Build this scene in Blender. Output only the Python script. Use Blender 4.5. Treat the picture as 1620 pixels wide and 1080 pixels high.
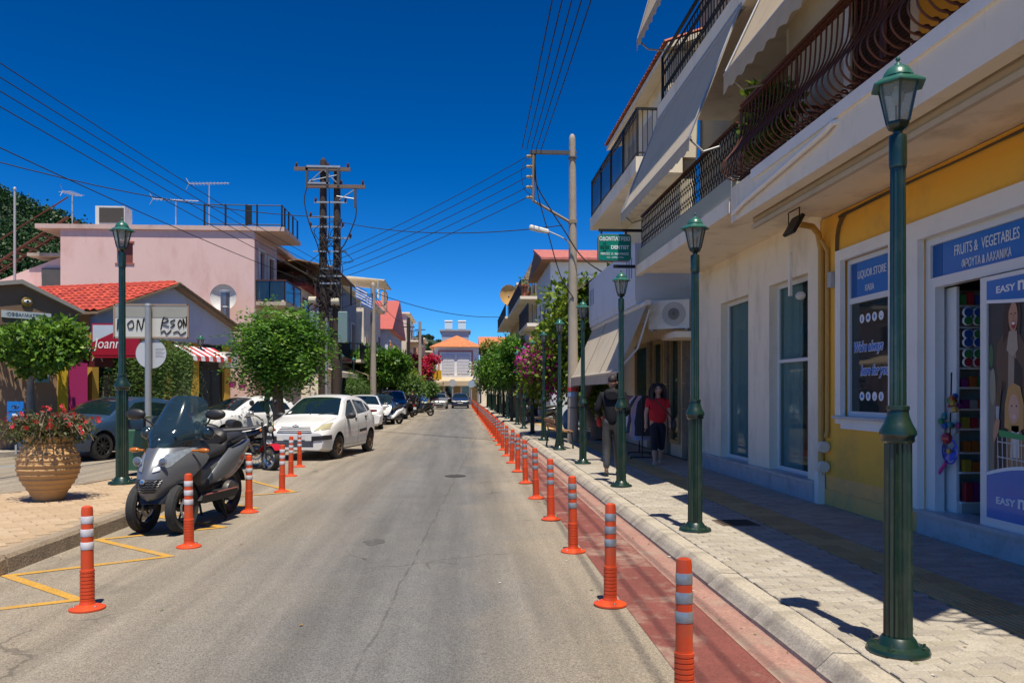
import bpy, bmesh, math, random
import numpy as np
from mathutils import Vector as V, Matrix as Mx, noise as mnoise
from mathutils.bvhtree import BVHTree
for o in list(bpy.data.objects): bpy.data.objects.remove(o, do_unlink=True)
PI = math.pi; R = math.radians
scn = bpy.context.scene; COL = scn.collection
# ---------------- camera, sky, sun, exposure ----------------
YAW = math.atan(77/1260)
cd = bpy.data.cameras.new('camera'); cam = bpy.data.objects.new('camera', cd); COL.objects.link(cam)
cam.location = (0, 0, 1.6); cam.rotation_euler = (PI/2, 0, -YAW)
cd.lens = 28; cd.sensor_width = 36; cd.shift_y = 80/1620; cd.clip_end = 5000; cd.clip_start = .05
scn.camera = cam
SUN_EL, SUN_AZ = R(71.5), R(174)
w = bpy.data.worlds.new('World'); scn.world = w; w.use_nodes = True
nt = w.node_tree; bg = nt.nodes['Background']
sky = nt.nodes.new('ShaderNodeTexSky'); sky.sky_type = 'NISHITA'; sky.sun_disc = False
sky.sun_elevation = SUN_EL; sky.sun_rotation = SUN_AZ; sky.altitude = 300; sky.air_density = 1.0; sky.dust_density = .2; sky.ozone_density = 4.0
hs = nt.nodes.new('ShaderNodeHueSaturation'); hs.inputs['Saturation'].default_value = 1.1; hs.inputs['Value'].default_value = .27; hs.inputs['Hue'].default_value = .494
gm = nt.nodes.new('ShaderNodeGamma'); gm.inputs['Gamma'].default_value = 2.1
tcw = nt.nodes.new('ShaderNodeTexCoord'); sxw = nt.nodes.new('ShaderNodeSeparateXYZ'); cxw = nt.nodes.new('ShaderNodeCombineXYZ'); rzw = nt.nodes.new('ShaderNodeMapRange')
rzw.inputs[1].default_value = 0; rzw.inputs[2].default_value = 1; rzw.inputs[3].default_value = .06; rzw.inputs[4].default_value = 1.1   # sky lookup lifted off the horizon, which drops its white band
nt.links.new(tcw.outputs['Generated'], sxw.inputs[0]); nt.links.new(sxw.outputs[0], cxw.inputs[0]); nt.links.new(sxw.outputs[1], cxw.inputs[1]); nt.links.new(sxw.outputs[2], rzw.inputs[0]); nt.links.new(rzw.outputs[0], cxw.inputs[2]); nt.links.new(cxw.outputs[0], sky.inputs['Vector'])
nt.links.new(sky.outputs[0], gm.inputs[0]); nt.links.new(gm.outputs[0], hs.inputs['Color']); nt.links.new(hs.outputs[0], bg.inputs['Color'])
bg.inputs['Strength'].default_value = .06
sd = bpy.data.lights.new('sun', 'SUN'); sd.energy = 4.35; sd.angle = R(.5); sd.color = (1, .92, .78)
sun = bpy.data.objects.new('sun', sd); COL.objects.link(sun)
sdir = V((math.sin(SUN_AZ)*math.cos(SUN_EL), math.cos(SUN_AZ)*math.cos(SUN_EL), math.sin(SUN_EL)))
sun.rotation_euler = sdir.to_track_quat('Z', 'Y').to_euler(); sun.location = (0, -5, 30)
vs = scn.view_settings; vs.view_transform = 'Standard'; vs.look = 'None'; vs.gamma = 1; vs.use_curve_mapping = False; vs.exposure = .56
scn.cycles.max_bounces = 10; scn.cycles.diffuse_bounces = 6; scn.cycles.transparent_max_bounces = 12; scn.cycles.caustics_reflective = False; scn.cycles.caustics_refractive = False

# ---------------- helpers ----------------
def lin(h):
    if not isinstance(h, str): return tuple(h)[:3]
    r = [int(h[i:i+2], 16)/255 for i in (0, 2, 4)]
    return tuple(c/12.92 if c <= .04045 else ((c+.055)/1.055)**2.4 for c in r)
MATS = {}
def mat(name, col, rough=.6, metal=0, var=.12, scale=3, bump=0, bscale=40, coat=0, spec=.5, dirt=None, damt=0, dscale=1.2, trans=0, streak=0, fine=0, alpha=1):
    if name in MATS: return MATS[name]
    m = bpy.data.materials.new(name); m.use_nodes = True; MATS[name] = m
    t = m.node_tree; b = t.nodes['Principled BSDF']; N = t.nodes.new; L = t.links.new
    c = lin(col)
    tc = N('ShaderNodeTexCoord'); src = tc.outputs['Object']
    nz = N('ShaderNodeTexNoise'); nz.inputs['Scale'].default_value = scale; nz.inputs['Detail'].default_value = 6; nz.inputs['Roughness'].default_value = .65
    L(src, nz.inputs['Vector'])
    mix = N('ShaderNodeMix'); mix.data_type = 'RGBA'
    mix.inputs['A'].default_value = (*[x*(1-var) for x in c], 1); mix.inputs['B'].default_value = (*[min(1, x*(1+var)) for x in c], 1)
    L(nz.outputs['Fac'], mix.inputs['Factor']); out = mix.outputs['Result']
    if fine:
        n3 = N('ShaderNodeTexNoise'); n3.inputs['Scale'].default_value = fine; n3.inputs['Detail'].default_value = 3; L(src, n3.inputs['Vector'])
        r3 = N('ShaderNodeMapRange'); r3.inputs[1].default_value = .3; r3.inputs[2].default_value = .7; r3.inputs[3].default_value = .75; r3.inputs[4].default_value = 1.2
        L(n3.outputs['Fac'], r3.inputs[0]); m3 = N('ShaderNodeMix'); m3.data_type = 'RGBA'; m3.blend_type = 'MULTIPLY'; m3.inputs['Factor'].default_value = 1
        L(out, m3.inputs['A']); L(r3.outputs[0], m3.inputs['B']); out = m3.outputs['Result']
    if dirt:
        n2 = N('ShaderNodeTexNoise'); n2.inputs['Scale'].default_value = dscale; n2.inputs['Detail'].default_value = 8; n2.inputs['Roughness'].default_value = .7
        mp = N('ShaderNodeMapping'); L(src, mp.inputs[0])
        if streak: mp.inputs['Scale'].default_value = (1, 1, streak)
        mp.inputs['Location'].default_value = (7.3, 2.1, 4.4); L(mp.outputs[0], n2.inputs['Vector'])
        rp = N('ShaderNodeMapRange'); rp.inputs[1].default_value = .5; rp.inputs[2].default_value = .72; rp.inputs[3].default_value = 0; rp.inputs[4].default_value = damt
        L(n2.outputs['Fac'], rp.inputs[0]); m2 = N('ShaderNodeMix'); m2.data_type = 'RGBA'
        L(rp.outputs[0], m2.inputs['Factor']); L(out, m2.inputs['A']); m2.inputs['B'].default_value = (*lin(dirt), 1); out = m2.outputs['Result']
    L(out, b.inputs['Base Color'])
    b.inputs['Roughness'].default_value = rough; b.inputs['Metallic'].default_value = metal; b.inputs['Coat Weight'].default_value = coat; b.inputs['Coat Roughness'].default_value = .06
    b.inputs['Specular IOR Level'].default_value = spec
    if alpha < 1: b.inputs['Alpha'].default_value = alpha
    if bump:
        bn = N('ShaderNodeTexNoise'); bn.inputs['Scale'].default_value = bscale; bn.inputs['Detail'].default_value = 5; L(src, bn.inputs['Vector'])
        bp = N('ShaderNodeBump'); bp.inputs['Strength'].default_value = bump; bp.inputs['Distance'].default_value = .02; L(bn.outputs['Fac'], bp.inputs['Height']); L(bp.outputs[0], b.inputs['Normal'])
    if trans:
        tr = N('ShaderNodeBsdfTranslucent'); L(out, tr.inputs['Color']); ms = N('ShaderNodeMixShader'); ms.inputs[0].default_value = trans
        o = t.nodes['Material Output']; L(b.outputs[0], ms.inputs[1]); L(tr.outputs[0], ms.inputs[2]); L(ms.outputs[0], o.inputs['Surface'])
    return m
def glassmat(name, col=(.02, .035, .04), rough=.04, alpha=.55, spec=.8):
    # see-through tinted pane with real reflections
    if name in MATS: return MATS[name]
    m = bpy.data.materials.new(name); m.use_nodes = True; MATS[name] = m
    t = m.node_tree; b = t.nodes['Principled BSDF']
    b.inputs['Base Color'].default_value = (*col, 1); b.inputs['Roughness'].default_value = rough; b.inputs['Specular IOR Level'].default_value = spec; b.inputs['IOR'].default_value = 1.5
    tr = t.nodes.new('ShaderNodeBsdfTransparent'); tr.inputs[0].default_value = (.75, .85, .85, 1); ms = t.nodes.new('ShaderNodeMixShader'); ms.inputs[0].default_value = alpha
    fr = t.nodes.new('ShaderNodeLayerWeight'); fr.inputs[0].default_value = .5
    pw = t.nodes.new('ShaderNodeMath'); pw.operation = 'POWER'; pw.inputs[1].default_value = 4.2; t.links.new(fr.outputs['Facing'], pw.inputs[0])
    ad = t.nodes.new('ShaderNodeMath'); ad.operation = 'ADD'; ad.use_clamp = True; ad.inputs[1].default_value = alpha+.03
    t.links.new(pw.outputs[0], ad.inputs[0]); t.links.new(ad.outputs[0], ms.inputs[0])
    t.links.new(tr.outputs[0], ms.inputs[1]); t.links.new(b.outputs[0], ms.inputs[2]); t.links.new(ms.outputs[0], t.nodes['Material Output'].inputs['Surface'])
    return m
class M:
    def __init__(s): s.v = []; s.f = []; s.mi = []; s.c = 0; s.T = None
    def add(s, vs, fs, mi=None):
        o = len(s.v)
        s.v += [tuple(s.T @ V(p)) for p in vs] if s.T is not None else [tuple(p) for p in vs]
        s.f += [tuple(o+i for i in f) for f in fs]; s.mi += [s.c if mi is None else mi]*len(fs); return s
    def box(s, x0, x1, y0, y1, z0, z1, mi=None, bev=0):
        if bev:
            b = bev; P = []
            for z, k in ((z0, 0), (z1-b, 0), (z1, b)): P += [(x0+k, y0+k, z), (x1-k, y0+k, z), (x1-k, y1-k, z), (x0+k, y1-k, z)]
            F = [(3, 2, 1, 0), (8, 9, 10, 11)]
            for j in (0, 4):
                for i in range(4): F.append((j+i, j+(i+1) % 4, j+4+(i+1) % 4, j+4+i))
            return s.add(P, F, mi)
        return s.add([(x0, y0, z0), (x1, y0, z0), (x1, y1, z0), (x0, y1, z0), (x0, y0, z1), (x1, y0, z1), (x1, y1, z1), (x0, y1, z1)],
            [(0, 3, 2, 1), (4, 5, 6, 7), (0, 1, 5, 4), (1, 2, 6, 5), (2, 3, 7, 6), (3, 0, 4, 7)], mi)
    def cbox(s, c, d, mi=None, bev=0): return s.box(c[0]-d[0]/2, c[0]+d[0]/2, c[1]-d[1]/2, c[1]+d[1]/2, c[2]-d[2]/2, c[2]+d[2]/2, mi, bev)
    def prism(s, pts, ax, a, b, mi=None):
        n = len(pts)
        def P(p, h): return (h, p[0], p[1]) if ax == 'x' else (p[0], h, p[1]) if ax == 'y' else (p[0], p[1], h)
        return s.add([P(p, a) for p in pts]+[P(p, b) for p in pts], [tuple(range(n-1, -1, -1)), tuple(range(n, 2*n))]+[(i, (i+1) % n, n+(i+1) % n, n+i) for i in range(n)], mi)
    def tube(s, pts, r, n=8, mi=None, cap=True):
        pts = [V(p) for p in pts]; k = len(pts); rs = r if isinstance(r, (list, tuple)) else [r]*k; vs = []; up = None
        for i, p in enumerate(pts):
            d = (pts[min(i+1, k-1)]-pts[max(i-1, 0)]); d = d.normalized() if d.length > 1e-9 else V((0, 0, 1))
            if up is None: up = V((0, 0, 1)) if abs(d.z) < .9 else V((1, 0, 0))
            a = d.cross(up); a = a.normalized() if a.length > 1e-6 else d.orthogonal().normalized(); bb = a.cross(d).normalized(); up = bb
            for j in range(n):
                t = 2*PI*j/n; vs.append(p+(a*math.cos(t)+bb*math.sin(t))*rs[i])
        fs = [(i*n+j, i*n+(j+1) % n, (i+1)*n+(j+1) % n, (i+1)*n+j) for i in range(k-1) for j in range(n)]
        if cap: fs += [tuple(range(n-1, -1, -1)), tuple(range((k-1)*n, k*n))]
        return s.add(vs, fs, mi)
    def lathe(s, prof, n=16, c=(0, 0, 0), ax='z', mi=None, cap=True, ph=0):
        vs = []
        for r, z in prof:
            for j in range(n):
                t = 2*PI*j/n+ph; a, b = r*math.cos(t), r*math.sin(t)
                p = (a, b, z) if ax == 'z' else (a, z, b) if ax == 'y' else (z, a, b)
                vs.append((c[0]+p[0], c[1]+p[1], c[2]+p[2]))
        k = len(prof); fs = [(i*n+j, i*n+(j+1) % n, (i+1)*n+(j+1) % n, (i+1)*n+j) for i in range(k-1) for j in range(n)]
        if cap: fs += [tuple(range(n-1, -1, -1)), tuple(range((k-1)*n, k*n))]
        return s.add(vs, fs, mi)
    def ball(s, c, r, n=10, k=7, mi=None):
        r = (r, r, r) if not isinstance(r, (tuple, list)) else r; vs = []
        for i in range(1, k):
            a = PI*i/k
            for j in range(n): t = 2*PI*j/n; vs.append((c[0]+r[0]*math.sin(a)*math.cos(t), c[1]+r[1]*math.sin(a)*math.sin(t), c[2]-r[2]*math.cos(a)))
        vs += [(c[0], c[1], c[2]-r[2]), (c[0], c[1], c[2]+r[2])]; q = len(vs)
        fs = [(i*n+j, i*n+(j+1) % n, (i+1)*n+(j+1) % n, (i+1)*n+j) for i in range(k-2) for j in range(n)]
        fs += [(q-2, (j+1) % n, j) for j in range(n)]+[(q-1, (k-2)*n+j, (k-2)*n+(j+1) % n) for j in range(n)]
        return s.add(vs, fs, mi)
    def grid(s, G, mi=None, closed=False):
        n = len(G); m = len(G[0]); vs = [p for r in G for p in r]
        fs = [(i*m+j, i*m+(j+1) % m, (i+1)*m+(j+1) % m, (i+1)*m+j) for i in range(n-1) for j in range(m if closed else m-1)]
        return s.add(vs, fs, mi)
    def sheet(s, G, th, mi=None):   # thin solid from a grid of points
        n = len(G); m = len(G[0]); G = [[V(p) for p in r] for r in G]; B = []
        for i in range(n):
            row = []
            for j in range(m):
                a = G[min(i+1, n-1)][j]-G[max(i-1, 0)][j]; b = G[i][min(j+1, m-1)]-G[i][max(j-1, 0)]; q = a.cross(b)
                row.append(G[i][j]-(q.normalized() if q.length > 1e-9 else V((0, 0, 1)))*th)
            B.append(row)
        k = n*m; vs = [p for r in G for p in r]+[p for r in B for p in r]; fs = []
        for i in range(n-1):
            for j in range(m-1):
                a, b, c, d = i*m+j, i*m+j+1, (i+1)*m+j+1, (i+1)*m+j; fs += [(a, b, c, d), (k+d, k+c, k+b, k+a)]
        ed = [j for j in range(m)]+[i*m+m-1 for i in range(1, n)]+[(n-1)*m+j for j in range(m-2, -1, -1)]+[i*m for i in range(n-2, 0, -1)]
        for i in range(len(ed)): a, b = ed[i], ed[(i+1) % len(ed)]; fs.append((b, a, k+a, k+b))
        return s.add(vs, fs, mi)
    def quad(s, a, b, c, d, mi=None): return s.add([a, b, c, d], [(0, 1, 2, 3)], mi)
    def mesh(s, name, mats, smooth=None, fix=True):
        me = bpy.data.meshes.new(name); me.from_pydata(s.v, [], s.f); me.update()
        for m_ in (mats if isinstance(mats, (list, tuple)) else [mats]): me.materials.append(m_)
        if any(s.mi): me.polygons.foreach_set('material_index', s.mi)
        if fix:
            b = bmesh.new(); b.from_mesh(me); bmesh.ops.recalc_face_normals(b, faces=b.faces[:]); b.to_mesh(me); b.free()
        if smooth is not None:
            me.polygons.foreach_set('use_smooth', [True]*len(me.polygons))
            try: me.set_sharp_from_angle(angle=R(smooth))
            except Exception: pass
        return me
    def build(s, name, mats, parent=None, loc=None, rz=0, smooth=None, fix=True):
        return obj(name, s.mesh(name, mats, smooth, fix), parent, loc, rz)
def obj(name, me, parent=None, loc=None, rz=0):
    o = bpy.data.objects.new(name, me); COL.objects.link(o)
    if parent: o.parent = parent
    if loc: o.location = loc
    if rz: o.rotation_euler.z = rz
    return o
def tag(o, label, cat, group=None):
    o['label'] = label; o['category'] = cat
    if group: o['group'] = group
    return o
def struct(o): o['kind'] = 'structure'; return o
def stuff(o, label=None, cat=None):
    o['kind'] = 'stuff'
    if label: o['label'] = label
    if cat: o['category'] = cat
    return o
def thing(name, label, cat, loc=(0, 0, 0), rz=0, group=None):
    o = obj(name, None, None, loc, rz); o.empty_display_size = .1; return tag(o, label, cat, group)
def ctree(o, parent=None):
    c = o.copy(); COL.objects.link(c); c.parent = parent
    for ch in list(o.children): ctree(ch, c)
    return c
def dup(o, loc, rz=None, label=None, group=None, sc=None):
    c = ctree(o); c.location = loc
    if rz is not None: c.rotation_euler.z = rz
    if label: c['label'] = label
    if group: c['group'] = group
    if sc: c.scale = (sc, sc, sc)
    return c
def text(parent, s, size, org, xd, up, m, align='CENTER', th=.003, name='lettering', sx=1, font_shear=0, bold=0, fit=None):
    cu = bpy.data.curves.new('t', 'FONT'); cu.body = s; cu.size = size; cu.align_x = align; cu.align_y = 'CENTER'; cu.extrude = th; cu.shear = font_shear; cu.offset = bold; cu.resolution_u = 3
    o = bpy.data.objects.new('t', cu); COL.objects.link(o)
    dg = bpy.context.evaluated_depsgraph_get(); me = bpy.data.meshes.new_from_object(o.evaluated_get(dg)); bpy.data.objects.remove(o); bpy.data.curves.remove(cu)
    if fit: xs_ = [v_.co.x for v_ in me.vertices]; sx = fit/(max(xs_)-min(xs_))
    xd = V(xd).normalized(); up = V(up).normalized(); n = xd.cross(up); me.transform(Mx((( xd.x*sx, up.x, n.x, org[0]), (xd.y*sx, up.y, n.y, org[1]), (xd.z*sx, up.z, n.z, org[2]), (0, 0, 0, 1))))
    me.materials.clear(); me.materials.append(m); me.name = name; return obj(name, me, parent)
def lerp(a, b, t): return a+(b-a)*t
def cr(P, n):   # catmull-rom through points (any dimension), n steps a span
    P = [tuple(p) for p in P]; out = []; Q = [P[0]]+P+[P[-1]]
    for i in range(1, len(Q)-2):
        for k in range(n):
            t = k/n; out.append(tuple(.5*((2*b)+(-a+c)*t+(2*a-5*b+4*c-d)*t*t+(-a+3*b-3*c+d)*t**3) for a, b, c, d in zip(Q[i-1], Q[i], Q[i+1], Q[i+2])))
    out.append(P[-1]); return out
def wallY(m, X, t, y0, y1, z0, z1, holes=()):    # wall in a plane of constant X with rectangular openings
    ys = sorted({y0, y1, *[h for q in holes for h in q[:2] if y0 < h < y1]}); zs = sorted({z0, z1, *[h for q in holes for h in q[2:] if z0 < h < z1]})
    for i in range(len(ys)-1):
        j = 0
        while j < len(zs)-1:
            def solid(jj): cy, cz = (ys[i]+ys[i+1])/2, (zs[jj]+zs[jj+1])/2; return not any(a < cy < b and c < cz < d for a, b, c, d in holes)
            if not solid(j): j += 1; continue
            k = j
            while k+1 < len(zs)-1 and solid(k+1): k += 1
            m.box(min(X, X+t), max(X, X+t), ys[i], ys[i+1], zs[j], zs[k+1]); j = k+1
    return m
rnd = random.Random(7)
# ---------------- ground, road, pavements ----------------
def asphalt(name, base, dust, warm):
    m = bpy.data.materials.new(name); m.use_nodes = True; t = m.node_tree; b = t.nodes['Principled BSDF']; N = t.nodes.new; L = t.links.new
    tc = N('ShaderNodeTexCoord'); src = tc.outputs['Object']; sx = N('ShaderNodeSeparateXYZ'); L(src, sx.inputs[0])
    def noi(s, d=6, r=.6, v=src):
        n = N('ShaderNodeTexNoise'); n.inputs['Scale'].default_value = s; n.inputs['Detail'].default_value = d; n.inputs['Roughness'].default_value = r; L(v, n.inputs['Vector']); return n.outputs['Fac']
    def rng(i, a, b_, c, d):
        r = N('ShaderNodeMapRange'); [setattr(r.inputs[k+1], 'default_value', x) for k, x in enumerate((a, b_, c, d))]; L(i, r.inputs[0]); return r.outputs[0]
    def op(o, a, b_=None):
        k = N('ShaderNodeMath'); k.operation = o
        for i, x in enumerate((a, b_)):
            if x is None: continue
            if isinstance(x, (int, float)): k.inputs[i].default_value = x
            else: L(x, k.inputs[i])
        return k.outputs[0]
    def mixc(f, a, b_, mode='MIX'):
        k = N('ShaderNodeMix'); k.data_type = 'RGBA'; k.blend_type = mode
        for nm, x in (('Factor', f), ('A', a), ('B', b_)):
            if isinstance(x, tuple): k.inputs[nm].default_value = (*x, 1)
            elif isinstance(x, (int, float)): k.inputs[nm].default_value = x
            else: L(x, k.inputs[nm])
        return k.outputs['Result']
    big = noi(.35, 5); mid = noi(2.2, 8, .7)
    # worn wheel-track grey in the middle, dusty tan along both edges
    X = sx.outputs[0]; wob = op('MULTIPLY', op('SUBTRACT', big, .5), 1.6)
    Xw = op('ADD', X, wob)
    el = rng(Xw, -3.0, -.9, 1, 0); er = rng(Xw, .0, 1.0, 0, 1); edge = op('MAXIMUM', el, er)
    edge = op('MULTIPLY', edge, rng(mid, .3, .7, .65, 1))
    c = mixc(edge, base, dust)
    c = mixc(rng(mid, .35, .7, 0, .55), c, warm)
    blot = noi(1.1, 9, .75); c = mixc(rng(blot, .58, .75, 0, .35), c, tuple(x*.55 for x in base))
    stain = noi(.55, 4, .5); c = mixc(rng(stain, .63, .74, 0, .3), c, (.05, .045, .04))
    mpz = N('ShaderNodeMapping'); mpz.inputs['Scale'].default_value = (2.6, .12, 1); L(src, mpz.inputs[0]); trk = noi(1, 4, .6, mpz.outputs[0]); c = mixc(1, c, rng(trk, .35, .65, .8, 1.14), 'MULTIPLY')
    oil = noi(3.2, 3, .5); c = mixc(op('MULTIPLY', rng(oil, .69, .75, 0, .5), rng(noi(.3, 2), .45, .6, 0, 1)), c, (.035, .033, .03))
    # aggregate
    vo = N('ShaderNodeTexVoronoi'); vo.inputs['Scale'].default_value = 150; L(src, vo.inputs['Vector'])
    sp = N('ShaderNodeSeparateColor'); L(vo.outputs['Color'], sp.inputs[0])
    g1 = rng(sp.outputs[0], 0, 1, .62, 1.36); g2 = rng(noi(160, 2), .3, .7, .8, 1.2)
    c = mixc(1, c, op('MULTIPLY', g1, g2), 'MULTIPLY')
    # long seam and a couple of hairline cracks
    yv = sx.outputs[1]; wig = op('MULTIPLY', op('SUBTRACT', noi(1.4, 6), .5), .14)
    d = op('ABSOLUTE', op('SUBTRACT', op('ADD', X, wig), op('MULTIPLY', op('SUBTRACT', yv, 4.6), .062)))
    d = op('ABSOLUTE', op('ADD', op('ADD', X, wig), op('SUBTRACT', .82, op('MULTIPLY', yv, .045))))
    crk = rng(d, .004, .016, .4, 0); crk = op('MULTIPLY', crk, rng(noi(3, 3), .35, .55, .1, 1)); c = mixc(crk, c, (.03, .03, .028))
    vc = N('ShaderNodeTexVoronoi'); vc.feature = 'DISTANCE_TO_EDGE'; vc.inputs['Scale'].default_value = .38; wv = N('ShaderNodeVectorMath'); wv.operation = 'ADD'
    nn = N('ShaderNodeTexNoise'); nn.inputs['Scale'].default_value = 1.5; nn.inputs['Detail'].default_value = 5; L(src, nn.inputs['Vector']); L(src, wv.inputs[0]); L(nn.outputs['Color'], wv.inputs[1]); L(wv.outputs[0], vc.inputs['Vector'])
    ck2 = op('MULTIPLY', rng(vc.outputs['Distance'], .002, .008, .5, 0), rng(noi(.5, 2), .52, .6, 0, 1)); c = mixc(ck2, c, (.05, .045, .04))
    L(c, b.inputs['Base Color']); b.inputs['Roughness'].default_value = .85; b.inputs['Specular IOR Level'].default_value = .25
    bp = N('ShaderNodeBump'); bp.inputs['Strength'].default_value = .35; bp.inputs['Distance'].default_value = .004; L(vo.outputs['Distance'], bp.inputs['Height']); L(bp.outputs[0], b.inputs['Normal'])
    return m
ROADM = asphalt('worn_asphalt', (.128, .127, .126), (.33, .27, .19), (.175, .167, .15))
GROUNDM = mat('bare_ground', (.2, .17, .12), .95, var=.3, scale=.2)
m = M().quad((-900, -300, -.03), (900, -300, -.03), (900, 1500, -.03), (-900, 1500, -.03)); struct(m.build('ground', GROUNDM))
m = M(); G = [[(x, y, 0) for x in (-40, -12, -3, 2.02)] for y in (-12, 10, 30, 60, 130)]; m.grid(G); struct(m.build('road', ROADM))
# red cycle lane and its gutter strip
REDL = mat('red_lane_paint', (.19, .055, .042), .8, var=.4, scale=2.2, dirt=(.33, .25, .19), damt=.95, dscale=2.6, bump=.3, bscale=120, fine=70)
GUT = mat('gutter_concrete', (.33, .18, .14), .85, var=.3, scale=3, dirt=(.33, .27, .2), damt=.9, dscale=2.2, bump=.25, bscale=90, fine=60)
m = M(); m.grid([[(1.21, y, .004), (1.74, y, .004)] for y in range(-10, 100, 5)]); struct(m.build('cycle_lane', REDL))
m = M(); m.grid([[(1.74, y, .0075), (2.01, y, .0075)] for y in range(-10, 100, 5)]); struct(m.build('gutter', GUT))
# bitumen edge band next to the lane
LIGHTC = mat('lane_edge_concrete', (.42, .36, .28), .85, var=.2, scale=2.5, dirt=(.2, .17, .13), damt=.6, bump=.2, bscale=80, fine=80)
SW = .12
KERB = mat('kerb_concrete', (.42, .37, .29), .85, var=.2, scale=5, bump=.3, bscale=70, dirt=(.13, .11, .09), damt=.65, dscale=3, fine=60)
PAVA = [mat('paver_%d' % i, c_, .8, var=.13, scale=7, bump=.3, bscale=90, dirt=(.16, .14, .11), damt=.4, dscale=3.5, fine=90) for i, c_ in enumerate([(.38, .34, .275), (.35, .31, .245), (.41, .37, .305), (.32, .285, .235)])]
JOINT = mat('paving_joint', (.11, .095, .075), .95, var=.3, scale=20)
side = M(); side.box(2.2, 4.95, -10, 130, -.03, SW-.012); sw = struct(side.build('pavement', JOINT))
# kerb stones
km = M(); km.add([(0, 0, -.02), (.25, 0, -.02), (.25, 0, SW-.004), (.1, 0, SW+.004), (.0, 0, .035), (0, .992, -.02), (.25, .992, -.02), (.25, .992, SW-.004), (.1, .992, SW+.004), (0, .992, .035)],
       [(0, 1, 2, 3, 4), (9, 8, 7, 6, 5), (0, 5, 6, 1), (1, 6, 7, 2), (2, 7, 8, 3), (3, 8, 9, 4), (4, 9, 5, 0)])
kme = km.mesh('kerb_stone', KERB)
for i in range(62): o = obj('kerb_stone', kme, sw, (1.995+rnd.uniform(-.004, .004), -1.6+i, rnd.uniform(-.003, .003)))
m = M(); m.box(2, 2.25, 60.4, 128, -.02, SW); stuff(m.build('kerb_run', KERB, sw))
# paving bricks: nearest 300 singly, the rest joined
bme = [M().box(0, .196, 0, .096, -.03, 0, bev=.006).mesh('paving_brick', p) for p in PAVA]
cells = []
for j in range(30, 400):
    y = j*.1
    for i in range(-1, 14):
        x = 2.262+i*.2+(.1 if j % 2 else 0)
        for lo, hi in ((2.255, 3.38), (3.87, 4.8)):
            a_, b_ = max(x, lo), min(x+.196, hi)
            if b_-a_ > .03: cells.append((a_, y, b_-a_))
rest = [M() for _ in PAVA]; n1 = 0
for x, y, wd in cells:
    k = rnd.choices(range(4), (4, 3, 2, 2))[0]; dz = rnd.uniform(-.0025, .0025)
    vis = y > 4.0 and (x+.1)/y < .66
    if vis and n1 < 300 and x > 2.255: n1 += 1; obj('paving_brick', bme[k], sw, (x, y, SW+dz)).scale.x = wd/.196
    else: rest[k].box(x, x+wd, y, y+.096, SW-.03, SW+dz, bev=.005 if y < 16 else 0)
for k, q in enumerate(rest): stuff(q.build('paving_field', PAVA[k], sw, fix=False))
FAR = mat('paver_far', (.41, .365, .295), .85, var=.2, scale=5, dirt=(.18, .16, .12), damt=.4, fine=9)
m = M(); m.box(2.25, 4.9, 40, 129, SW-.03, SW); stuff(m.build('paving_field', FAR, sw))
# ribbed ochre guide strip
TAC = [mat('guide_tile_%d' % i, c_, .8, var=.2, scale=6, bump=.2, dirt=(.12, .1, .07), damt=.5, dscale=2) for i, c_ in enumerate([(.56, .36, .14), (.5, .32, .13), (.6, .4, .17)])]
tm = []
for p in TAC:
    q = M(); q.box(0, .236, 0, .296, -.03, -.004)
    for k in range(5): q.box(.012+k*.046, .04+k*.046, .004, .292, -.004, .002)
    tm.append(q.mesh('guide_tile', p))
for j in range(90):
    for i in range(2): obj('guide_tile', tm[rnd.randrange(3)], sw, (3.385+i*.24, 3+j*.3, SW+rnd.uniform(-.001, .001)))
m = M(); m.box(3.385, 3.865, 30, 120, SW-.03, SW-.001); stuff(m.build('guide_strip', TAC[0], sw))
DARKM = mat('cast_iron', (.06, .05, .045), .7, metal=.3, bump=.3, bscale=60)
def drain_cover(x, y, lab, z=SW, s=.42):
    t = thing('drain_cover', lab, 'drain cover', (x, y, z)); a = M(); a.box(-s/2, s/2, -s/2, s/2, -.01, .006); a.build('frame', mat('rusty_plate', (.11, .075, .05), .8, bump=.4, bscale=80), t)
    for i in range(6): M().box(-s/2+.03, s/2-.03, -s/2+.035+i*.06, -s/2+.065+i*.06, .006, .012).build('bar', DARKM, t)
drain_cover(3.08, 8.85, 'rusty square drain cover set in the pavement beyond the nearest lamp')
t = thing('drain_cover', 'small dark metal cover sunk in the middle of the carriageway', 'drain cover', (-.15, 15.2, .004)); a = M(); a.lathe([(.2, 0), (.2, .006), (.17, .008)], 20); a.build('plate', DARKM, t)
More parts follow.
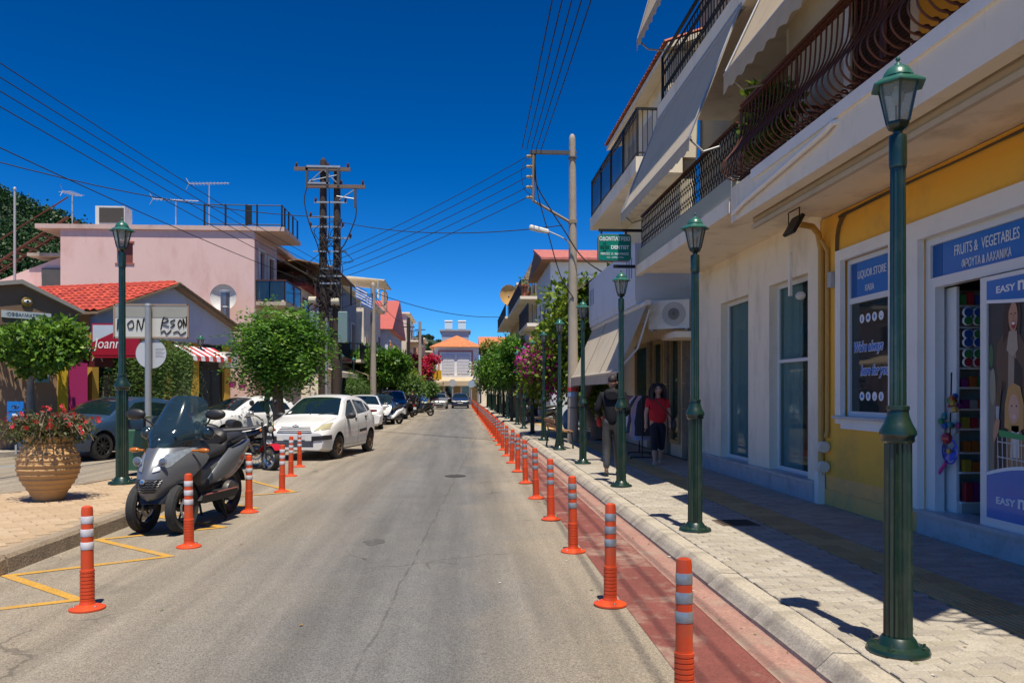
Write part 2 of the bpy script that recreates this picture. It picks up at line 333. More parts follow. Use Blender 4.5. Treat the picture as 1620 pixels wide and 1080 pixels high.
# left kerbed island
ISL = .16
ip = [(-4.02, 2), (-4.04, 7.3), (-4.02, 9.0), (-4.0, 10.6), (-4.3, 13.2), (-4.9, 15.2), (-5.5, 15.7), (-5.86, 15.0), (-5.9, 14.4), (-6.1, 12.9), (-6.7, 11.7), (-7.8, 10.3), (-10.5, 7), (-10.5, 2)]
m = M(); m.prism(ip, 'z', -.03, ISL-.012); isl = struct(m.build('island', mat('island_joint', (.33, .25, .165), .9, var=.2, scale=9)))
KB2 = mat('rough_kerb', (.27, .21, .145), .9, var=.3, scale=4, bump=.5, bscale=45, dirt=(.1, .085, .06), damt=.7, dscale=2.5, fine=50)
for i in range(13):
    (x0, y0), (x1, y1) = ip[i], ip[i+1]; L_ = math.hypot(x1-x0, y1-y0); n = max(1, round(L_/1.6)); nx, ny = (y1-y0)/L_, -(x1-x0)/L_
    for k in range(n):
        if y0 > 16: continue
        a0, a1 = k/n+.004, (k+1)/n-.004; q = M(); P = [(lerp(x0, x1, a0), lerp(y0, y1, a0)), (lerp(x0, x1, a1), lerp(y0, y1, a1))]
        s_ = 1
        o1, o2 = .015, -.15
        vs = []
        for (px, py) in P:
            vs += [(px+nx*.03, py+ny*.03, -.02), (px+nx*o1, py+ny*o1, ISL-.03), (px-nx*.012, py-ny*.012, ISL+.003), (px+nx*o2, py+ny*o2, ISL), (px+nx*o2, py+ny*o2, -.02)]
        q.add(vs, [(0, 1, 2, 3, 4), (9, 8, 7, 6, 5)]+[(j, 5+j, 5+(j+1) % 5, (j+1) % 5) for j in range(5)]); q.build('kerb_stone', KB2, isl)
def inside(x, y, P):
    r = False
    for i in range(len(P)):
        (a, b), (c, d) = P[i], P[i-1]
        if (b > y) != (d > y) and x < (c-a)*(y-b)/(d-b)+a: r = not r
    return r
IPV = [mat('island_paver_%d' % i, c_, .85, var=.14, scale=4, bump=.25, bscale=80, dirt=(.28, .19, .11), damt=.6, dscale=1.3, fine=70) for i, c_ in enumerate([(.47, .345, .215), (.5, .375, .245), (.435, .315, .195)])]
ca, sa = math.cos(R(38)), math.sin(R(38)); rest = [M() for _ in IPV]; n1 = 0; cells = []
for j in range(-60, 60):
    for i in range(-40, 40):
        u = i*.3+(.15 if j % 2 else 0); v = j*.15; x = -6+u*ca-v*sa; y = 9.5+u*sa+v*ca
        cx, cy = x+.15*ca-.075*sa, y+.15*sa+.075*ca
        if cy < 7 or cx < -9.5: continue
        if all(inside(cx+dx, cy+dy, [(p[0]+(.12 if p[0] < -5.5 else -.16), p[1]) for p in ip]) for dx, dy in ((0, 0), (.12, .1), (-.12, -.1))): cells.append((cy, x, y))
cells.sort(); ipm = [M().box(0, .294, 0, .144, -.03, 0, bev=.006).mesh('paving_slab', p) for p in IPV]
for cy, x, y in cells:
    k = rnd.randrange(3); dz = rnd.uniform(-.003, .003)
    if n1 < 300 and -x/cy < .64: n1 += 1; o = obj('paving_slab', ipm[k], isl, (x, y, ISL+dz), R(38))
    else:
        rest[k].T = Mx.Translation((x, y, ISL+dz)) @ Mx.Rotation(R(38), 4, 'Z'); rest[k].box(0, .294, 0, .144, -.03, 0)
for k, q in enumerate(rest):
    if q.f: stuff(q.build('paving_field', IPV[k], isl, fix=False))
# left far pavement along the shop fronts
lp = [(-5.2, 24), (-4.9, 40), (-4.7, 130), (-12, 130), (-12, 44), (-30, 30), (-30, 10), (-14.5, 15.6), (-11.3, 20.2), (-9.4, 22.4), (-7.2, 24)]
m = M(); m.prism(lp, 'z', -.03, .13); struct(m.build('shop_pavement', mat('grey_paving', (.36, .32, .26), .85, var=.2, scale=3, dirt=(.2, .17, .13), damt=.5, fine=15)))
# painted markings
YEL = mat('yellow_road_paint', (.5, .27, .035), .8, var=.25, scale=5, dirt=(.3, .25, .18), damt=.9, dscale=6, fine=60)
def stripe(m, pts, w_, z):
    for i in range(len(pts)-1):
        a, b = V((*pts[i], 0)), V((*pts[i+1], 0)); d = (b-a).normalized(); n = V((-d.y, d.x, 0))*w_/2; e = d*w_*.45; n_ = max(1, int((b-a).length/.25)); zz = z+i*.0004
        P = [[(a-e).lerp(b+e, k/n_)+n*s*(1+.12*mnoise.noise(V((k*.9+i, s, 3)))) for s in (-1, 1)] for k in range(n_+1)]
        m.grid([[(p.x, p.y, zz) for p in r] for r in P])
m = M(); stripe(m, [(-4.1, 5.75), (-2.96, 6.33), (-3.96, 7.19), (-2.86, 7.95), (-3.96, 8.89), (-2.84, 9.62), (-3.92, 10.49), (-2.84, 11.15), (-3.9, 12.15), (-2.7, 12.93), (-4.2, 15.2)], .085, .004)
struct(m.build('zigzag_marking', YEL))
BLUEP = mat('blue_road_paint', (.12, .28, .42), .8, var=.3, scale=4, dirt=(.3, .28, .22), damt=.8, dscale=5)
m = M(); stripe(m, [(-12.2, 15.2), (-9.0, 18.6)], .1, .004); stripe(m, [(-9.0, 18.6), (-7.6, 21.5)], .1, .0045); struct(m.build('parking_marking', BLUEP))
for i, (x, y, a_, b_) in enumerate([(-.95, 8.6, .22, .06)]):
    m = M(); m.prism([(x+a_*.5*math.cos(t*PI/7)*(1+.2*math.sin(t*3)), y+b_*3*math.sin(t*PI/7)*(1+.2*math.cos(t*5))) for t in range(14)], 'z', -.02, .0035); struct(m.build('tar_patch', mat('tar_patch', (.085, .082, .08), .9, var=.25, scale=8, bump=.5, bscale=120, fine=90, dirt=(.2, .19, .17), damt=.8, dscale=6)))
# ---------------- street furniture: bollards and lamps ----------------
ORG = mat('orange_plastic', (.62, .065, .012), .45, var=.15, scale=6, dirt=(.3, .1, .05), damt=.75, dscale=5)
ORGD = mat('faded_orange', (.56, .08, .03), .55, var=.2, scale=8)
WHB = mat('white_reflective', (.62, .6, .62), .4, var=.15, scale=12, dirt=(.35, .3, .3), damt=.6, dscale=9)
GRB = mat('grey_reflective', (.3, .33, .35), .3, metal=.3, var=.15, scale=12, dirt=(.2, .2, .2), damt=.5, dscale=9)
def bollard_meshes(bm_):
    H = .76; d = {}
    b = M(); b.lathe([(.125, .0), (.125, .012), (.11, .02), (.055, .038), (.05, .06)], 20)
    d['base'] = b.mesh('base', ORG, 40)
    b = M(); pr = [(.046, .03)]
    z = .06
    for k in range(9): pr += [(.05, z), (.05, z+.018), (.045, z+.02), (.045, z+.026)]; z += .0265
    pr += [(.044, z), (.041, H-.1), (.04, H-.03), (.036, H-.008), (.02, H)]
    b.lathe(pr, 18); d['post'] = b.mesh('post', ORG, 40)
    for k, zz in enumerate((.44, .535, .63)):
        r0 = .0418+.0012*(2-k)
        b = M(); b.lathe([(r0, zz), (r0+.0015, zz+.003), (r0+.001, zz+.052), (r0-.0005, zz+.055)], 18); d['band%d' % k] = b.mesh('reflective_band', bm_, 50)
    b = M()
    for k in range(3): a = k*2.1+.4; b.lathe([(.011, 0), (.011, .008), (.006, .012)], 8, (.093*math.cos(a), .093*math.sin(a), .022))
    d['bolt'] = b
    return d
BW, BG = bollard_meshes(WHB), bollard_meshes(GRB)
bolt = M().lathe([(.011, 0), (.011, .008), (.006, .012)], 8).mesh('bolt', mat('steel', (.45, .45, .44), .35, metal=.9), 40)
def bollard(x, y, D, label, group, rz=0, tilt=(0, 0), parts=True, z=0):
    t = thing('bollard', label, 'bollard', (x, y, z), rz, group); t.rotation_euler = (tilt[0], tilt[1], rz)
    for k in ('base', 'post', 'band0', 'band1', 'band2'): obj(D[k].name.split('.')[0], D[k], t)
    if parts:
        for k in range(3): a = k*2.1+.4; obj('bolt', bolt, t, (.09*math.cos(a), .09*math.sin(a), .022))
    return t
ordn = ['nearest', 'second', 'third', 'fourth', 'fifth', 'sixth', 'seventh', 'eighth', 'ninth', 'tenth', 'eleventh', 'twelfth', 'thirteenth', 'fourteenth', 'fifteenth', 'sixteenth', 'seventeenth', 'eighteenth', 'nineteenth', 'twentieth']
for i in range(46):
    y = 3.93+i*2.0; x = 1.105-.003*i
    if i < 20: lab = ['orange bollard with grey bands cut off by the bottom edge, nearest beside the red lane', 'second orange bollard from the viewer along the red cycle lane'][i] if i < 2 else '%s orange bollard from the viewer along the red cycle lane' % ordn[i]
    else: lab = 'tiny distant orange bollard in the far run beside the cycle lane'
    bollard(x, y, BG, lab, 'orange bollards along the red cycle lane', rnd.uniform(0, 6), (R(rnd.uniform(-2.2, 2.2)), R(rnd.uniform(-1.5, 3))), i < 8, .004)
for i, (x, y, lab) in enumerate([(-2.77, 6.06, 'scuffed orange bollard nearest the viewer by the left zigzag marking'), (-2.83, 8.42, 'orange bollard right in front of the three wheeled scooter'), (-2.85, 10.8, 'orange bollard with a torn lower band between scooter and motorcycle'),
        (-2.9, 12.96, 'orange bollard in front of the red electric moped wheel'), (-3.28, 15.4, 'orange bollard left of the last one before the white hatchback'), (-3.5, 17.3, 'orange bollard closest to the white hatchback bumper')]):
    bollard(x, y, BW, lab, 'orange bollards along the left parking bay', rnd.uniform(0, 6), (R(rnd.uniform(-1.5, 1.5)), R(rnd.uniform(-1, 1.5))))
LG = mat('dark_green_enamel', (.006, .027, .017), .34, var=.2, scale=8, coat=.4, dirt=(.1, .1, .07), damt=.35, dscale=5, bump=.05, bscale=20)
LGT = mat('verdigris_green_enamel', (.02, .12, .085), .35, var=.25, scale=10, coat=.3, dirt=(.1, .16, .13), damt=.5, dscale=8)
LGLASS = glassmat('lantern_glass', (.5, .48, .42), .12, .35)
BULB = mat('frosted_bulb', (.7, .68, .6), .5, var=.05)
def lamp_meshes():
    d = []
    b = M(); b.lathe([(.168, 0), (.172, .012), (.164, .03), (.112, .045), (.096, .075), (.084, .09)], 8 if 0 else 24); d.append(('base', b.mesh('base', LG, 40)))
    def fl(r, dp, z0, z1, n):
        b = M(); vs = []
        for z, rr in ((z0, r[0]), (z1, r[1])):
            for j in range(n*4): t = 2*PI*j/(n*4); q = rr-(dp if j % 4 in (2,) else dp*.55 if j % 4 in (1, 3) else 0); vs.append((q*math.cos(t), q*math.sin(t), z))
        k = n*4; b.add(vs, [(j, (j+1) % k, k+(j+1) % k, k+j) for j in range(k)]); return b
    b = fl((.078, .074), .011, .08, 1.2, 16); d.append(('lower_shaft', b.mesh('lower_shaft', LG, 35)))
    b = M(); b.lathe([(.076, 1.19), (.088, 1.2), (.088, 1.225), (.1, 1.24), (.098, 1.26), (.076, 1.3), (.06, 1.345), (.056, 1.375), (.061, 1.38), (.061, 1.4), (.047, 1.405)], 24); d.append(('collar', b.mesh('collar', LG, 40)))
    b = fl((.045, .041), .006, 1.4, 2.8, 12); d.append(('upper_shaft', b.mesh('upper_shaft', LG, 35)))
    b = M(); b.lathe([(.045, 2.76), (.048, 2.78), (.048, 2.93), (.044, 2.945), (.025, 2.95), (.025, 2.965)], 20); d.append(('sleeve', b.mesh('sleeve', LG, 40)))
    hx = lambda r, z, k=6: [(r*math.cos(2*PI*j/k), r*math.sin(2*PI*j/k), z) for j in range(k)]
    b = M(); b.lathe([(.03, 2.72), (.045, 2.735), (.085, 2.76), (.1, 2.79), (.1, 2.81), (.092, 2.815)], 6); d.append(('lantern_cup', b.mesh('lantern_cup', LG, 20)))
    p0, p1 = hx(.098, 2.81), hx(.172, 3.14)
    for j in range(6):
        b = M(); b.tube([p0[j], p1[j]], .0115, 4); d.append(('lantern_bar', b.mesh('lantern_bar', LG)))
        b = M(); a0, a1, c0, c1 = [V(q)*.97 for q in (p0[j], p0[(j+1) % 6], p1[j], p1[(j+1) % 6])]
        for q in (a0, a1): q.z = 2.81
        for q in (c0, c1): q.z = 3.14
        b.quad(a0, a1, c1, c0); d.append(('pane', b.mesh('pane', LGLASS)))
    b = M(); b.lathe([(.17, 3.13), (.24, 3.125), (.238, 3.14), (.16, 3.19), (.135, 3.2), (.135, 3.215), (.128, 3.218)], 6, cap=True); d.append(('eave', b.mesh('eave', LGT, 20)))
    b = M(); b.lathe([(.128, 3.21), (.118, 3.245), (.09, 3.285), (.05, 3.31), (.035, 3.315), (.03, 3.33), (.016, 3.34), (.012, 3.355), (.02, 3.365), (.02, 3.38), (.008, 3.395)], 18); d.append(('dome', b.mesh('dome', LGT, 30)))
    b = M(); b.ball((0, 0, 3.04), (.055, .055, .075)); b.lathe([(.03, 3.1), (.03, 3.14)], 10); d.append(('bulb', b.mesh('bulb', BULB, 60)))
    for k in range(4): a = k*PI/2+.7; b = M(); b.lathe([(.016, .02), (.016, .045), (.008, .05), (.008, .07)], 6, (.138*math.cos(a), .138*math.sin(a), 0)); d.append(('bolt', b.mesh('bolt', LG)))
    return d
LM = lamp_meshes()
for n_, me_ in LM:
    if n_ in ('lantern_cup', 'lantern_bar', 'pane', 'eave', 'dome', 'bulb'): me_.transform(Mx.Translation((0, 0, 3.395)) @ Mx.Scale(.645, 4) @ Mx.Translation((0, 0, -3.395))); first_lamp = [None]
def lamp(x, y, z, label, group, rz=None):
    t = thing('street_lamp', label, 'street lamp', (x, y, z), rnd.uniform(-.15, .15) if rz is None else rz, group)
    sh = None
    for n, me in LM:
        o = obj(n, me, t)
    return t
for i in range(20):
    lamp(2.48-.004*i, 4.41+i*3.98, SW, ['tall green street lamp nearest the viewer in front of the mini market'][0] if i == 0 else ('%s green street lamp from the viewer along the right kerb' % ordn[i]) if i < 9 else 'small distant green street lamp in the far part of the right row', 'green street lamps along the right kerb', .12 if i == 0 else None)
lamp(-5.35, 12.86, ISL, 'green street lamp standing on the paved island beside the flower pot', 'green street lamps on the left', .3).scale = (1.2, 1.2, 1.23)
lamp(-8.7, 27, .13, 'green street lamp in front of the yellow shop wall with air conditioner', 'green street lamps on the left')
lamp(-6.05, 25, .13, 'green street lamp half hidden by the round left tree', 'green street lamps on the left')
for i in range(8): lamp(-5.95+.02*i, 39.5+4.05*i, .13, 'green street lamp rising behind the parked cars on the left, %s from the pole' % ordn[i] if i else 'green street lamp rising behind the parked cars on the left, first past the twin poles', 'green street lamps on the left')
# ---------------- right hand buildings ----------------
YW = mat('yellow_render', (.88, .47, .06), .85, var=.07, scale=1.5, bump=.12, bscale=120, dirt=(.4, .26, .1), damt=.5, dscale=.9)
YWP = mat('pale_yellow_render', (.92, .47, .14), .85, var=.08, scale=1.5, bump=.12, bscale=120, dirt=(.4, .3, .16), damt=.6, dscale=1.4)
WH = mat('white_render', (.86, .76, .6), .8, var=.06, scale=2, bump=.1, bscale=90, dirt=(.46, .38, .28), damt=.7, dscale=1.4, streak=.35)
WH2 = mat('clean_white_paint', (.82, .79, .73), .6, var=.04, scale=3, dirt=(.5, .48, .44), damt=.3, dscale=2)
ALU = mat('white_aluminium', (.68, .7, .7), .35, var=.04, coat=.2)
BEI = mat('beige_render', (.6, .5, .34), .85, var=.07, scale=1.2, bump=.1, bscale=100, dirt=(.36, .29, .2), damt=.4)
CREAM = mat('cream_render', (.7, .62, .48), .85, var=.07, scale=1.4, bump=.1, bscale=100, dirt=(.4, .34, .25), damt=.4)
BROWN = mat('brown_shutter', (.1, .035, .02), .55, var=.2, scale=9)
RUST = mat('rust_brown_iron', (.12, .04, .022), .55, metal=.3, var=.35, scale=20)
BLK = mat('black_iron', (.012, .012, .014), .5, metal=.2, var=.2, scale=12)
MARB = mat('grey_marble', (.45, .47, .5), .35, var=.2, scale=6, dirt=(.2, .22, .25), damt=.7, dscale=4)
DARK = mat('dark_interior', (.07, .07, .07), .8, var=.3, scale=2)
GLS = glassmat('shop_glass', (.02, .05, .05), .02, .02)
PIPE = mat('yellow_pipe', (.5, .3, .07), .5, var=.15, scale=9)
GREYP = mat('grey_plastic', (.4, .4, .39), .5, var=.1)
ACW = mat('ac_white', (.66, .64, .58), .45, var=.08, dirt=(.4, .34, .25), damt=.5, dscale=5)
BLUES = mat('sign_blue', (.0, .15, .5), .35, var=.05, scale=2, coat=.2)
BLUED = mat('sign_blue_dark', (.0, .085, .32), .35, var=.05, scale=2)
LET = mat('white_lettering', (.78, .79, .8), .5, var=.02)
CANV = mat('beige_canvas', (.62, .5, .34), .9, var=.08, scale=3, bump=.15, bscale=160, dirt=(.4, .31, .2), damt=.45, dscale=2, trans=.25)
CANG = mat('sun_bleached_canvas', (.63, .54, .41), .9, var=.07, scale=3, bump=.15, bscale=160, dirt=(.38, .33, .26), damt=.45, dscale=1.5, trans=.2)
CHROME = mat('bright_metal', (.42, .43, .44), .45, metal=.7, var=.1)
WX = 4.8
# --- mini market ---
b1 = thing('mini_market_building', 'yellow mini market building with blue signs and a brown bellied balcony', 'building', (0, 0, 0))
m = M(); wallY(m, WX, .3, -3, 10.42, .5, 3.9, [(4.0, 8.12, .36, 3.22), (8.62, 9.86, 1.28, 3.28)]); m.build('wall', YW, b1)
m = M(); wallY(m, WX+.004, .296, 8.12, 10.42, SW-.03, .5); m.box(WX-.012, WX, 8.34, 10.38, SW-.03, .32); m.build('plinth', YWP, b1)
m = M(); m.box(WX-.03, WX+.3, -3, 8.12, SW-.03, .34); m.box(WX-.06, WX+.3, -3, 8.14, .34, .372); sl = m.build('doorstep', MARB, b1)
m = M(); m.box(WX-.035, WX+.04, 8.1, 8.32, .372, 3.4); m.box(WX-.035, WX+.04, -3, 8.1, 3.2, 3.4); m.build('door_surround', WH2, b1)
m = M()
for a_ in ((8.56, 8.68, 1.2, 3.4), (9.82, 9.96, 1.2, 3.4), (8.68, 9.82, 3.26, 3.4)): m.box(WX-.035, WX+.03, *a_)
m.box(WX-.03, WX+.03, 8.68, 9.82, 1.14, 1.26); m.build('window_surround', WH2, b1)
m = M(); m.box(WX-.075, WX+.12, 8.54, 9.98, 1.262, 1.296); m.build('window_sill', MARB, b1)
wf = M()
for a_ in ((8.68, 8.74, 1.296, 3.26), (9.76, 9.82, 1.296, 3.26), (8.74, 9.76, 1.296, 1.36), (8.74, 9.76, 3.2, 3.26), (8.74, 9.76, 2.7, 2.77)): wf.box(WX+.06, WX+.13, *a_)
wf = wf.build('window', ALU, b1)
M().box(WX+.09, WX+.1, 8.74, 9.76, 1.36, 2.7).build('pane', glassmat('tinted_shop_glass', (.03, .045, .05), .03, .55), wf)
M().box(WX+.085, WX+.1, 8.74, 9.76, 2.77, 3.2).build('sign_panel', BLUES, wf)
M().box(WX+.083, WX+.1, 9.62, 9.76, 2.775, 3.195).build('sign_stripe', BLUED, wf)
YD, ZU = (0, -1, 0), (0, 0, 1)
text(wf, 'LIQUOR STORE', .135, (WX+.082, 9.6, 3.04), YD, ZU, LET, 'LEFT', .002, fit=.66); text(wf, 'ΚΑΒΑ', .105, (WX+.082, 9.42, 2.86), YD, ZU, LET, 'LEFT', .002, fit=.21)
BLT = mat('blue_script', (.02, .16, .6), .5, var=.02)
def script(parent, s, sz, org):
    text(parent, s, sz, org, YD, ZU, LET, 'LEFT', .001, sx=.8, font_shear=.35, bold=.012); text(parent, s, sz, (org[0]-.0025, org[1], org[2]), YD, ZU, BLT, 'LEFT', .001, sx=.8, font_shear=.35, bold=.003)
script(wf, "We're always", .16, (WX+.087, 9.72, 2.15)); script(wf, 'here for you', .16, (WX+.087, 9.54, 1.86))
for zz in (2.5, 1.55):
    for k in range(4):
        y = 9.5-k*.15; q = M(); q.lathe([(.055, 0), (.055, -.003)], 16, (WX+.088, y, zz), 'x'); q.build('round_icon', LET, wf)
        q = M(); q.prism([[(y-.012, zz-.032), (y+.012, zz-.032), (y+.012, zz+.01), (y+.005, zz+.02), (y+.005, zz+.036), (y-.005, zz+.036), (y-.005, zz+.02), (y-.012, zz+.01)],
            [(y-.03, zz-.02), (y+.03, zz-.02), (y+.03, zz+.006), (y+.014, zz+.026), (y-.014, zz+.026), (y-.03, zz+.006)], [(y, zz-.034), (y+.022, zz), (y+.014, zz+.03), (y-.014, zz+.03), (y-.022, zz)], [(y-.034, zz+.01), (y, zz-.03), (y+.034, zz+.01), (y+.02, zz-.004), (y, zz-.01), (y-.02, zz-.004)]][(k+(zz < 2)) % 4], 'x', WX+.0835, WX+.0848); q.build('icon_figure', BLT, wf)
M().box(WX+.25, WX+.28, 8.6, 9.88, 1.2, 3.3).build('window_back', mat('blind_grey', (.09, .1, .1), .8), b1)
for k, (ya, za, w_, h_, c_) in enumerate([(9.5, 1.7, .16, .3, (.6, .58, .5)), (9.25, 1.62, .2, .34, (.5, .42, .1)), (9.1, 1.5, .14, .2, (.55, .5, .45)), (9.35, 2.0, .1, .2, (.5, .2, .15))]):
    M().box(WX+.2, WX+.22, ya, ya+w_, za, za+h_).build('notice', mat('paper_%d' % k, c_, .8), b1)
# sign over the door
ds = M()
for a_ in ((4.0, 8.12, 3.12, 3.22), (4.0, 8.12, 2.68, 2.78), (8.02, 8.12, 2.78, 3.12), (7.94, 8.12, .372, 2.68)): ds.box(WX+.06, WX+.16, *a_)
ds = ds.build('door_frame', ALU, b1)
M().box(WX+.09, WX+.12, 4.0, 8.02, 2.78, 3.12).build('sign_panel', BLUES, ds); M().box(WX+.087, WX+.11, 7.86, 8.02, 2.782, 3.118).build('sign_stripe', BLUED, ds)
text(ds, 'FRUITS &  VEGETABLES', .15, (WX+.086, 7.66, 3.0), YD, ZU, LET, 'LEFT', .002, fit=.93); text(ds, 'ΦΡΟΥΤΑ & ΛΑΧΑΝΙΚΑ', .115, (WX+.086, 7.54, 2.85), YD, ZU, LET, 'LEFT', .002, fit=.71)
# sliding door leaf with the printed poster
lf = M()
for a_ in ((7.07, 7.16, .372, 2.66), (5.43, 5.53, .372, 2.66), (5.53, 7.07, .372, .45), (5.53, 7.07, 2.62, 2.66)): lf.box(WX+.02, WX+.075, *a_)
lf = lf.build('sliding_door', ALU, b1)
px_ = WX+.04; PY0, PY1, PZ0, PZ1 = 5.53, 7.07, .45, 2.62
def ply(pts, mi, k=0):   # flat print polygon; u grows to the right in view (towards -Y)
    k_ = .77 if max(p_[0] for p_ in pts) < 1 else 1; q = M(); q.prism([(PY1-u*k_, PZ0+v*2.17/2.08) for u, v in pts], 'x', px_-.0012*k-.001, px_-.0012*k); return q.build('poster_print', mi, lf)
def ell(u, v, a, b_, n=22): return [(u+a*math.cos(2*PI*i/n), v+b_*math.sin(2*PI*i/n)) for i in range(n)]
def pc(n, c_): return mat('print_'+n, c_, .45, var=.12, scale=9)
PB = pc('backdrop', (.05, .048, .045)); ply([(0, 0), (1.54, 0), (1.54, 2.08), (0, 2.08)], PB, 0)
ply([(0, .3), (.16, .34), (.13, 1.2), (.03, 1.3), (0, 1.3)], pc('blur', (.2, .18, .14)), 1); ply(ell(.08, 1.15, .05, .16), pc('blur2', (.3, .28, .2)), 2); ply(ell(.05, 1.42, .04, .1), pc('blur3', (.08, .16, .06)), 2)
ply([(.1, .3), (.12, .9), (.2, .96), (.3, .9), (.32, .3)], pc('jeans', (.02, .022, .03)), 2)
CO = pc('cardigan', (.12, .07, .045)); ply([(.16, .95), (.18, 1.2), (.14, 1.35), (.16, 1.52), (.26, 1.6), (.38, 1.62), (.55, 1.58), (.66, 1.45), (.68, .8), (.4, .8), (.36, 1.0), (.3, 1.2)], CO, 3)
ply([(.34, .8), (.36, 1.5), (.48, 1.52), (.5, .8)], pc('top', (.36, .27, .2)), 4); ply([(.44, .8), (.46, 1.4), (.58, 1.3), (.6, .8)], pc('lining', (.03, .025, .025)), 5)
ply([(.33, 1.46), (.37, 1.62), (.5, 1.62), (.52, 1.46), (.43, 1.4)], pc('rollneck', (.42, .33, .25)), 6)
HB = pc('brown_hair', (.06, .028, .016)); ply([(.27, 1.52), (.27, 1.75), (.33, 1.9), (.44, 1.97), (.54, 1.92), (.57, 1.75), (.55, 1.58), (.5, 1.6), (.5, 1.8), (.38, 1.8), (.36, 1.6)], HB, 5)
SK = pc('skin', (.5, .26, .16)); ply(ell(.44, 1.74, .075, .13), SK, 7); ply([(.36, 1.78), (.38, 1.88), (.46, 1.9), (.52, 1.83), (.52, 1.76), (.5, 1.85), (.42, 1.86)], HB, 8)
ply(ell(.45, 1.67, .034, .034), pc('lips', (.35, .03, .03)), 8); ply(ell(.45, 1.682, .026, .012), pc('teeth', (.8, .78, .74)), 9)
for u in (.41, .475): ply(ell(u, 1.765, .015, .006), HB, 8)
ply([(.435, 1.76), (.445, 1.7), (.455, 1.7), (.455, 1.76)], pc('nose', (.42, .2, .12)), 8)
ply([(.17, 1.2), (.14, 1.0), (.14, .86), (.19, .84), (.22, 1.0), (.26, 1.2)], CO, 7); ply([(.15, .98), (.15, .86), (.2, .86), (.21, .98)], pc('cuff', (.4, .42, .44)), 8)
ply([(.1, .72), (.11, .8), (.16, .88), (.22, .86), (.2, .76), (.15, .7), (.12, .66)], SK, 9)
BH = pc('blond_hair', (.55, .3, .1)); ply([(.3, .8), (.31, 1.0), (.36, 1.14), (.45, 1.18), (.56, 1.15), (.62, 1.0), (.62, .8), (.5, .76)], BH, 9); ply(ell(.46, .96, .09, .125), pc('fair_skin', (.62, .36, .25)), 10)
ply([(.36, 1.0), (.4, 1.09), (.48, 1.1), (.55, 1.03), (.56, 1.08), (.48, 1.14), (.38, 1.1)], BH, 11); ply(ell(.465, .895, .035, .02), pc('smile', (.7, .45, .42)), 11)
for u in (.425, .505): ply(ell(u, .985, .013, .008), pc('eye', (.06, .04, .03)), 11)
ply([(.32, .35), (.33, .75), (.42, .82), (.55, .82), (.62, .7), (.66, .35)], pc('child_top', (.3, .17, .09)), 8); ply([(.4, .55), (.42, .82), (.54, .82), (.55, .55)], pc('white_top', (.6, .56, .5)), 9)
GRN = pc('trolley_green', (.03, .3, .1)); ply([(.2, .78), (.7, .74), (.7, .7), (.22, .72)], GRN, 12); ply([(.3, .38), (.75, .36), (.75, .33), (.3, .35)], GRN, 12)
WIRE = pc('trolley_wire', (.5, .5, .5))
for k in range(7): u = .18+k*.08; ply([(u, .72), (u+.012, .72), (u+.035, .2), (u+.023, .2)], WIRE, 12)
for v in (.68, .55, .44, .3, .22): ply([(.18, v), (.75, v-.02), (.75, v-.03), (.18, v-.01)], WIRE, 13)
for k in range(2):
    Vv = (lambda v: v) if k == 0 else (lambda v: 2.08-v)
    arc = [(1.54*i/14, Vv(.34+.12*math.sin(PI*min(1, (i/14)*1.1+.08)) if k == 0 else .12+.1*abs(math.sin(PI*.5*(i/14+.3))))) for i in range(15)]
    hi = [(u, v+(.03 if k == 0 else -.03)) for u, v in arc]
    e0, e1 = ((1.54, Vv(0)), (0, Vv(0)))
    ply(hi+[e0, e1], LET, 14); ply(arc+[e0, e1], BLUES, 15)
for zz in (2.52, .62):
    text(lf, 'EASY', .085, (px_-.021, PY1-.13, zz), YD, ZU, LET, 'LEFT', .001, bold=.002, fit=.25); text(lf, 'mini', .17, (px_-.021, PY1-.41, zz+.02), YD, ZU, LET, 'LEFT', .001, bold=.004, fit=.36)
# shop interior
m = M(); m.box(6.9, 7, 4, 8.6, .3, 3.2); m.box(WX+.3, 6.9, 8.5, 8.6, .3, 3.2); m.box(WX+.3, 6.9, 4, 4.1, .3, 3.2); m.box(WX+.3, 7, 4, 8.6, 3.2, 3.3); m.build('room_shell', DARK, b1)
m = M(); m.box(WX+.3, 6.9, 4.1, 8.5, .3, .37); m.build('shop_floor', mat('shop_tiles', (.16, .16, .15), .4), b1)
sh = thing('shop_shelf', 'white display shelf of sweets just inside the mini market door', 'shelf', (5.12, 7.82, .372))
m = M(); m.box(-.1, 1.05, .26, .3, 0, 2.3); m.build('back_panel', GREYP, sh); m = M(); m.box(-.12, -.09, -.02, .3, 0, 2.3); m.build('side_panel', ALU, sh)
lv = [.12, .42, .62, .86, 1.06, 1.28, 1.48, 1.68, 1.9, 2.12]
for k, z in enumerate(lv): M().box(-.09, 1.05, -.05+.012*k, .26, z-.02, z).build('shelf_board', ALU, sh)
M().box(-.09, 1.05, -.06, .26, 0, .1).build('kick_board', GREYP, sh)
pals = [(.32, .025, .035), (.02, .08, .3), (.35, .24, .03), (.04, .2, .06), (.3, .28, .25), (.18, .025, .12), (.36, .1, .02), (.02, .18, .2)]
PK = [mat('packet_%d' % i, c_, .35, var=.3, scale=30, coat=.3) for i, c_ in enumerate(pals)]
pk = [M().box(-.035, .035, -.03, .03, 0, .12, bev=.008).mesh('sweet_packet', p) for p in PK]; tub = [M().lathe([(.044, 0), (.044, .03), (.038, .036)], 14, ax='y').mesh('sweet_tub', p, 40) for p in PK]
tubw = M().lathe([(.05, .005), (.05, .03), (.044, .032)], 14, ax='y').mesh('lid_ring', LET, 40)
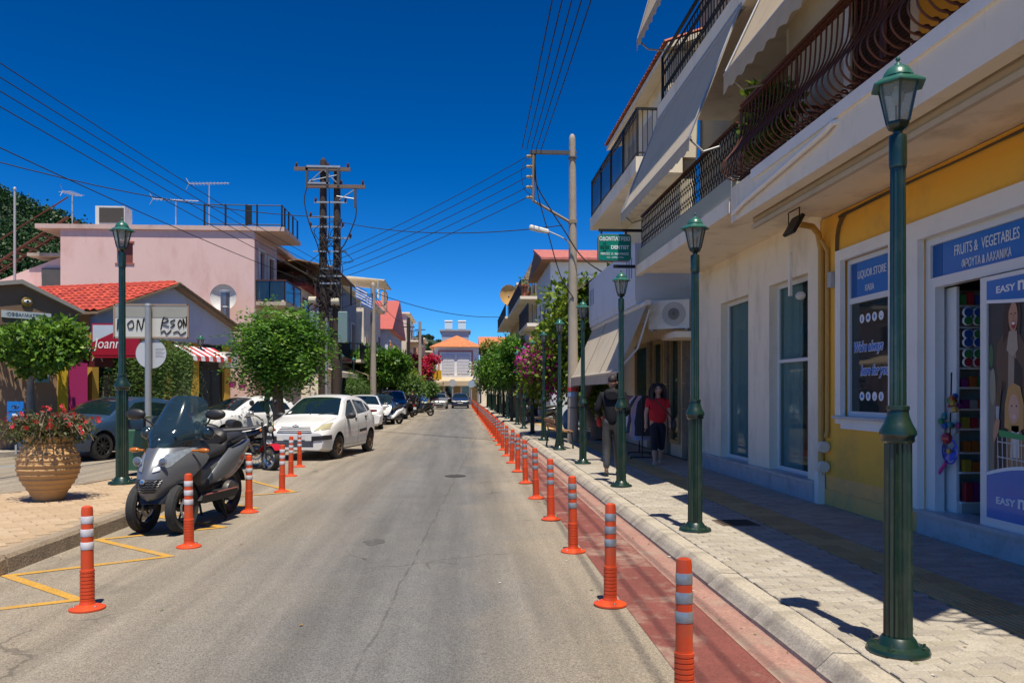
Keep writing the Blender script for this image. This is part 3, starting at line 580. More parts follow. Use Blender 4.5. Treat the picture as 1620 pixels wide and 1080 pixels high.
for k, z in enumerate(lv):
    x = -.03
    while x < 1.0:
        i = rnd.randrange(8)
        if k in (6, 7, 8) and x < .42:
            for zz in (0, .085):
                o = obj('sweet_tub', tub[rnd.choice((0, 1, 3, 1))], None, (5.12+x+.02, 7.77, .372+z+.052+zz)); tag(o, 'round sweet tub stacked on the shelf behind the mini market door', 'tub', 'sweet tubs inside the mini market'); obj('lid_ring', tubw, o)
            x += .105
        else:
            o = obj('sweet_packet', pk[i], None, (5.12+x+.01, 7.79+.012*k-rnd.uniform(0, .02), .372+z)); o.scale.z = rnd.uniform(.7, 1.25) if k else 1.6
            tag(o, 'small bright sweet packet on the shelf behind the mini market door', 'packet', 'sweet packets inside the mini market'); x += .085
# toy hanging in the doorway
t = thing('hanging_toys', 'bunch of pink and blue windmill toys hanging in the mini market doorway', 'toy', (4.93, 7.8, 1.0))
PNK = mat('pink_plastic', (.6, .05, .25), .35, coat=.4); BLP = mat('blue_plastic', (.06, .08, .5), .35, coat=.4)
m = M()
for k in range(8): a = k*PI/4; m.add([(0, 0, 0), (.02, .11*math.cos(a), .11*math.sin(a)), (-.02, .1*math.cos(a+.6), .1*math.sin(a+.6))], [(0, 1, 2)])
m.lathe([(.12, -.01), (.135, 0), (.12, .01)], 20, ax='x', cap=False); m.build('windmill', BLP, t)
M().lathe([(.03, -.02), (.02, .03)], 10, ax='x').build('hub', PK[2], t); M().tube([(-.01, .05, -.12), (-.02, .17, -.26)], .018, 8).build('handle', PNK, t); M().ball((-.02, .02, .13), (.05, .06, .06)).build('red_cap', PK[0], t)
for k in range(16): M().ball((rnd.uniform(-.05, .05), rnd.uniform(-.16, .1), rnd.uniform(.2, .62)), (.03, .04, .035), 6, 4).build('trinket', PK[k % 8], t)
M().tube([(0, 0, .1), (0, -.03, .8)], .008, 5).build('cord', BLK, t)
# soffit, balcony slab, downpipe
m = M(); m.box(3.52, 5.2, -3, 10.3, 3.92, 4.28); m.box(3.52, 3.68, -3, 10.3, 3.82, 3.92); sb = m.build('balcony_slab', WH, b1)
m = M(); m.box(3.49, 3.52, -3, 9.5, 4.18, 4.3); m.build('slab_edge', WH2, b1)
m = M(); m.tube([(3.83, -3, 3.84), (3.83, 10.15, 3.84)], .075, 14); m.box(3.74, 3.79, -3, 10.15, 3.72, 3.77); m.build('awning_roll', CANG, b1)
m = M(); m.tube([(3.48, 10.1, 3.9), (3.47, 9.7, 3.95), (3.47, 7.47, 4.1), (3.48, 7.32, 4.14), (3.55, 7.3, 4.15)], .029, 10); m.build('drain_pipe', WH2, b1)
m = M(); wallY(m, 4.8, .3, -3, 11.5, 4.28, 11, [(8.24, 9.57, 4.2, 6.7), (3.4, 5.6, 4.2, 6.7)]); m.build('upper_wall', [BEI], b1)
m = M(); m.box(4.788, 4.8, -3, 8.1, 4.28, 6.8); m.build('yellow_panel', YW, b1)
for ya, yb in ((9.57, 9.74), (8.1, 8.24)): M().box(4.77, 4.82, ya, yb, 4.28, 6.8).build('shutter_trim', WH2, b1)
for (ya, yb) in ((8.24, 8.9), (8.91, 9.57), (3.4, 4.5), (4.5, 5.6)):
    q = M()
    for a_ in ((ya, ya+.07, 4.3, 6.7), (yb-.07, yb, 4.3, 6.7), (ya+.07, yb-.07, 4.3, 4.45), (ya+.07, yb-.07, 6.6, 6.7)): q.box(4.83, 4.87, *a_)
    s_ = q.build('shutter', BROWN, b1); q = M()
    for k in range(41): z = 4.46+k*.052; q.add([(4.835, ya+.07, z), (4.835, yb-.07, z), (4.86, yb-.07, z+.05), (4.86, ya+.07, z+.05)], [(0, 1, 2, 3)])
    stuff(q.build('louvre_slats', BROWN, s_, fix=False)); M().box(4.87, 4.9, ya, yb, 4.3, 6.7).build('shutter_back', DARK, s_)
# bellied railing
prof = cr([(3.6, 5.24), (3.59, 5.03), (3.56, 4.86), (3.46, 4.69), (3.345, 4.55), (3.335, 4.44), (3.42, 4.35), (3.53, 4.335), (3.58, 4.37), (3.555, 4.41), (3.515, 4.4)], 3)
bal = M().tube([(x, 0, z) for x, z in prof], .0095, 6).mesh('baluster', RUST, 60)
rl = thing('balcony_railing', 'rust brown iron railing with bellied bars above the mini market', 'railing', (0, 0, 0))
n = 0
for k in range(58): obj('baluster', bal, rl, (0, 10.1-k*.12, 0))
m = M(); m.box(3.57, 3.63, 3, 10.15, 5.24, 5.257); m.tube([(3.6, 3, 5.32), (3.6, 10.15, 5.32)], .022, 8); m.build('top_rail', RUST, rl)
m = M(); m.box(3.56, 3.59, 3, 10.15, 4.335, 4.352); m.build('bottom_rail', RUST, rl)
rg = M()
for j in range(12): a = 2*PI*j/12; 
rg.tube([(3.6, .034*math.cos(2*PI*j/10), 5.288+.03*math.sin(2*PI*j/10)) for j in range(11)], .006, 5); rgm = rg.mesh('rail_ring', RUST, 60)
for k in range(86): obj('rail_ring', rgm, rl, (0, 10.1-k*.081, 0))
m = M()
for y in (10.15, 8.4, 6.6, 4.9): m.tube([(3.6, y, 4.28), (3.6, y, 5.26)], .013, 6)
m.build('post', RUST, rl)
for k in range(9): o = obj('baluster', bal, rl, (3.7+k*.12, 10.15+3.6, 0)); o.rotation_euler.z = -PI/2
m = M(); m.box(3.6, 4.8, 10.13, 10.17, 5.24, 5.257); m.tube([(3.6, 10.15, 5.32), (4.8, 10.15, 5.32)], .022, 8); m.build('side_rail', RUST, rl)
# pipes and boxes between the two shops
m = M(); m.tube([(4.76, 10.34, .5), (4.76, 10.34, 3.5), (4.7, 10.3, 3.7), (4.6, 10.25, 3.78), (4.4, 10.2, 3.8)], .042, 12); m.build('downpipe', PIPE, b1)
m = M(); m.tube([(4.75, 10.18, 1.0), (4.77, 10.18, 1.1), (4.77, 10.18, 3.45), (4.7, 10.2, 3.6)], .03, 10); m.build('vent_pipe', PIPE, b1)
for z in (.62, .88): q = M(); q.lathe([(.07, -.05), (.075, -.04), (.075, .03), (.05, .06)], 14, (4.72, 10.2, z), 'y'); q.build('water_meter', ACW, b1)
M().box(4.7, 4.79, 10.3, 10.42, SW-.01, .55).build('pipe_casing', WH2, b1)
M().box(4.72, 4.8, 9.98, 10.08, 2.95, 3.15).build('junction_box', GREYP, b1)
m = M()
for k in range(4): m.tube(cr([(4.79, 9.95-k*.02, 2.2+k*.2), (4.785, 9.95-k*.025, 2.9), (4.785, 9.98-k*.03, 3.6), (4.78, 9.8-k*.05, 3.86)], 4), .006, 5)
m.tube(cr([(4.785, 9.9, 3.84), (4.785, 8.6, 3.86), (4.785, 7.4, 3.84), (4.785, 6.1, 3.85), (4.785, 4, 3.84)], 5), .012, 5); m.tube(cr([(4.785, 9.9, 3.82), (4.785, 8.6, 3.84), (4.785, 7.4, 3.845), (4.785, 6.1, 3.83), (4.785, 4, 3.84)], 5), .008, 5); m.build('cable', mat('dusty_cable', (.1, .07, .04), .8), b1)
fl = thing('floodlight', 'small black floodlight hanging under the white soffit', 'floodlight', (4.2, 9.9, 3.92)); m = M()
m.T = Mx.Translation((0, 0, -.2)) @ Mx.Rotation(R(-60), 4, 'Y'); m.box(-.13, .13, -.16, .16, -.02, .025); m.build('housing', BLK, fl, smooth=20)
m = M(); m.T = Mx.Translation((0, 0, -.2)) @ Mx.Rotation(R(-60), 4, 'Y'); m.box(-.08, .08, -.1, .1, -.028, -.02); m.build('lens', mat('lens_white', (.5, .5, .46), .3), fl)
M().tube([(0, -.17, -.2), (0, -.17, -.01), (0, .17, -.01), (0, .17, -.2)], .008, 5).build('bracket', BLK, fl)
# --- white shop with marble base ---
b2 = thing('white_shop_building', 'white shop with two tall glass windows and marble base beside the yellow wall', 'building')
m = M(); wallY(m, WX-.02, .3, 10.42, 15.98, .4, 3.9, [(10.8, 12.2, .4, 3.26), (13.12, 14.55, .4, 3.24)]); m.build('wall', WH, b2)
m = M(); m.box(WX-.1, WX+.3, 10.44, 15.98, SW-.03, .36); m.box(WX-.13, WX+.4, 10.42, 15.98, .36, .4); m.build('plinth', MARB, b2)
for k in range(11): M().box(WX-.108, WX-.1, 10.46+k*.5, 10.94+k*.5, SW, .352).build('marble_slab', MARB, b2)
for ya, yb, zt in ((10.8, 12.2, 3.26), (13.12, 14.55, 3.24)):
    q = M()
    for a_ in ((ya, ya+.05, .4, zt), (yb-.05, yb, .4, zt), (ya+.05, yb-.05, .4, .46), (ya+.05, yb-.05, zt-.06, zt)): q.box(WX+.12, WX+.17, *a_)
    if ya < 12: q.box(WX+.12, WX+.17, ya+.05, yb-.05, 2.05, 2.1)
    q = q.build('window', ALU, b2); M().box(WX+.14, WX+.15, ya+.05, yb-.05, .46, zt-.06).build('pane', GLS, q)
CURT = mat('grey_curtain', (.8, .82, .8), .9, var=.1, trans=.3)
for ya, yb in ((11.5, 12.2), (13.7, 14.55), (10.8, 11.0), (13.12, 13.3)):
    q = M(); q.sheet([[(5.01+.03*math.sin(j*1.9), ya+(yb-ya)*j/24, z) for j in range(25)] for z in (.42, 1.5, 3.2)], .003); q.build('curtain', CURT, b2, smooth=60)
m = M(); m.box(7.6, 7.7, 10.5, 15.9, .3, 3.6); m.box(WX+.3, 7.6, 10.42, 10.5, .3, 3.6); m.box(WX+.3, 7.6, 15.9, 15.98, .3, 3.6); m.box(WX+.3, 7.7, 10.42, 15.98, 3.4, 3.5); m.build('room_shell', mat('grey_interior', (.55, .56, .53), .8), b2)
m = M(); m.box(WX+.28, 7.6, 10.5, 15.9, .3, .39); m.build('shop_floor', MARB, b2)
m = M(); m.box(3.5, 5.4, 10.32, 16.0, 4.02, 4.16); m.box(3.5, 3.6, 10.32, 16.0, 3.96, 4.02); m.box(4.8, 5.4, 10.42, 15.98, 3.88, 4.02); m.build('balcony_slab', WH, b2)
m = M(); m.box(3.53, 3.7, 10.32, 15.95, 4.16, 4.46); m.build('slab_upstand', mat('grey_green_render', (.36, .37, .3), .85, var=.1), b2)
for yy, z0, z1 in ((11.35, 3.0, 3.62), (15.85, 3.2, 3.8)): M().box(WX-.06, WX-.02, yy-.03, yy+.03, z0, z1).build('cable_duct', WH2, b2)
q = M(); q.ball((WX-.08, 10.9, 2.95), (.07, .08, .06)); q.build('alarm_siren', ACW, b2, smooth=60)
dr = thing('balcony_railing', 'black diamond lattice railing on the balcony above the white shop', 'railing'); m = M(); m.box(3.58, 3.63, 10.3, 15.95, 5.14, 5.17); m.build('handrail', RUST, dr)
m = M(); m.box(3.59, 3.62, 10.3, 15.95, 4.5, 4.52); m.build('bottom_rail', BLK, dr)
dm = M()
for s in (-1, 1): dm.tube(cr([(3.605, -.06*s, 4.51), (3.605, -.05*s, 4.59), (3.605, .05*s, 4.71), (3.605, .05*s, 4.81), (3.605, -.05*s, 4.93), (3.605, -.05*s, 5.02), (3.605, .06*s, 5.14)], 3), .0075, 5)
dmm = dm.mesh('lattice_bar', BLK)
for k in range(47): obj('lattice_bar', dmm, dr, (0, 10.38+k*.12, 0))
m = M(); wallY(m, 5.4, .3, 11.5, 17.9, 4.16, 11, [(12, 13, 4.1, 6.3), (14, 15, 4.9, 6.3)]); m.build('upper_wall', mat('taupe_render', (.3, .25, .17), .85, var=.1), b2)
for ya, yb, za in ((12, 13, 4.2), (14, 15, 4.9)):
    q = M()
    for a_ in ((ya, ya+.06, za, 6.3), (yb-.06, yb, za, 6.3), (ya+.06, yb-.06, 6.22, 6.3), ((ya+yb)/2-.03, (ya+yb)/2+.03, za, 6.22)): q.box(5.42, 5.5, *a_)
    q = q.build('window', ALU, b2); M().box(5.45, 5.46, ya, yb, za, 6.3).build('shutter', mat('added_pane_cover', (.45, .4, .32), .8), q)  # matt shutter added instead of glass, whose sky reflection came out blue
m = M(); m.box(4.8, 5.4, 11.5, 11.58, 4.28, 6.98); m.box(3.88, 4.04, -3, 15.75, 6.98, 7.3); m.box(4.04, 5.4, -3, 15.75, 7.06, 7.28); m.build('upper_slab', WH, b2)
m = M(); m.box(5.0, 5.4, 15.5, 15.6, 7.28, 11); m.box(5.0, 5.1, -3, 15.5, 7.28, 11); m.box(3.88, 5.4, -3, 15.5, 10.1, 10.3); m.build('second_floor_wall', CREAM, b2)
sr = thing('balcony_railing', 'black scrollwork railing on the top balcony', 'railing'); m = M(); m.box(3.92, 3.97, 8.0, 15.6, 8.2, 8.24); m.box(3.93, 3.96, 8, 15.6, 7.36, 7.38); m.box(3.93, 3.96, 8, 15.6, 8.05, 8.07); m.box(3.92, 3.96, 15.56, 15.6, 7.3, 8.2); m.build('rails', BLK, sr)
scr = M(); scr.tube([(3.945, 0, 7.37), (3.945, 0, 8.06)], .009, 5)
for zc in (7.54, 7.87):
    for s in (-1, 1): scr.tube([(3.945, s*(.044-.041*math.cos(k*.5)*math.exp(-k*.03)), zc+.075*math.sin(k*.5)*math.exp(-k*.08)) for k in range(14)], .009, 4)
scm = scr.mesh('scroll_bar', BLK)
for k in range(50): obj('scroll_bar', scm, sr, (0, 15.48-k*.15, 0))
# awnings above
def awning(name, label, y0, y1, top, bot, m_, arm=True, val=.14, zarm=None):
    t = thing(name, label, 'awning'); q = M(); (xt, zt), (xb, zb) = top, bot
    q.sheet([[(lerp(xt, xb, k/8), lerp(y0, y1, j/12), lerp(zt, zb, k/8)-.02*math.sin(PI*k/8)) for k in range(9)] for j in range(13)], .004); q.build('canvas', m_, t, smooth=50)
    q = M(); n_ = int((y1-y0)/.3)*6
    q.sheet([[(xb-.012, lerp(y0, y1, j/n_), zb-.01), (xb-.018-.01*math.sin(j*1.1), lerp(y0, y1, j/n_), zb-val+.035*abs(math.sin(PI*j/6)))] for j in range(n_+1)], .003); q.build('valance', m_, t)
    M().tube([(xb, y0, zb), (xb, y1, zb)], .022, 8).build('front_bar', CHROME, t); M().tube([(xt+.03, y0, zt+.03), (xt+.03, y1, zt+.03)], .05, 10).build('roller', CHROME, t)
    if arm:
        for y in (y0+.06, y1-.06): q = M(); q.tube([(xb, y, zb), (xb+.2, y, zb-.18), (3.62 if zarm < 6 else 3.95, y, zarm)], .016, 6); q.build('arm', GREYP, t); q = M(); q.tube([(xb-.01, y, zb+.02), (xt, y, zt)], .014, 6); q.build('support_rod', CHROME, t)
    return t
awning('awning', 'long pale awning hanging from the upper balcony over the black lattice railing', 10.9, 15.72, (3.86, 6.96), (3.15, 5.14), CANG, True, .2, 5.05)
awning('awning', 'beige awning with scalloped edge over the bellied railing', 3.2, 9.44, (3.86, 6.96), (3.15, 5.42), CANV, True, .24, 5.3)
awning('awning', 'small topmost awning sticking out against the sky', 9.9, 15.5, (3.86, 10.1), (3.42, 8.5), CANV, True, .2, 8.3)
def ac(x, y, z, label, rz=0, s=1.0):
    t = thing('air_conditioner', label, 'air conditioner', (x, y, z), rz); t.scale = (s, s, s)
    M().box(-.15, .15, -.4, .4, 0, .56, bev=.02).build('casing', ACW, t)
    q = M(); q.lathe([(.23, 0), (.23, -.012), (.215, -.012)], 24, (-.15, -.1, .28), 'x'); q.build('fan_ring', GREYP, t)
    q = M(); q.lathe([(.2, -.004), (.03, -.02)], 24, (-.15, -.1, .28), 'x'); q.build('fan', mat('fan_dark', (.08, .08, .08), .6), t)
    q = M()
    for k in range(6): r = .04+k*.032; q.tube([(-.168, -.1+r*math.cos(a*PI/8), .28+r*math.sin(a*PI/8)) for a in range(17)], .003, 4)
    q.build('fan_guard', ACW, t)
    q = M(); [q.box(-.14, .14, s_*.34-.02, s_*.34+.02, -.04, 0) for s_ in (-1, 1)]; q.build('bracket', GREYP, t); return t
ac(5.15, 11.9, 5.9, 'air conditioner on the wall behind the beige awning', 0)
ac(4.6, 13.3, 9.2, 'air conditioner beside the topmost balcony', 0)
ac(4.35, 16.5, 2.92, 'large white air conditioner above the little porch beside the white shop', R(60), 1.08)
# plant on balcony handled with the trees
# --- entrance recess and clothes shop ---
b3 = thing('clothes_shop_building', 'clothes shop building with a pale bay box over a big slanted awning', 'building')
STONE = mat('mottled_stone_cladding', (.2, .18, .15), .6, var=.35, scale=5, dirt=(.1, .09, .08), damt=.6, dscale=4)
m = M(); wallY(m, 4.95, .3, 15.98, 24.3, SW-.03, 3.9, [(16.15, 16.95, SW, 2.2), (17.9, 18.7, .4, 2.9), (19.5, 20.4, .2, 2.9), (21.0, 22.6, .4, 2.9)]); m.build('wall', CREAM, b3)
q = M(); q.box(4.97, 5.02, 16.15, 16.95, SW, 2.2); d_ = q.build('door', WH2, b3)
for za, zb in ((.3, .95), (1.05, 2.0)): M().box(4.955, 4.972, 16.27, 16.83, za, zb).build('door_panel', WH if za < 1 else DARK, d_)
q = M(); q.tube([(4.93, 16.85, 1.12), (4.9, 16.85, 1.12), (4.9, 16.72, 1.12)], .012, 6); q.build('door_handle', BLK, d_)
m = M(); m.box(4.3, 4.97, 15.99, 17.1, 2.72, 2.84); m.build('porch_roof', WH, b3)
for y in (17.3, 18.95, 20.7): 
    for k in range(5): M().box(4.86, 4.95, y-.16, y+.16, SW+k*.56, SW+k*.56+.55).build('stone_slab', STONE, b3)
for ya, yb, za, zb in ((17.9, 18.7, .4, 2.9), (19.5, 20.4, .2, 2.9), (21.0, 22.6, .4, 2.9)):
    q = M()
    for a_ in ((ya, ya+.07, za, zb), (yb-.07, yb, za, zb), (ya+.07, yb-.07, zb-.08, zb), (ya+.07, yb-.07, za, za+.08)): q.box(4.9, 5.0, *a_)
    q = q.build('window', mat('brass_frame', (.4, .3, .16), .5), b3); M().box(4.96, 4.97, ya, yb, za, zb).build('pane', GLS, q)
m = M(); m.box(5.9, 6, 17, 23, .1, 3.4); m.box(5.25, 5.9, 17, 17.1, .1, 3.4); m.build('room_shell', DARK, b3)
for k in range(26): q = M(); a_ = rnd.uniform(.1, .22); y, z = rnd.choice((18.1, 18.4, 19.8, 20.1, 21.5, 22.1))+rnd.uniform(-.1, .1), rnd.uniform(.6, 2.4); q.box(5.2, 5.26, y, y+a_, z, z+a_*1.2, bev=.02); q.build('window_goods', PK[k % 8], b3)
m = M(); m.box(3.72, 4.95, 17.02, 23.3, 3.5, 3.62); m.box(3.7, 3.86, 17.0, 23.32, 3.62, 4.82); m.box(3.86, 4.95, 17.0, 17.16, 3.62, 4.82); m.box(3.86, 4.95, 23.16, 23.32, 3.62, 4.82); m.build('bay', mat('pale_blue_white_render', (.62, .64, .68), .8, var=.05, scale=2, dirt=(.4, .42, .46), damt=.4), b3)
SLT = mat('slot_blue', (.2, .27, .38), .7)
for y in (17.35, 17.6, 17.85, 22.5, 22.75, 23.0): M().box(3.69, 3.71, y-.04, y+.04, 4.1, 4.55).build('slot', SLT, b3)
m = M(); m.box(4.95, 5.3, 17.9, 24.3, 3.9, 9.4); m.build('upper_wall', CREAM, b3)
for y in (18.6, 20.5, 22.4):
    q = M(); q.box(4.9, 4.96, y, y+1.1, 6.95, 8.9); q = q.build('window', ALU, b3); M().box(4.885, 4.9, y+.08, y+1.02, 7.0, 8.82).build('shutter', mat('added_pane_cover', (.45, .4, .32), .8), q)  # closed shutter put in for the panes, to keep blue sky reflections out
m = M(); m.box(3.88, 4.95, 17.75, 24.25, 6.56, 6.91); m.build('balcony_slab', WH, b3)
m = M(); m.box(4.6, 5.3, 17.75, 17.9, 6.91, 9.3); m.build('end_wall', CREAM, b3)
br = thing('balcony_railing', 'black straight bar railing on the balcony under the tiled eave', 'railing'); q = M(); q.box(3.9, 3.96, 17.78, 24.2, 7.98, 8.03); q.box(3.91, 3.95, 17.78, 24.2, 7.0, 7.025); q.box(3.96, 4.9, 17.78, 17.84, 7.98, 8.03); q.box(3.96, 4.9, 17.79, 17.83, 7.0, 7.025); q.box(3.91, 3.95, 17.78, 24.2, 7.86, 7.885); q.build('rails', BLK, br)
b_me = M().box(-.008, .008, -.008, .008, 6.91, 7.98).mesh('baluster', BLK); p_me = M().box(-.025, .025, -.025, .025, 6.91, 8.0).mesh('post', BLK)
for k in range(42): obj('baluster', b_me, br, (3.93, 17.9+k*.15, 0))
for k in range(8): obj('baluster', b_me, br, (4.05+k*.11, 17.81, 0))
for k in range(5): obj('post', p_me, br, (3.93, 17.81+k*1.59, 0))
TIL = [mat('clay_tile_%d' % i, c_, .8, var=.25, scale=9, dirt=(.12, .06, .04), damt=.4, dscale=6) for i, c_ in enumerate([(.42, .12, .05), (.5, .17, .08), (.36, .1, .05)])]
m = M(); m.add([(4.55, 17.5, 9.38), (4.55, 25.1, 9.38), (8.5, 25.1, 10.8), (8.5, 17.5, 10.8), (4.55, 17.5, 9.26), (4.55, 25.1, 9.26), (8.5, 25.1, 10.7), (8.5, 17.5, 10.7)], [(0, 1, 2, 3), (7, 6, 5, 4), (0, 4, 5, 1), (1, 5, 6, 2), (2, 6, 7, 3), (3, 7, 4, 0)]); rf = m.build('roof', CREAM, b3)
tl = M(); tl.sheet([[(-.02+1.4*k, .09*math.cos(PI*j/6), .055*math.sin(PI*j/6)+.5*k) for j in range(7)] for k in range(2)], .012)
tms = [tl.mesh('roof_tile', p, 60) for p in TIL]
for k in range(38): obj('roof_tile', tms[k % 3], rf, (4.5, 17.6+k*.2, 9.4))
# big shop awning
aw = thing('shop_awning', 'big cream shop awning slanting over the pavement behind the man', 'awning'); A = [(3.78, 3.42), (3.16, 2.0)]
q = M(); q.sheet([[(lerp(3.78, 3.16, k/8), lerp(16.25, 23.2, j/20), lerp(3.42, 2.02, k/8)-.03*math.sin(PI*k/8)) for k in range(9)] for j in range(21)], .005); q.build('canvas', CANG, aw, smooth=50)
for y in (18.4, 20.8): q = M(); q.tube([(3.765, y, 3.43), (3.46, y, 2.69), (3.15, y, 2.03)], .008, 5); q.build('seam', mat('seam', (.3, .26, .2), .9), aw)
q = M(); q.sheet([[(3.15, lerp(16.25, 23.2, j/60), 2.02), (3.14+.006*math.sin(j), lerp(16.25, 23.2, j/60), 1.78)] for j in range(61)], .004); q.build('valance', CANG, aw)
M().tube([(3.16, 16.2, 2.02), (3.16, 23.25, 2.02)], .03, 8).build('front_bar', mat('cream_metal', (.55, .5, .4), .5), aw); M().tube([(3.8, 16.2, 3.45), (3.8, 23.25, 3.45)], .06, 10).build('roller', ACW, aw)
for y in (16.3, 23.1): M().tube([(3.18, y, 2.04), (3.6, y, 2.5), (3.85, y, 3.3)], .022, 6).build('arm', ACW, aw)
# dentist sign
ds = thing('dentist_sign', 'green dentist sign with a cross hanging on black brackets', 'sign', (.3, 15.9, .31))
GS = mat('sign_green', (.0, .2, .14), .35, var=.08, scale=2, coat=.3); GSR = mat('sign_grey_rim', (.18, .18, .17), .5)
def rrect(x0, x1, z0, z1, r, n=5):
    P = []
    for cx, cz, a0 in ((x1-r, z0+r, -PI/2), (x1-r, z1-r, 0), (x0+r, z1-r, PI/2), (x0+r, z0+r, PI)): P += [(cx+r*math.cos(a0+PI/2*k/n), cz+r*math.sin(a0+PI/2*k/n)) for k in range(n+1)]
    return P
M().prism(rrect(2.4, 3.07, 3.92, 4.46, .07), 'y', -.06, .06).build('rim', GSR, ds); M().prism(rrect(2.415, 3.055, 3.935, 4.445, .06), 'y', -.065, .065).build('panel', GS, ds)
XD = (1, 0, 0)
text(ds, 'ΟΔΟΝΤΙΑΤΡΕΙΟ', .108, (2.735, -.067, 4.36), XD, ZU, LET, sx=.78, bold=.003); text(ds, 'DENTIST', .1, (2.84, -.067, 4.19), XD, ZU, LET, sx=.93, bold=.003); text(ds, 'ΝΙΚΟΣ Λ. ΜΑΡΙΝΟΣ', .062, (2.735, -.067, 4.06), XD, ZU, LET, bold=.001); text(ds, 'τηλ.: 26950 22946', .045, (2.74, -.067, 3.99), XD, ZU, LET)
q = M(); q.box(2.44, 2.62, -.069, -.064, 4.165, 4.225); q.box(2.5, 2.56, -.0695, -.064, 4.105, 4.285); q.build('cross', mat('sign_dark_green', (0, .07, .05), .4), ds)
q = M(); q.box(2.525, 2.535, -.072, -.069, 4.12, 4.27); q.tube([(2.53+.012*math.sin(k*1.1), -.07, 4.12+k*.015) for k in range(10)], .003, 4); q.build('emblem', GS, ds)
q = M(); q.box(2.42, 3.3, -.03, .03, 4.52, 4.57); q.box(2.46, 2.49, -.02, .02, 4.44, 4.52); q.box(2.96, 2.99, -.02, .02, 4.44, 4.52); q.build('upper_bracket', BLK, ds); M().box(2.72, 3.16, -.03, .03, 3.79, 3.85).build('lower_bracket', BLK, ds)
# ---------------- vegetation ----------------
def leafmat(name, c_, tr=.35, rough=.5): return mat(name, c_, rough, var=.35, scale=1.7, trans=tr, spec=.35)
LF = {'a': [leafmat('leaf_a%d' % i, c_) for i, c_ in enumerate([(.075, .19, .016), (.12, .27, .025), (.04, .11, .012), (.2, .36, .035)])],
      'b': [leafmat('leaf_b%d' % i, c_) for i, c_ in enumerate([(.09, .2, .02), (.15, .29, .025), (.045, .11, .015), (.24, .36, .04)])],
      'w': [leafmat('leaf_w%d' % i, c_) for i, c_ in enumerate([(.09, .17, .035), (.13, .23, .05), (.05, .11, .025), (.17, .25, .06)])],
      'y': [leafmat('leaf_y%d' % i, c_) for i, c_ in enumerate([(.14, .22, .015), (.2, .29, .02), (.07, .13, .012), (.26, .32, .03)])],
      'd': [leafmat('leaf_d%d' % i, c_, .15) for i, c_ in enumerate([(.02, .055, .012), (.03, .075, .018), (.014, .04, .01), (.04, .09, .02)])]}
BARK = mat('bark', (.16, .11, .075), .9, var=.35, scale=9, bump=.7, bscale=25); BARKG = mat('grey_bark', (.24, .21, .17), .9, var=.3, scale=9, bump=.6, bscale=30)
def crown(name, lobes, n, size, mats, seed, parent=None, shell=.55, droop=0, aspect=.45, cluster=1, spread=.0, wts=(4, 3, 3, 1)):
    g = np.random.default_rng(seed); vol = np.array([l[1][0]*l[1][1]*l[1][2] for l in lobes])**(2/3); pick = g.choice(len(lobes), n//cluster, p=vol/vol.sum())
    C = np.array([l[0] for l in lobes], float)[pick]; Rr = np.array([l[1] for l in lobes], float)[pick]
    d = g.normal(size=(len(pick), 3)); d /= np.linalg.norm(d, axis=1)[:, None]; r = 1-shell*g.random(len(pick))**1.6; r *= 1+.17*g.normal(size=len(pick))
    P = C+d*Rr*r[:, None]
    P = np.repeat(P, cluster, 0); D = np.repeat(d, cluster, 0); k = len(P)
    ax = D*.8+g.normal(size=(k, 3))*.75; ax[:, 2] -= droop
    if cluster > 1:   # leaflets along a frond
        ph = np.tile(np.arange(cluster), len(pick)); base = np.repeat(ax.reshape(-1, cluster, 3)[:, 0], cluster, 0); base /= np.linalg.norm(base, axis=1)[:, None]
        P = P+base*(ph*spread)[:, None]; P[:, 2] -= min(droop, 1)*.1*(ph*spread)**2*8; s = np.cross(base, g.normal(size=(k, 3))*.15+np.array([0, 0, 1.])); s /= np.linalg.norm(s, axis=1)[:, None]+1e-9
        ax = base*.5+s*np.where(ph % 2 == 0, 1, -1)[:, None]
    ax /= np.linalg.norm(ax, axis=1)[:, None]
    nr = D*.7+g.normal(size=(k, 3))*.55+np.array([0, 0, .55]); sd_ = np.cross(ax, nr); sd_ /= np.linalg.norm(sd_, axis=1)[:, None]+1e-9
    S = (size*(.65+.7*g.random(k)))[:, None]; up = np.cross(sd_, ax)
    v = np.stack([P, P+ax*S*.5+sd_*S*aspect*.5+up*S*.08, P+ax*S, P+ax*S*.5-sd_*S*aspect*.5+up*S*.08], 1).reshape(-1, 3)
    me = bpy.data.meshes.new(name); me.vertices.add(4*k); me.vertices.foreach_set('co', v.ravel()); me.loops.add(4*k); me.loops.foreach_set('vertex_index', np.arange(4*k, dtype=np.int32))
    me.polygons.add(k); me.polygons.foreach_set('loop_start', np.arange(0, 4*k, 4, dtype=np.int32))
    for q in mats: me.materials.append(q)
    w_ = np.array(wts[:len(mats)], float); clump = (np.sin(P[:, 0]*5+seed)+np.sin(P[:, 1]*6)+np.sin(P[:, 2]*7))/3
    mi = np.repeat(g.choice(len(mats), len(pick), p=w_/w_.sum()), cluster); me.polygons.foreach_set('material_index', mi.astype(np.int32)); me.update(); me.validate()
    return obj(name, me, parent)
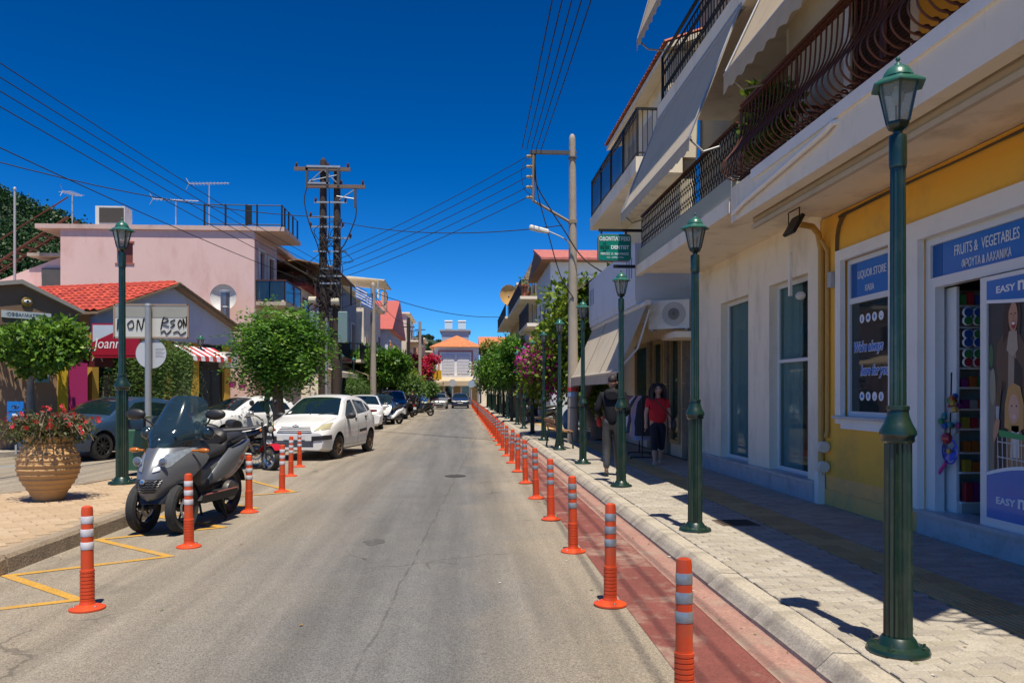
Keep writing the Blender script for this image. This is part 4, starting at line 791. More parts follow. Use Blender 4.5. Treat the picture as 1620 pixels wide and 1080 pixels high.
def tree(name, label, loc, trunk, lobes, n, size, kind, seed, tr=.09, bark=BARK, group=None, cat='tree', **kw):
    t = thing(name, label, cat, loc, 0, group); top = trunk[-1]; q = M(); pts = cr(trunk, 4); k = len(pts); q.tube(pts, [tr*(1.35-.75*(i/(k-1))) if i else tr*1.6 for i in range(k)], 9)
    q.build('trunk', bark, t, smooth=60); r = random.Random(seed)
    for L in lobes[:9]:
        c_, s_ = L; q = M(); a = V(top); b_ = V(c_); md = a.lerp(b_, .55)+V((r.uniform(-.1, .1), r.uniform(-.1, .1), .12)); q.tube(cr([a-V((0, 0, .15)), md, b_], 4), [tr*.6*(1-.8*i/8) for i in range(9)], 6); q.build('branch', bark, t, smooth=60)
    c = crown('crown', lobes, n, size, LF[kind] if isinstance(kind, str) else kind, seed, t, **kw); c['kind'] = 'stuff'; return t
def lobes(c_, rad, n, seed, lr=.45, flat=1):
    r = random.Random(seed); out = []
    for i in range(n):
        while True:
            p = V((r.uniform(-1, 1), r.uniform(-1, 1), r.uniform(-1, 1)))
            if .35 < p.length < 1: break
        s_ = lr*r.uniform(.5, 1.35)
        out.append(((c_[0]+p.x*rad[0]*(1-s_*.6), c_[1]+p.y*rad[1]*(1-s_*.6), c_[2]+p.z*rad[2]*(1-s_*.6)), (rad[0]*s_, rad[1]*s_, rad[2]*s_*flat)))
    out.append((tuple(c_), tuple(x*.5 for x in rad))); return out
tree('street_tree', 'small round tree in front of the brown eye clinic', (-10.75, 20.5, .1), [(0, 0, 0), (.04, 0, .7), (.0, 0, 1.5), (.05, 0, 2.0)], lobes((0, 0, 2.72), (1.28, 1.15, .78), 17, 3, .38), 9500, .135, 'b', 11, .1, BARKG, aspect=.6)
tree('pepper_tree', 'drooping pepper tree behind the round sign pole', (-9.55, 24.1, .1), [(0, 0, 0), (.1, 0, .8), (.35, 0, 1.4), (.3, 0, 2.0)], lobes((.1, 0, 2.75), (1.45, 1.0, .55), 15, 5, .34), 14000, .12, 'w', 12, .08, BARK, droop=3.2, aspect=.2, cluster=16, spread=.062)
tree('jacaranda_tree', 'bushy feathery tree with a stout trunk behind the white hatchback', (-5.15, 22.6, .0), [(0, 0, 0), (.02, 0, .8), (-.03, 0, 1.5), (.0, 0, 2.25)], lobes((.05, 0, 3.02), (1.22, 1.15, .95), 24, 8, .36), 26000, .13, 'a', 13, .17, BARK, droop=.7, aspect=.36, cluster=11, spread=.06)
tree('street_tree', 'rounded green tree beside the concrete pole on the left', (-5.0, 47, .13), [(0, 0, 0), (.05, 0, 1), (0, 0, 2.2)], lobes((.25, 0, 3.1), (1.55, 1.5, 1.3), 14, 21, .42), 5000, .26, 'a', 14, .13)
tree('street_tree', 'rounded green tree just behind the concrete pole, left of its neighbour', (-6.5, 50, .13), [(0, 0, 0), (.05, 0, 1), (0, 0, 2.2)], lobes((.1, 0, 3.2), (1.3, 1.5, 1.2), 12, 22, .42), 4200, .26, 'a', 15, .12)
tree('pepper_tree', 'low drooping tree between the lamps below the concrete pole', (-5.9, 40.5, .13), [(0, 0, 0), (.1, 0, .8), (0, 0, 1.4)], lobes((0, 0, 1.75), (1.2, 1.3, 1.05), 12, 23, .42), 12000, .14, 'w', 16, .1, droop=1.5, aspect=.22, cluster=8, spread=.07)
for i, (x, y, s, k, lab) in enumerate([(-4.7, 61, 1, 'w', 'low shrubby tree behind the far parked scooters'), (-4.6, 67, 1.1, 'y', 'yellowish low tree in the far left row'), (-3.9, 76, .95, 'w', 'last low tree of the far left row')]):
    tree('shrub_tree', lab, (x, y, .13), [(0, 0, 0), (.05, 0, .8), (0, 0, 1.3)], lobes((0, 0, 1.75*s), (1.6*s, 1.6*s, 1.15*s), 10, 30+i, .45), 3000, .26, k, 40+i, .1)
for i, (x, y, zc, rx, rz_, lab) in enumerate([(2.3, 40, 2.95, 1.25, 1.3, 'nearest of the green trees past the bougainvillea on the right'), (2.45, 47, 3.2, 1.6, 1.6, 'second green tree past the bougainvillea on the right'), (2.2, 56, 3.5, 1.7, 1.7, 'third green tree past the bougainvillea on the right'), (2.4, 66, 3.6, 2.0, 1.8, 'fourth green tree past the bougainvillea on the right'), (2.5, 78, 3.6, 2.2, 1.9, 'farthest green tree of the right row')]):
    tree('street_tree', lab, (x+.6, y, SW), [(0, 0, 0), (.03, 0, 1), (-.05, 0, 2)], lobes((-.3, 0, zc), (rx, rx, rz_), 14, 60+i, .42), 9000 if i < 3 else 5000, .17+.02*i, 'a', 70+i, .11, droop=.4, aspect=.4)
# bougainvillea
BOU = [mat('bract_%d' % i, c_, .6, var=.3, scale=2, trans=.35) for i, c_ in enumerate([(.42, .02, .22), (.55, .05, .3), (.3, .01, .14)])]
bo = thing('bougainvillea', 'big bougainvillea with purple flowers climbing over the pavement', 'shrub', (3.9, 27.5, SW)); q = M(); q.tube(cr([(.3, -3.2, 0), (.2, -3.1, .35), (.02, -3.0, .7), (-.15, -3, 1.2), (.1, -2.9, 1.9), (.3, -2.2, 2.8)], 4), [.3, .26, .24, .22, .19, .15]+[.12]*15, 9); q.build('trunk', BARK, bo, smooth=60)
BL = lobes((-.35, -.6, 3.0), (1.95, 2.8, 1.9), 20, 91, .42)+[((-.2, -1.6, 4.5), (1.1, 1.2, .7)), ((.7, -2.6, 4.3), (.9, 1.1, .8)), ((1.1, -3.6, 4.9), (.7, 1.2, .6)), ((-1.3, .5, 2.0), (.6, .9, .9)), ((.2, -2.2, 1.6), (.8, .6, .9))]
c = crown('foliage', BL, 30000, .17, LF['y'], 92, bo, aspect=.6); c['kind'] = 'stuff'; c = crown('blossom', [(a, tuple(x*1.04 for x in b_)) for a, b_ in lobes((-.75, -.5, 2.25), (1.35, 2.4, 1.15), 14, 95, .36)], 2300, .12, BOU, 93, bo, shell=.12, aspect=.9, wts=(3, 2, 2)); c['kind'] = 'stuff'
rb = thing('bougainvillea', 'red bougainvillea far down the street on the left', 'shrub', (-4.4, 82, .13)); M().tube([(0, 0, 0), (.1, 0, 1.5), (.4, 0, 3)], [.12, .1, .07], 7).build('trunk', BARK, rb)
REDF = [mat('red_bract_%d' % i, c_, .6, var=.3, scale=2, trans=.3) for i, c_ in enumerate([(.55, .015, .06), (.62, .03, .12), (.36, .008, .03)])]
crown('blossom', lobes((.3, 0, 4.3), (1.7, 1.5, 1.35), 9, 97, .45), 2600, .26, REDF, 94, rb, aspect=.8)['kind'] = 'stuff'
crown('foliage', lobes((.3, 0, 3.9), (1.6, 1.4, 1.3), 8, 98, .4), 900, .26, LF['b'], 99, rb)['kind'] = 'stuff'
pt = thing('potted_plant', 'leafy potted plant behind the bellied balcony railing', 'plant', (4.0, 10.35, 4.3)); M().lathe([(.14, 0), (.19, .3), (.2, .32)], 14).build('pot', mat('terracotta', (.35, .13, .07), .8), pt); crown('foliage', lobes((0, 0, .95), (.5, .55, .65), 8, 101, .4), 1100, .12, LF['y'], 102, pt, aspect=.6)['kind'] = 'stuff'
# wooded hills
def hill(name, c_, rad, h, seed, n):
    q = M(); G = []
    for i in range(25):
        row = []
        for j in range(41):
            r = i/24; a = 2*PI*j/40; x, y = c_[0]+rad[0]*r*math.cos(a), c_[1]+rad[1]*r*math.sin(a); row.append((x, y, h*(1-r*r)**1.3+6*mnoise.noise(V((x*.02, y*.02, seed)))*(1-r)-1))
        G.append(row)
    q.grid(G); o = struct(q.build(name, mat('hill_scrub', (.018, .034, .012), .95, var=.4, scale=.05), smooth=80)); g = random.Random(seed); L_ = []
    while len(L_) < n:
        r = g.random()**.5; a = g.uniform(0, 2*PI); x, y = c_[0]+rad[0]*r*math.cos(a), c_[1]+rad[1]*r*math.sin(a)
        if y > c_[1]+25 or not -.78 < x/y < .02: continue
        s = g.uniform(3.0, 5.8)*rad[0]/190; L_.append(((x, y, h*(1-r*r)**1.3+6*mnoise.noise(V((x*.02, y*.02, seed)))*(1-r)+s*.35), (s, s, s*g.uniform(.8, 1.25))))
    c = crown('hill_woods', L_, 150000, 1.25*rad[0]/190, LF['d'], seed, o, shell=.5, aspect=.8); c['kind'] = 'stuff'
hill('hill', (-262, 380), (190, 160), 98, 3, 620); hill('far_hill', (-45, 640), (90, 90), 44, 5, 160)
# ---------------- left hand buildings ----------------
def frame(p, ang):   # local x runs along the facade, local y into the building
    return Mx.Translation((p[0], p[1], 0)) @ Mx.Rotation(ang, 4, 'Z')
DG = glassmat('dark_glass', (.02, .03, .035), .04, .85)
cl = thing('eye_clinic', 'brown gabled eye clinic with a small Greek name plate', 'building', (-10.5, 22.5, 0), math.atan2(-.79, -.62)+PI)
BRW = mat('brown_render', (.2, .125, .075), .85, var=.08, scale=1.5, bump=.1, dirt=(.13, .09, .06), damt=.4); BRL = mat('light_brown_render', (.34, .22, .14), .85, var=.1, scale=2)
q = M(); q.prism([(0, 3.78), (-1.5, 4.4), (-5.2, 3.7), (-5.2, 3.3), (0, 3.3)], 'y', 0, .2); q.build('gable', BRW, cl)
q = M()
for a_ in ((-5.2, -3.4, 2.75, 3.3), (-5.2, -3.4, .1, 1.35), (-3.4, -2.7, .1, 3.3), (-2.0, -1.3, .1, 3.3), (-2.7, -2.0, 2.5, 3.3), (-1.3, -.55, .1, 3.3)): q.box(a_[0], a_[1], .06, .25, a_[2], a_[3])
q.build('wall', BRL, cl); q = M(); q.box(-3.4, -5.2, .14, .2, 1.35, 2.75); q.build('window', DG, cl); q = M(); q.box(-2.7, -2.0, .12, .2, .1, 2.5); dd = q.build('door', mat('brown_door', (.11, .05, .025), .5), cl)
for z in (.9, 1.25, 1.6, 1.95): M().box(-2.45, -2.25, .11, .12, z, z+.28).build('door_pane', mat('amber_glass', (.35, .25, .08), .3), dd)
q = M(); q.add([(.06, -.12, 3.74), (-1.5, -.12, 4.39), (-5.2, -.12, 3.69), (-5.2, -.12, 3.77), (-1.5, -.12, 4.5), (.1, -.12, 3.82)]+[(.06, 6, 3.74), (-1.5, 6, 4.39), (-5.2, 6, 3.69), (-5.2, 6, 3.77), (-1.5, 6, 4.5), (.1, 6, 3.82)], [(0, 1, 4, 5), (1, 2, 3, 4), (6, 11, 10, 7), (7, 10, 9, 8), (5, 4, 10, 11), (4, 3, 9, 10), (0, 6, 7, 1), (1, 7, 8, 2), (0, 5, 11, 6)]); q.build('roof', mat('grey_roof_edge', (.3, .28, .24), .7), cl)
q = M(); q.box(0, -.02, .2, 6, .1, 3.74); q.build('side_wall', BRW, cl)
q = M(); q.box(-1.95, -.75, -.03, 0, 3.5, 3.68); pl_ = q.build('name_plate', mat('plate_blue_grey', (.5, .55, .55), .5), cl); text(pl_, '·ΙΟΦΘΑΛΜΙΑΤΡΕΙΟ Ι·', .12, (-1.35, -.033, 3.59), (1, 0, 0), ZU, mat('plate_ink', (.1, .12, .14), .6), sx=.88)
q = M(); q.lathe([(.14, 0), (.14, -.03), (.1, -.05)], 20, (-1.35, 0, 3.95), 'y'); em = q.build('eye_emblem', mat('brass', (.4, .25, .06), .4, metal=.6), cl); M().ball((-1.35, -.05, 3.95), (.09, .02, .045)).build('eye', LET, em); M().ball((-1.35, -.07, 3.95), (.035, .01, .035)).build('pupil', BLK, em)
q = M(); q.box(-4.6, -2.95, -.06, -.03, 1.0, 1.78); bd = q.build('notice_board', mat('board_pale', (.6, .63, .65), .5), cl); text(bd, 'ΟΦΘΑΛΜΙΑΤΡΕΙΟ', .3, (-3.0, -.063, 1.58), (1, 0, 0), ZU, mat('board_ink', (.02, .04, .1), .5), 'RIGHT', sx=.8); text(bd, 'ΠΑΙΔΩΝ - ΕΡΑΝΙΕΤΟΣ', .16, (-3.0, -.063, 1.22), (1, 0, 0), ZU, MATS['board_ink'], 'RIGHT', sx=.8)
q = M(); q.box(-1.12, -.78, -.02, .06, 1.85, 2.15); s_ = q.build('small_plate', mat('plate_blue', (.16, .4, .5), .4), cl); q = M(); q.box(-1.08, -.82, -.025, -.02, 1.98, 2.1); q.build('plate_print', LET, s_)
q = M(); q.box(-.55, -.3, .0, .3, .1, 2.4); q.build('yellow_pillar', mat('strong_yellow', (.6, .42, .02), .7), cl); q = M(); q.box(-.3, .25, .05, .3, .1, 2.4); q.build('magenta_pillar', mat('magenta', (.42, .02, .14), .7), cl)
# rolled iron handrail by its door
q = M(); q.tube([(-2.8, -.5, .1), (-2.8, -.5, .95), (-1.9, -.5, .75)]+[(-1.75+.14*math.cos(a*.6), -.5, .82+.14*math.sin(a*.6)) for a in range(-3, 7)], .02, 6); q.build('handrail', mat('copper_iron', (.3, .12, .06), .5, metal=.4), cl)
# red tiled shop
GA = math.atan2(29.3-23.2, -8.3+10.4); sp_ = thing('tiled_shop', 'shop with red tiled roof and pale blue gable behind the graffiti board', 'building', (-10.4, 23.2, 0), GA)
PBL = mat('pale_blue_render', (.45, .49, .57), .8, var=.06, scale=1.2, dirt=(.3, .33, .38), damt=.4); LW = 6.45
q = M(); q.prism([(0, 3.25), (LW, 3.25), (LW, 3.85), (LW/2, 4.98), (0, 3.85)], 'y', 0, .15); q.build('gable', PBL, sp_)
SHY = mat('shop_yellow', (.6, .36, .06), .8, var=.1); SHR = mat('shop_red', (.42, .03, .03), .7)
q = M()
for a_ in ((0, .25), (1.9, 2.15), (3.0, 3.35), (4.4, 4.7), (6.1, LW)): q.box(a_[0], a_[1], .1, .3, .1, 3.25)
q.build('pillars', SHY, sp_); q = M(); q.box(2.15, 3.0, .12, .28, .1, .95); q.box(3.35, 4.4, .12, .28, .1, .9); q.build('stall_riser', SHR, sp_)
q = M(); q.box(.25, 1.9, .2, .24, .1, 3.25); q.box(2.15, 3, .2, .24, .95, 3.25); q.box(3.35, 4.4, .2, .24, .9, 3.25); q.box(4.7, 6.1, .2, .24, .1, 3.25); q.build('shop_window', DG, sp_)
for k, (xa, za, w_, h_) in enumerate([(2.3, 1.3, .5, .7), (3.5, 1.4, .6, .8), (.5, 1.2, .6, .9), (2.35, 2.15, .25, .2), (.6, 2.2, .3, .2)]): M().box(xa, xa+w_, .17, .19, za, za+h_).build('window_poster', mat('poster_%d' % k, [(.25, .25, .24), (.12, .1, .1), (.3, .22, .2), (.4, .5, .05), (.1, .3, .3)][k], .6, var=.5, scale=5), sp_)
q = M(); q.add([(-.15, -.25, 3.79), (-.15, 8, 3.79), (LW/2, 8, 5.0), (LW/2, -.25, 5.0), (-.15, -.25, 3.85), (-.15, 8, 3.85), (LW/2, 8, 5.06), (LW/2, -.25, 5.06), (LW+.15, -.25, 3.79), (LW+.15, 8, 3.79), (LW+.15, -.25, 3.85), (LW+.15, 8, 3.85)], [(0, 3, 2, 1), (4, 5, 6, 7), (0, 4, 7, 3), (0, 1, 5, 4), (3, 8, 9, 2), (7, 6, 11, 10), (3, 7, 10, 8), (8, 10, 11, 9), (1, 2, 6, 5), (2, 9, 11, 6)]); rf = q.build('roof', mat('roof_board', (.24, .17, .1), .8), sp_)
RT = [mat('red_tile_%d' % i, c_, .6, var=.2, scale=7, dirt=(.25, .07, .04), damt=.5, dscale=5) for i, c_ in enumerate([(.42, .045, .02), (.5, .065, .03), (.34, .035, .02)])]
sl = math.hypot(LW/2+.15, 1.21); an = math.atan2(1.21, LW/2+.15); ntl = 9; ts = sl/ntl
q = M(); q.sheet([[(k*ts*1.12*math.cos(an)-.0, -.12+.24*j/6, k*ts*1.12*math.sin(an)+.02+.05*math.sin(PI*j/6)+(.03 if k == 0 else 0)) for j in range(7)] for k in range(2)], .012)
rtm = [q.mesh('roof_tile', p, 50) for p in RT]
for r_ in range(ntl):
    for c_ in range(33): obj('roof_tile', rtm[rnd.randrange(3)], rf, (-.15+r_*ts*math.cos(an), -.1+c_*.245, 3.85+r_*ts*math.sin(an)))
q = M()
for c_ in range(26): q.T = Mx.Translation((LW/2, -.1+c_*.32, 5.08)); q.tube([(0, 0, 0), (0, .3, 0)], [.1, .12], 8)
q.build('ridge_tiles', RT[0], rf)['kind'] = 'stuff'
q = M()
for k in range(17): a = k/17; q.T = Mx.Translation((lerp(LW/2, LW+.15, a), -.26, lerp(5.06, 3.87, a))) @ Mx.Rotation(.34, 4, 'Y'); q.box(-.02, .25, -.03, .25, 0, .06)
vt = q.build('verge_tiles', mat('dark_verge_tile', (.16, .11, .06), .8, var=.4, scale=9), rf); vt['kind'] = 'stuff'
jo = thing('shop_sign', 'red and white shop sign with white script beside the graffiti board', 'sign', (-9.9, 22.7, 0)); JR = mat('sign_maroon', (.33, .01, .03), .4)
q = M(); q.box(-.35, .95, -.05, .05, 2.55, 3.5); q.build('frame', JR, jo); q = M(); q.box(-.31, .91, -.055, .055, 2.95, 3.45); q.build('upper_panel', mat('sign_pale', (.5, .56, .62), .4), jo); q = M(); q.prism([(-.31, 2.62), (.91, 2.62), (.91, 3.35), (.4, 3.32), (-.31, 2.98)], 'y', -.06, -.05); q.build('lower_panel', JR, jo)
text(jo, 'Joanna', .4, (-.27, -.063, 2.93), XD, ZU, LET, 'LEFT', font_shear=.2, sx=.8)
sb_ = thing('shop_sign', 'dark maroon sign with white lettering below the shop gable', 'sign', (-10.5, 22.95, 0)); q = M(); q.box(-.1, .7, -.04, .04, 2.3, 2.95); q.build('panel', mat('dark_maroon', (.1, .012, .015), .5), sb_); text(sb_, 'ΡΟΥΧΑ', .2, (.3, -.043, 2.75), XD, ZU, LET, sx=.8); q = M(); q.tube([(.3+.14*math.cos(a*.3), -.045, 2.45+.14*math.sin(a*.3)) for a in range(11)], .014, 4); q.build('arc', LET, sb_)
ra = thing('striped_awning', 'red and white striped awning over the yellow shop front', 'awning', (-8.9, 27.0, 0), GA-.0); STR = mat('stripe_red', (.5, .03, .04), .8)
for k in range(10): q = M(); x = -1.0+k*.2; q.sheet([[(x, 0, 3.1), (x, -.7, 2.75), (x, -.72, 2.6)], [(x+.198, 0, 3.1), (x+.198, -.7, 2.75), (x+.198, -.72, 2.6)]], .006); q.build('stripe', STR if k % 2 else LET, ra)
ac(-8.05, 27.9, 2.45, 'air conditioner on the yellow shop wall left of the feathery tree', GA+PI/2+PI, .9)
cv = thing('canopy', 'cream shop canopy behind the feathery tree', 'awning', (-7.6, 30.5, 0), PI/2); q = M(); q.sheet([[(x, 0, 3.1), (x, -1.3, 2.7), (x, -1.32, 2.45)] for x in (-1.5, 0, 1.5, 3)], .01); q.build('canvas', CANV, cv); q = M(); [q.tube([(x, -1.28, 2.7), (x, 0, 2.7)], .02, 5) for x in (-1.4, 2.9)]; q.build('frame', BLK, cv)
for k in range(2):
    fp = thing('hanging_pot', ['pink hanging flower pot on the yellow wall, upper one', 'pink hanging flower pot on the yellow wall, lower one'][k], 'flower pot', (-7.75+.3*k, 27.3+.1*k, 1.75-.1*k)); M().lathe([(.09, 0), (.13, .2), (.14, .21)], 12).build('pot', PNK, fp); crown('leaves', [((0, 0, .28), (.14, .14, .12))], 90, .08, LF['b'], 200+k, fp)
# pink house
pk_ = thing('pink_house', 'two storey pink house with flat roof and corner balconies', 'building'); PINK = mat('pink_render', (.68, .47, .42), .85, var=.08, scale=.9, bump=.12, bscale=60, dirt=(.5, .25, .2), damt=.55, dscale=1.1, streak=.4)
def wallXY(m, Y, t, x0, x1, z0, z1, holes=()):
    k = M(); wallY(k, 0, t, x0, x1, z0, z1, holes); m.add([(v[1], Y+v[0], v[2]) for v in k.v], k.f); return m
q = M(); wallXY(q, 31.5, .3, -15.4, -8.1, 0, 7.85, [(-13.3, -12.7, 6.55, 7.35)]); q.build('front_wall', PINK, pk_); q = M(); wallY(q, -8.1, -.3, 31.8, 35.2, 0, 7.85, [(32.25, 33.05, 5.3, 7.2), (33.7, 34.6, 5.3, 7.2), (32.3, 33.2, 3.4, 4.4)]); q.build('street_wall', PINK, pk_)
q = M(); q.box(-15.4, -8.4, 31.8, 40, 7.6, 7.84); q.box(-15.4, -15.1, 31.8, 40, 0, 7.6); q.box(-15.1, -8.4, 39.7, 40, 0, 7.6); q.build('rear_walls', PINK, pk_)
q = M(); q.box(-16.3, -8.0, 31.4, 40.3, 7.85, 8.02); q.box(-8.0, -6.95, 31.45, 34.6, 7.85, 8.02); q.build('roof_slab', mat('pink_slab', (.55, .4, .34), .85, var=.15, scale=2, dirt=(.25, .18, .14), damt=.6, dscale=2), pk_)
q = M()
for a_ in ((-13.36, -12.64, 6.5, 6.56), (-13.36, -12.64, 7.34, 7.4)): q.box(a_[0], a_[1], 31.47, 31.5, a_[2], a_[3])
q.build('window_trim', mat('old_red_trim', (.35, .1, .07), .8), pk_); q = M(); q.box(-13.3, -12.7, 31.62, 31.66, 6.55, 7.35); q.build('window_shutter', mat('dark_red_shutter', (.16, .04, .03), .7, var=.3, scale=5), pk_)
for ya, yb, za, zb in ((32.25, 33.05, 5.3, 7.2), (33.7, 34.6, 5.3, 7.2), (32.3, 33.2, 3.4, 4.4)):
    q = M()
    for a_ in ((ya-.1, ya, za, zb+.1), (yb, yb+.1, za, zb+.1), (ya, yb, zb, zb+.1)): q.box(-8.1, -8.05, *a_)
    q = q.build('window', WH2, pk_); M().box(-8.22, -8.2, ya, yb, za, zb).build('shutter', mat('brown_door2', (.12, .06, .04), .6), q)
q = M(); q.box(-8.1, -6.95, 31.7, 34.7, 5.0, 5.14); q.build('balcony_slab', mat('old_concrete', (.45, .38, .3), .9, var=.2, scale=2, dirt=(.2, .15, .1), damt=.6), pk_)
for x0, x1, y0, y1 in ((-8.1, -6.98, 31.72, 31.74), (-6.98, -6.96, 31.74, 34.68)): M().box(x0, x1, y0, y1, 5.2, 5.95).build('balcony_glass', glassmat('smoked_glass', (.02, .03, .035), .08, .7), pk_)
q = M(); q.box(-8.1, -6.93, 31.7, 31.76, 5.95, 6.0); q.box(-6.99, -6.93, 31.76, 34.7, 5.95, 6.0); [q.box(-7-.01, -6.95, y, y+.04, 5.14, 5.95) for y in (31.72, 33.2, 34.64)]; q.box(-7.6, -7.56, 31.72, 31.76, 5.14, 5.95); q.build('balcony_rail', RUST, pk_)
rr = thing('roof_railing', 'black railing round the terrace on the pink house roof', 'railing'); q = M()
P_ = [(-10.0, 31.5), (-7.05, 31.5), (-7.05, 34.4)]
for z in (8.1, 8.85): q.tube([(x, y, z) for x, y in P_], .022, 5)
for (x, y) in [(-10, 31.5), (-9.2, 31.5), (-8.4, 31.5), (-8.0, 31.5), (-7.05, 31.5), (-7.05, 32), (-7.05, 32.7), (-7.05, 33.5), (-7.05, 34.4)]: q.box(x-.03, x+.03, y-.03, y+.03, 8.0, 8.87)
q.box(-8.45, -8.2, 31.48, 31.52, 8.1, 8.85); q.build('frame', BLK, rr)
co = thing('corrugated_canopy', 'rusty corrugated metal canopy at the side of the pink house', 'canopy'); q = M(); q.sheet([[(lerp(-7.9, -6.3, k), 35.4+.12*j*.5, 7.35-.9*k+.025*math.cos(j*PI)) for k in (0, .5, 1)] for j in range(60)], .006); q.build('sheet', mat('rusty_corrugated', (.18, .15, .11), .8, var=.4, scale=2), co); q = M(); [q.tube([(-6.5, y, 5), (-6.5, y, 6.4)], .04, 5) for y in (35.5, 38.8)]; q.build('posts', RUST, co)
# items on and at the pink house
cb = thing('rooftop_unit', 'white box with dark grille on the pink house roof', 'unit', (-13.6, 31.9, 8.02)); M().box(-.55, .55, -.3, .4, 0, .75).build('box', ACW, cb); M().box(-.4, .52, -.32, -.3, .1, .68).build('grille', mat('grille_dark', (.06, .05, .04), .7), cb)
def antenna(x, y, z, h, rz, label, n=9, L_=1.6):
    t = thing('tv_antenna', label, 'antenna', (x, y, z), rz); M().tube([(0, 0, 0), (0, 0, h)], .022, 6).build('mast', GREYP, t); M().tube([(-L_/2, 0, h), (L_/2, 0, h)], .016, 5).build('boom', GREYP, t)
    for k in range(n): xx = -L_/2+.1+k*(L_-.2)/(n-1); w_ = .3-.012*k; M().tube([(xx, -w_, h), (xx, w_, h)], .008, 4).build('element', GREYP, t)
    q = M(); q.tube([(-L_/2, 0, h), (-L_/2-.12, .0, h+.22)], .01, 4); q.tube([(-L_/2, 0, h), (-L_/2-.12, 0, h-.22)], .01, 4); q.build('reflector', GREYP, t); return t
antenna(-15.2, 32, 8.02, 1.3, R(70), 'small tilted antenna at the left end of the pink roof', 7, .9); antenna(-11.4, 32.4, 8.02, 1.2, R(8), 'middle antenna on the pink roof', 11, 1.7); antenna(-9.95, 31.9, 8.02, 1.75, R(-6), 'tallest antenna on the pink roof beside the terrace railing', 11, 1.6)
pm = thing('roof_mast', 'thin grey pole rising behind the eye clinic', 'pole', (-15.3, 28.2, 0)); M().tube([(0, 0, 0), (0, 0, 8.55)], [.06, .035], 8).build('shaft', GREYP, pm); M().lathe([(.05, 0), (.05, .06), (.02, .1)], 8, (0, 0, 8.5)).build('cap', GREYP, pm)
sdh = thing('satellite_dish', 'round white satellite dish on the pink wall', 'satellite dish', (-9.1, 30.9, 5.2)); q = M(); q.lathe([(.03, .12), (.2, .1), (.36, .05), (.5, -.03), (.5, -.045)], 26, ax='y', cap=False); q.build('dish', ACW, sdh, smooth=60); M().tube([(0, .1, 0), (0, .6, -.1)], .03, 6).build('bracket', GREYP, sdh); M().tube([(0, .0, -.45), (0, -.4, -.05)], .012, 5).build('feed_arm', GREYP, sdh)
fp = thing('flue_pipe', 'tall metal flue pipe in front of the satellite dish', 'chimney', (-8.75, 29.9, 0)); M().tube([(0, 0, 3.6), (0, 0, 5.25)], .16, 14).build('duct', mat('tarnished_steel', (.28, .25, .24), .35, metal=.8, var=.3, scale=3), fp)
for z in (3.7, 4.2, 4.7): M().lathe([(.165, 0), (.175, .02), (.165, .04)], 14, (0, 0, z)).build('clamp', CHROME, fp)
M().lathe([(.2, 0), (.2, .07), (.16, .09)], 14, (0, 0, 5.25)).build('cowl', CHROME, fp)
ac(-10.0, 31.3, 4.3, 'air conditioner low on the pink wall left of the flue', PI/2, .75)
lr = thing('low_pink_annex', 'low pink annex with sloping parapet at the far left', 'building'); q = M(); q.box(-24, -15.4, 30.5, 33, 0, 5.1); q.build('wall', PINK, lr); q = M(); q.prism([(-20, 5.1), (-15.5, 6.9), (-15.5, 5.1)], 'y', 32, 33); q.build('sloping_wall', PINK, lr); q = M(); q.box(-16.3, -15.45, 31.9, 32, 5.4, 6.4); q.build('opening', DARK, lr); q = M(); q.box(-16.8, -15.4, 31.8, 33, 6.85, 6.97); q.build('little_roof', mat('old_concrete', (0, 0, 0)), lr)
st = thing('iron_stair', 'rusty iron stair climbing to the pink roof', 'stair', (-20.6, 32.5, 5.1)); q = M(); [q.tube([(0, y, 0), (5.0, y, 3.4)], .06, 5) for y in (0, .8)]; q.tube([(0, 0, .9), (5, 0, 4.2)], .03, 5); q.build('stringer', RUST, st)
for k in range(14): M().box(.2+k*.34, .46+k*.34, 0, .8, .12+k*.232, .15+k*.232).build('tread', RUST, st)
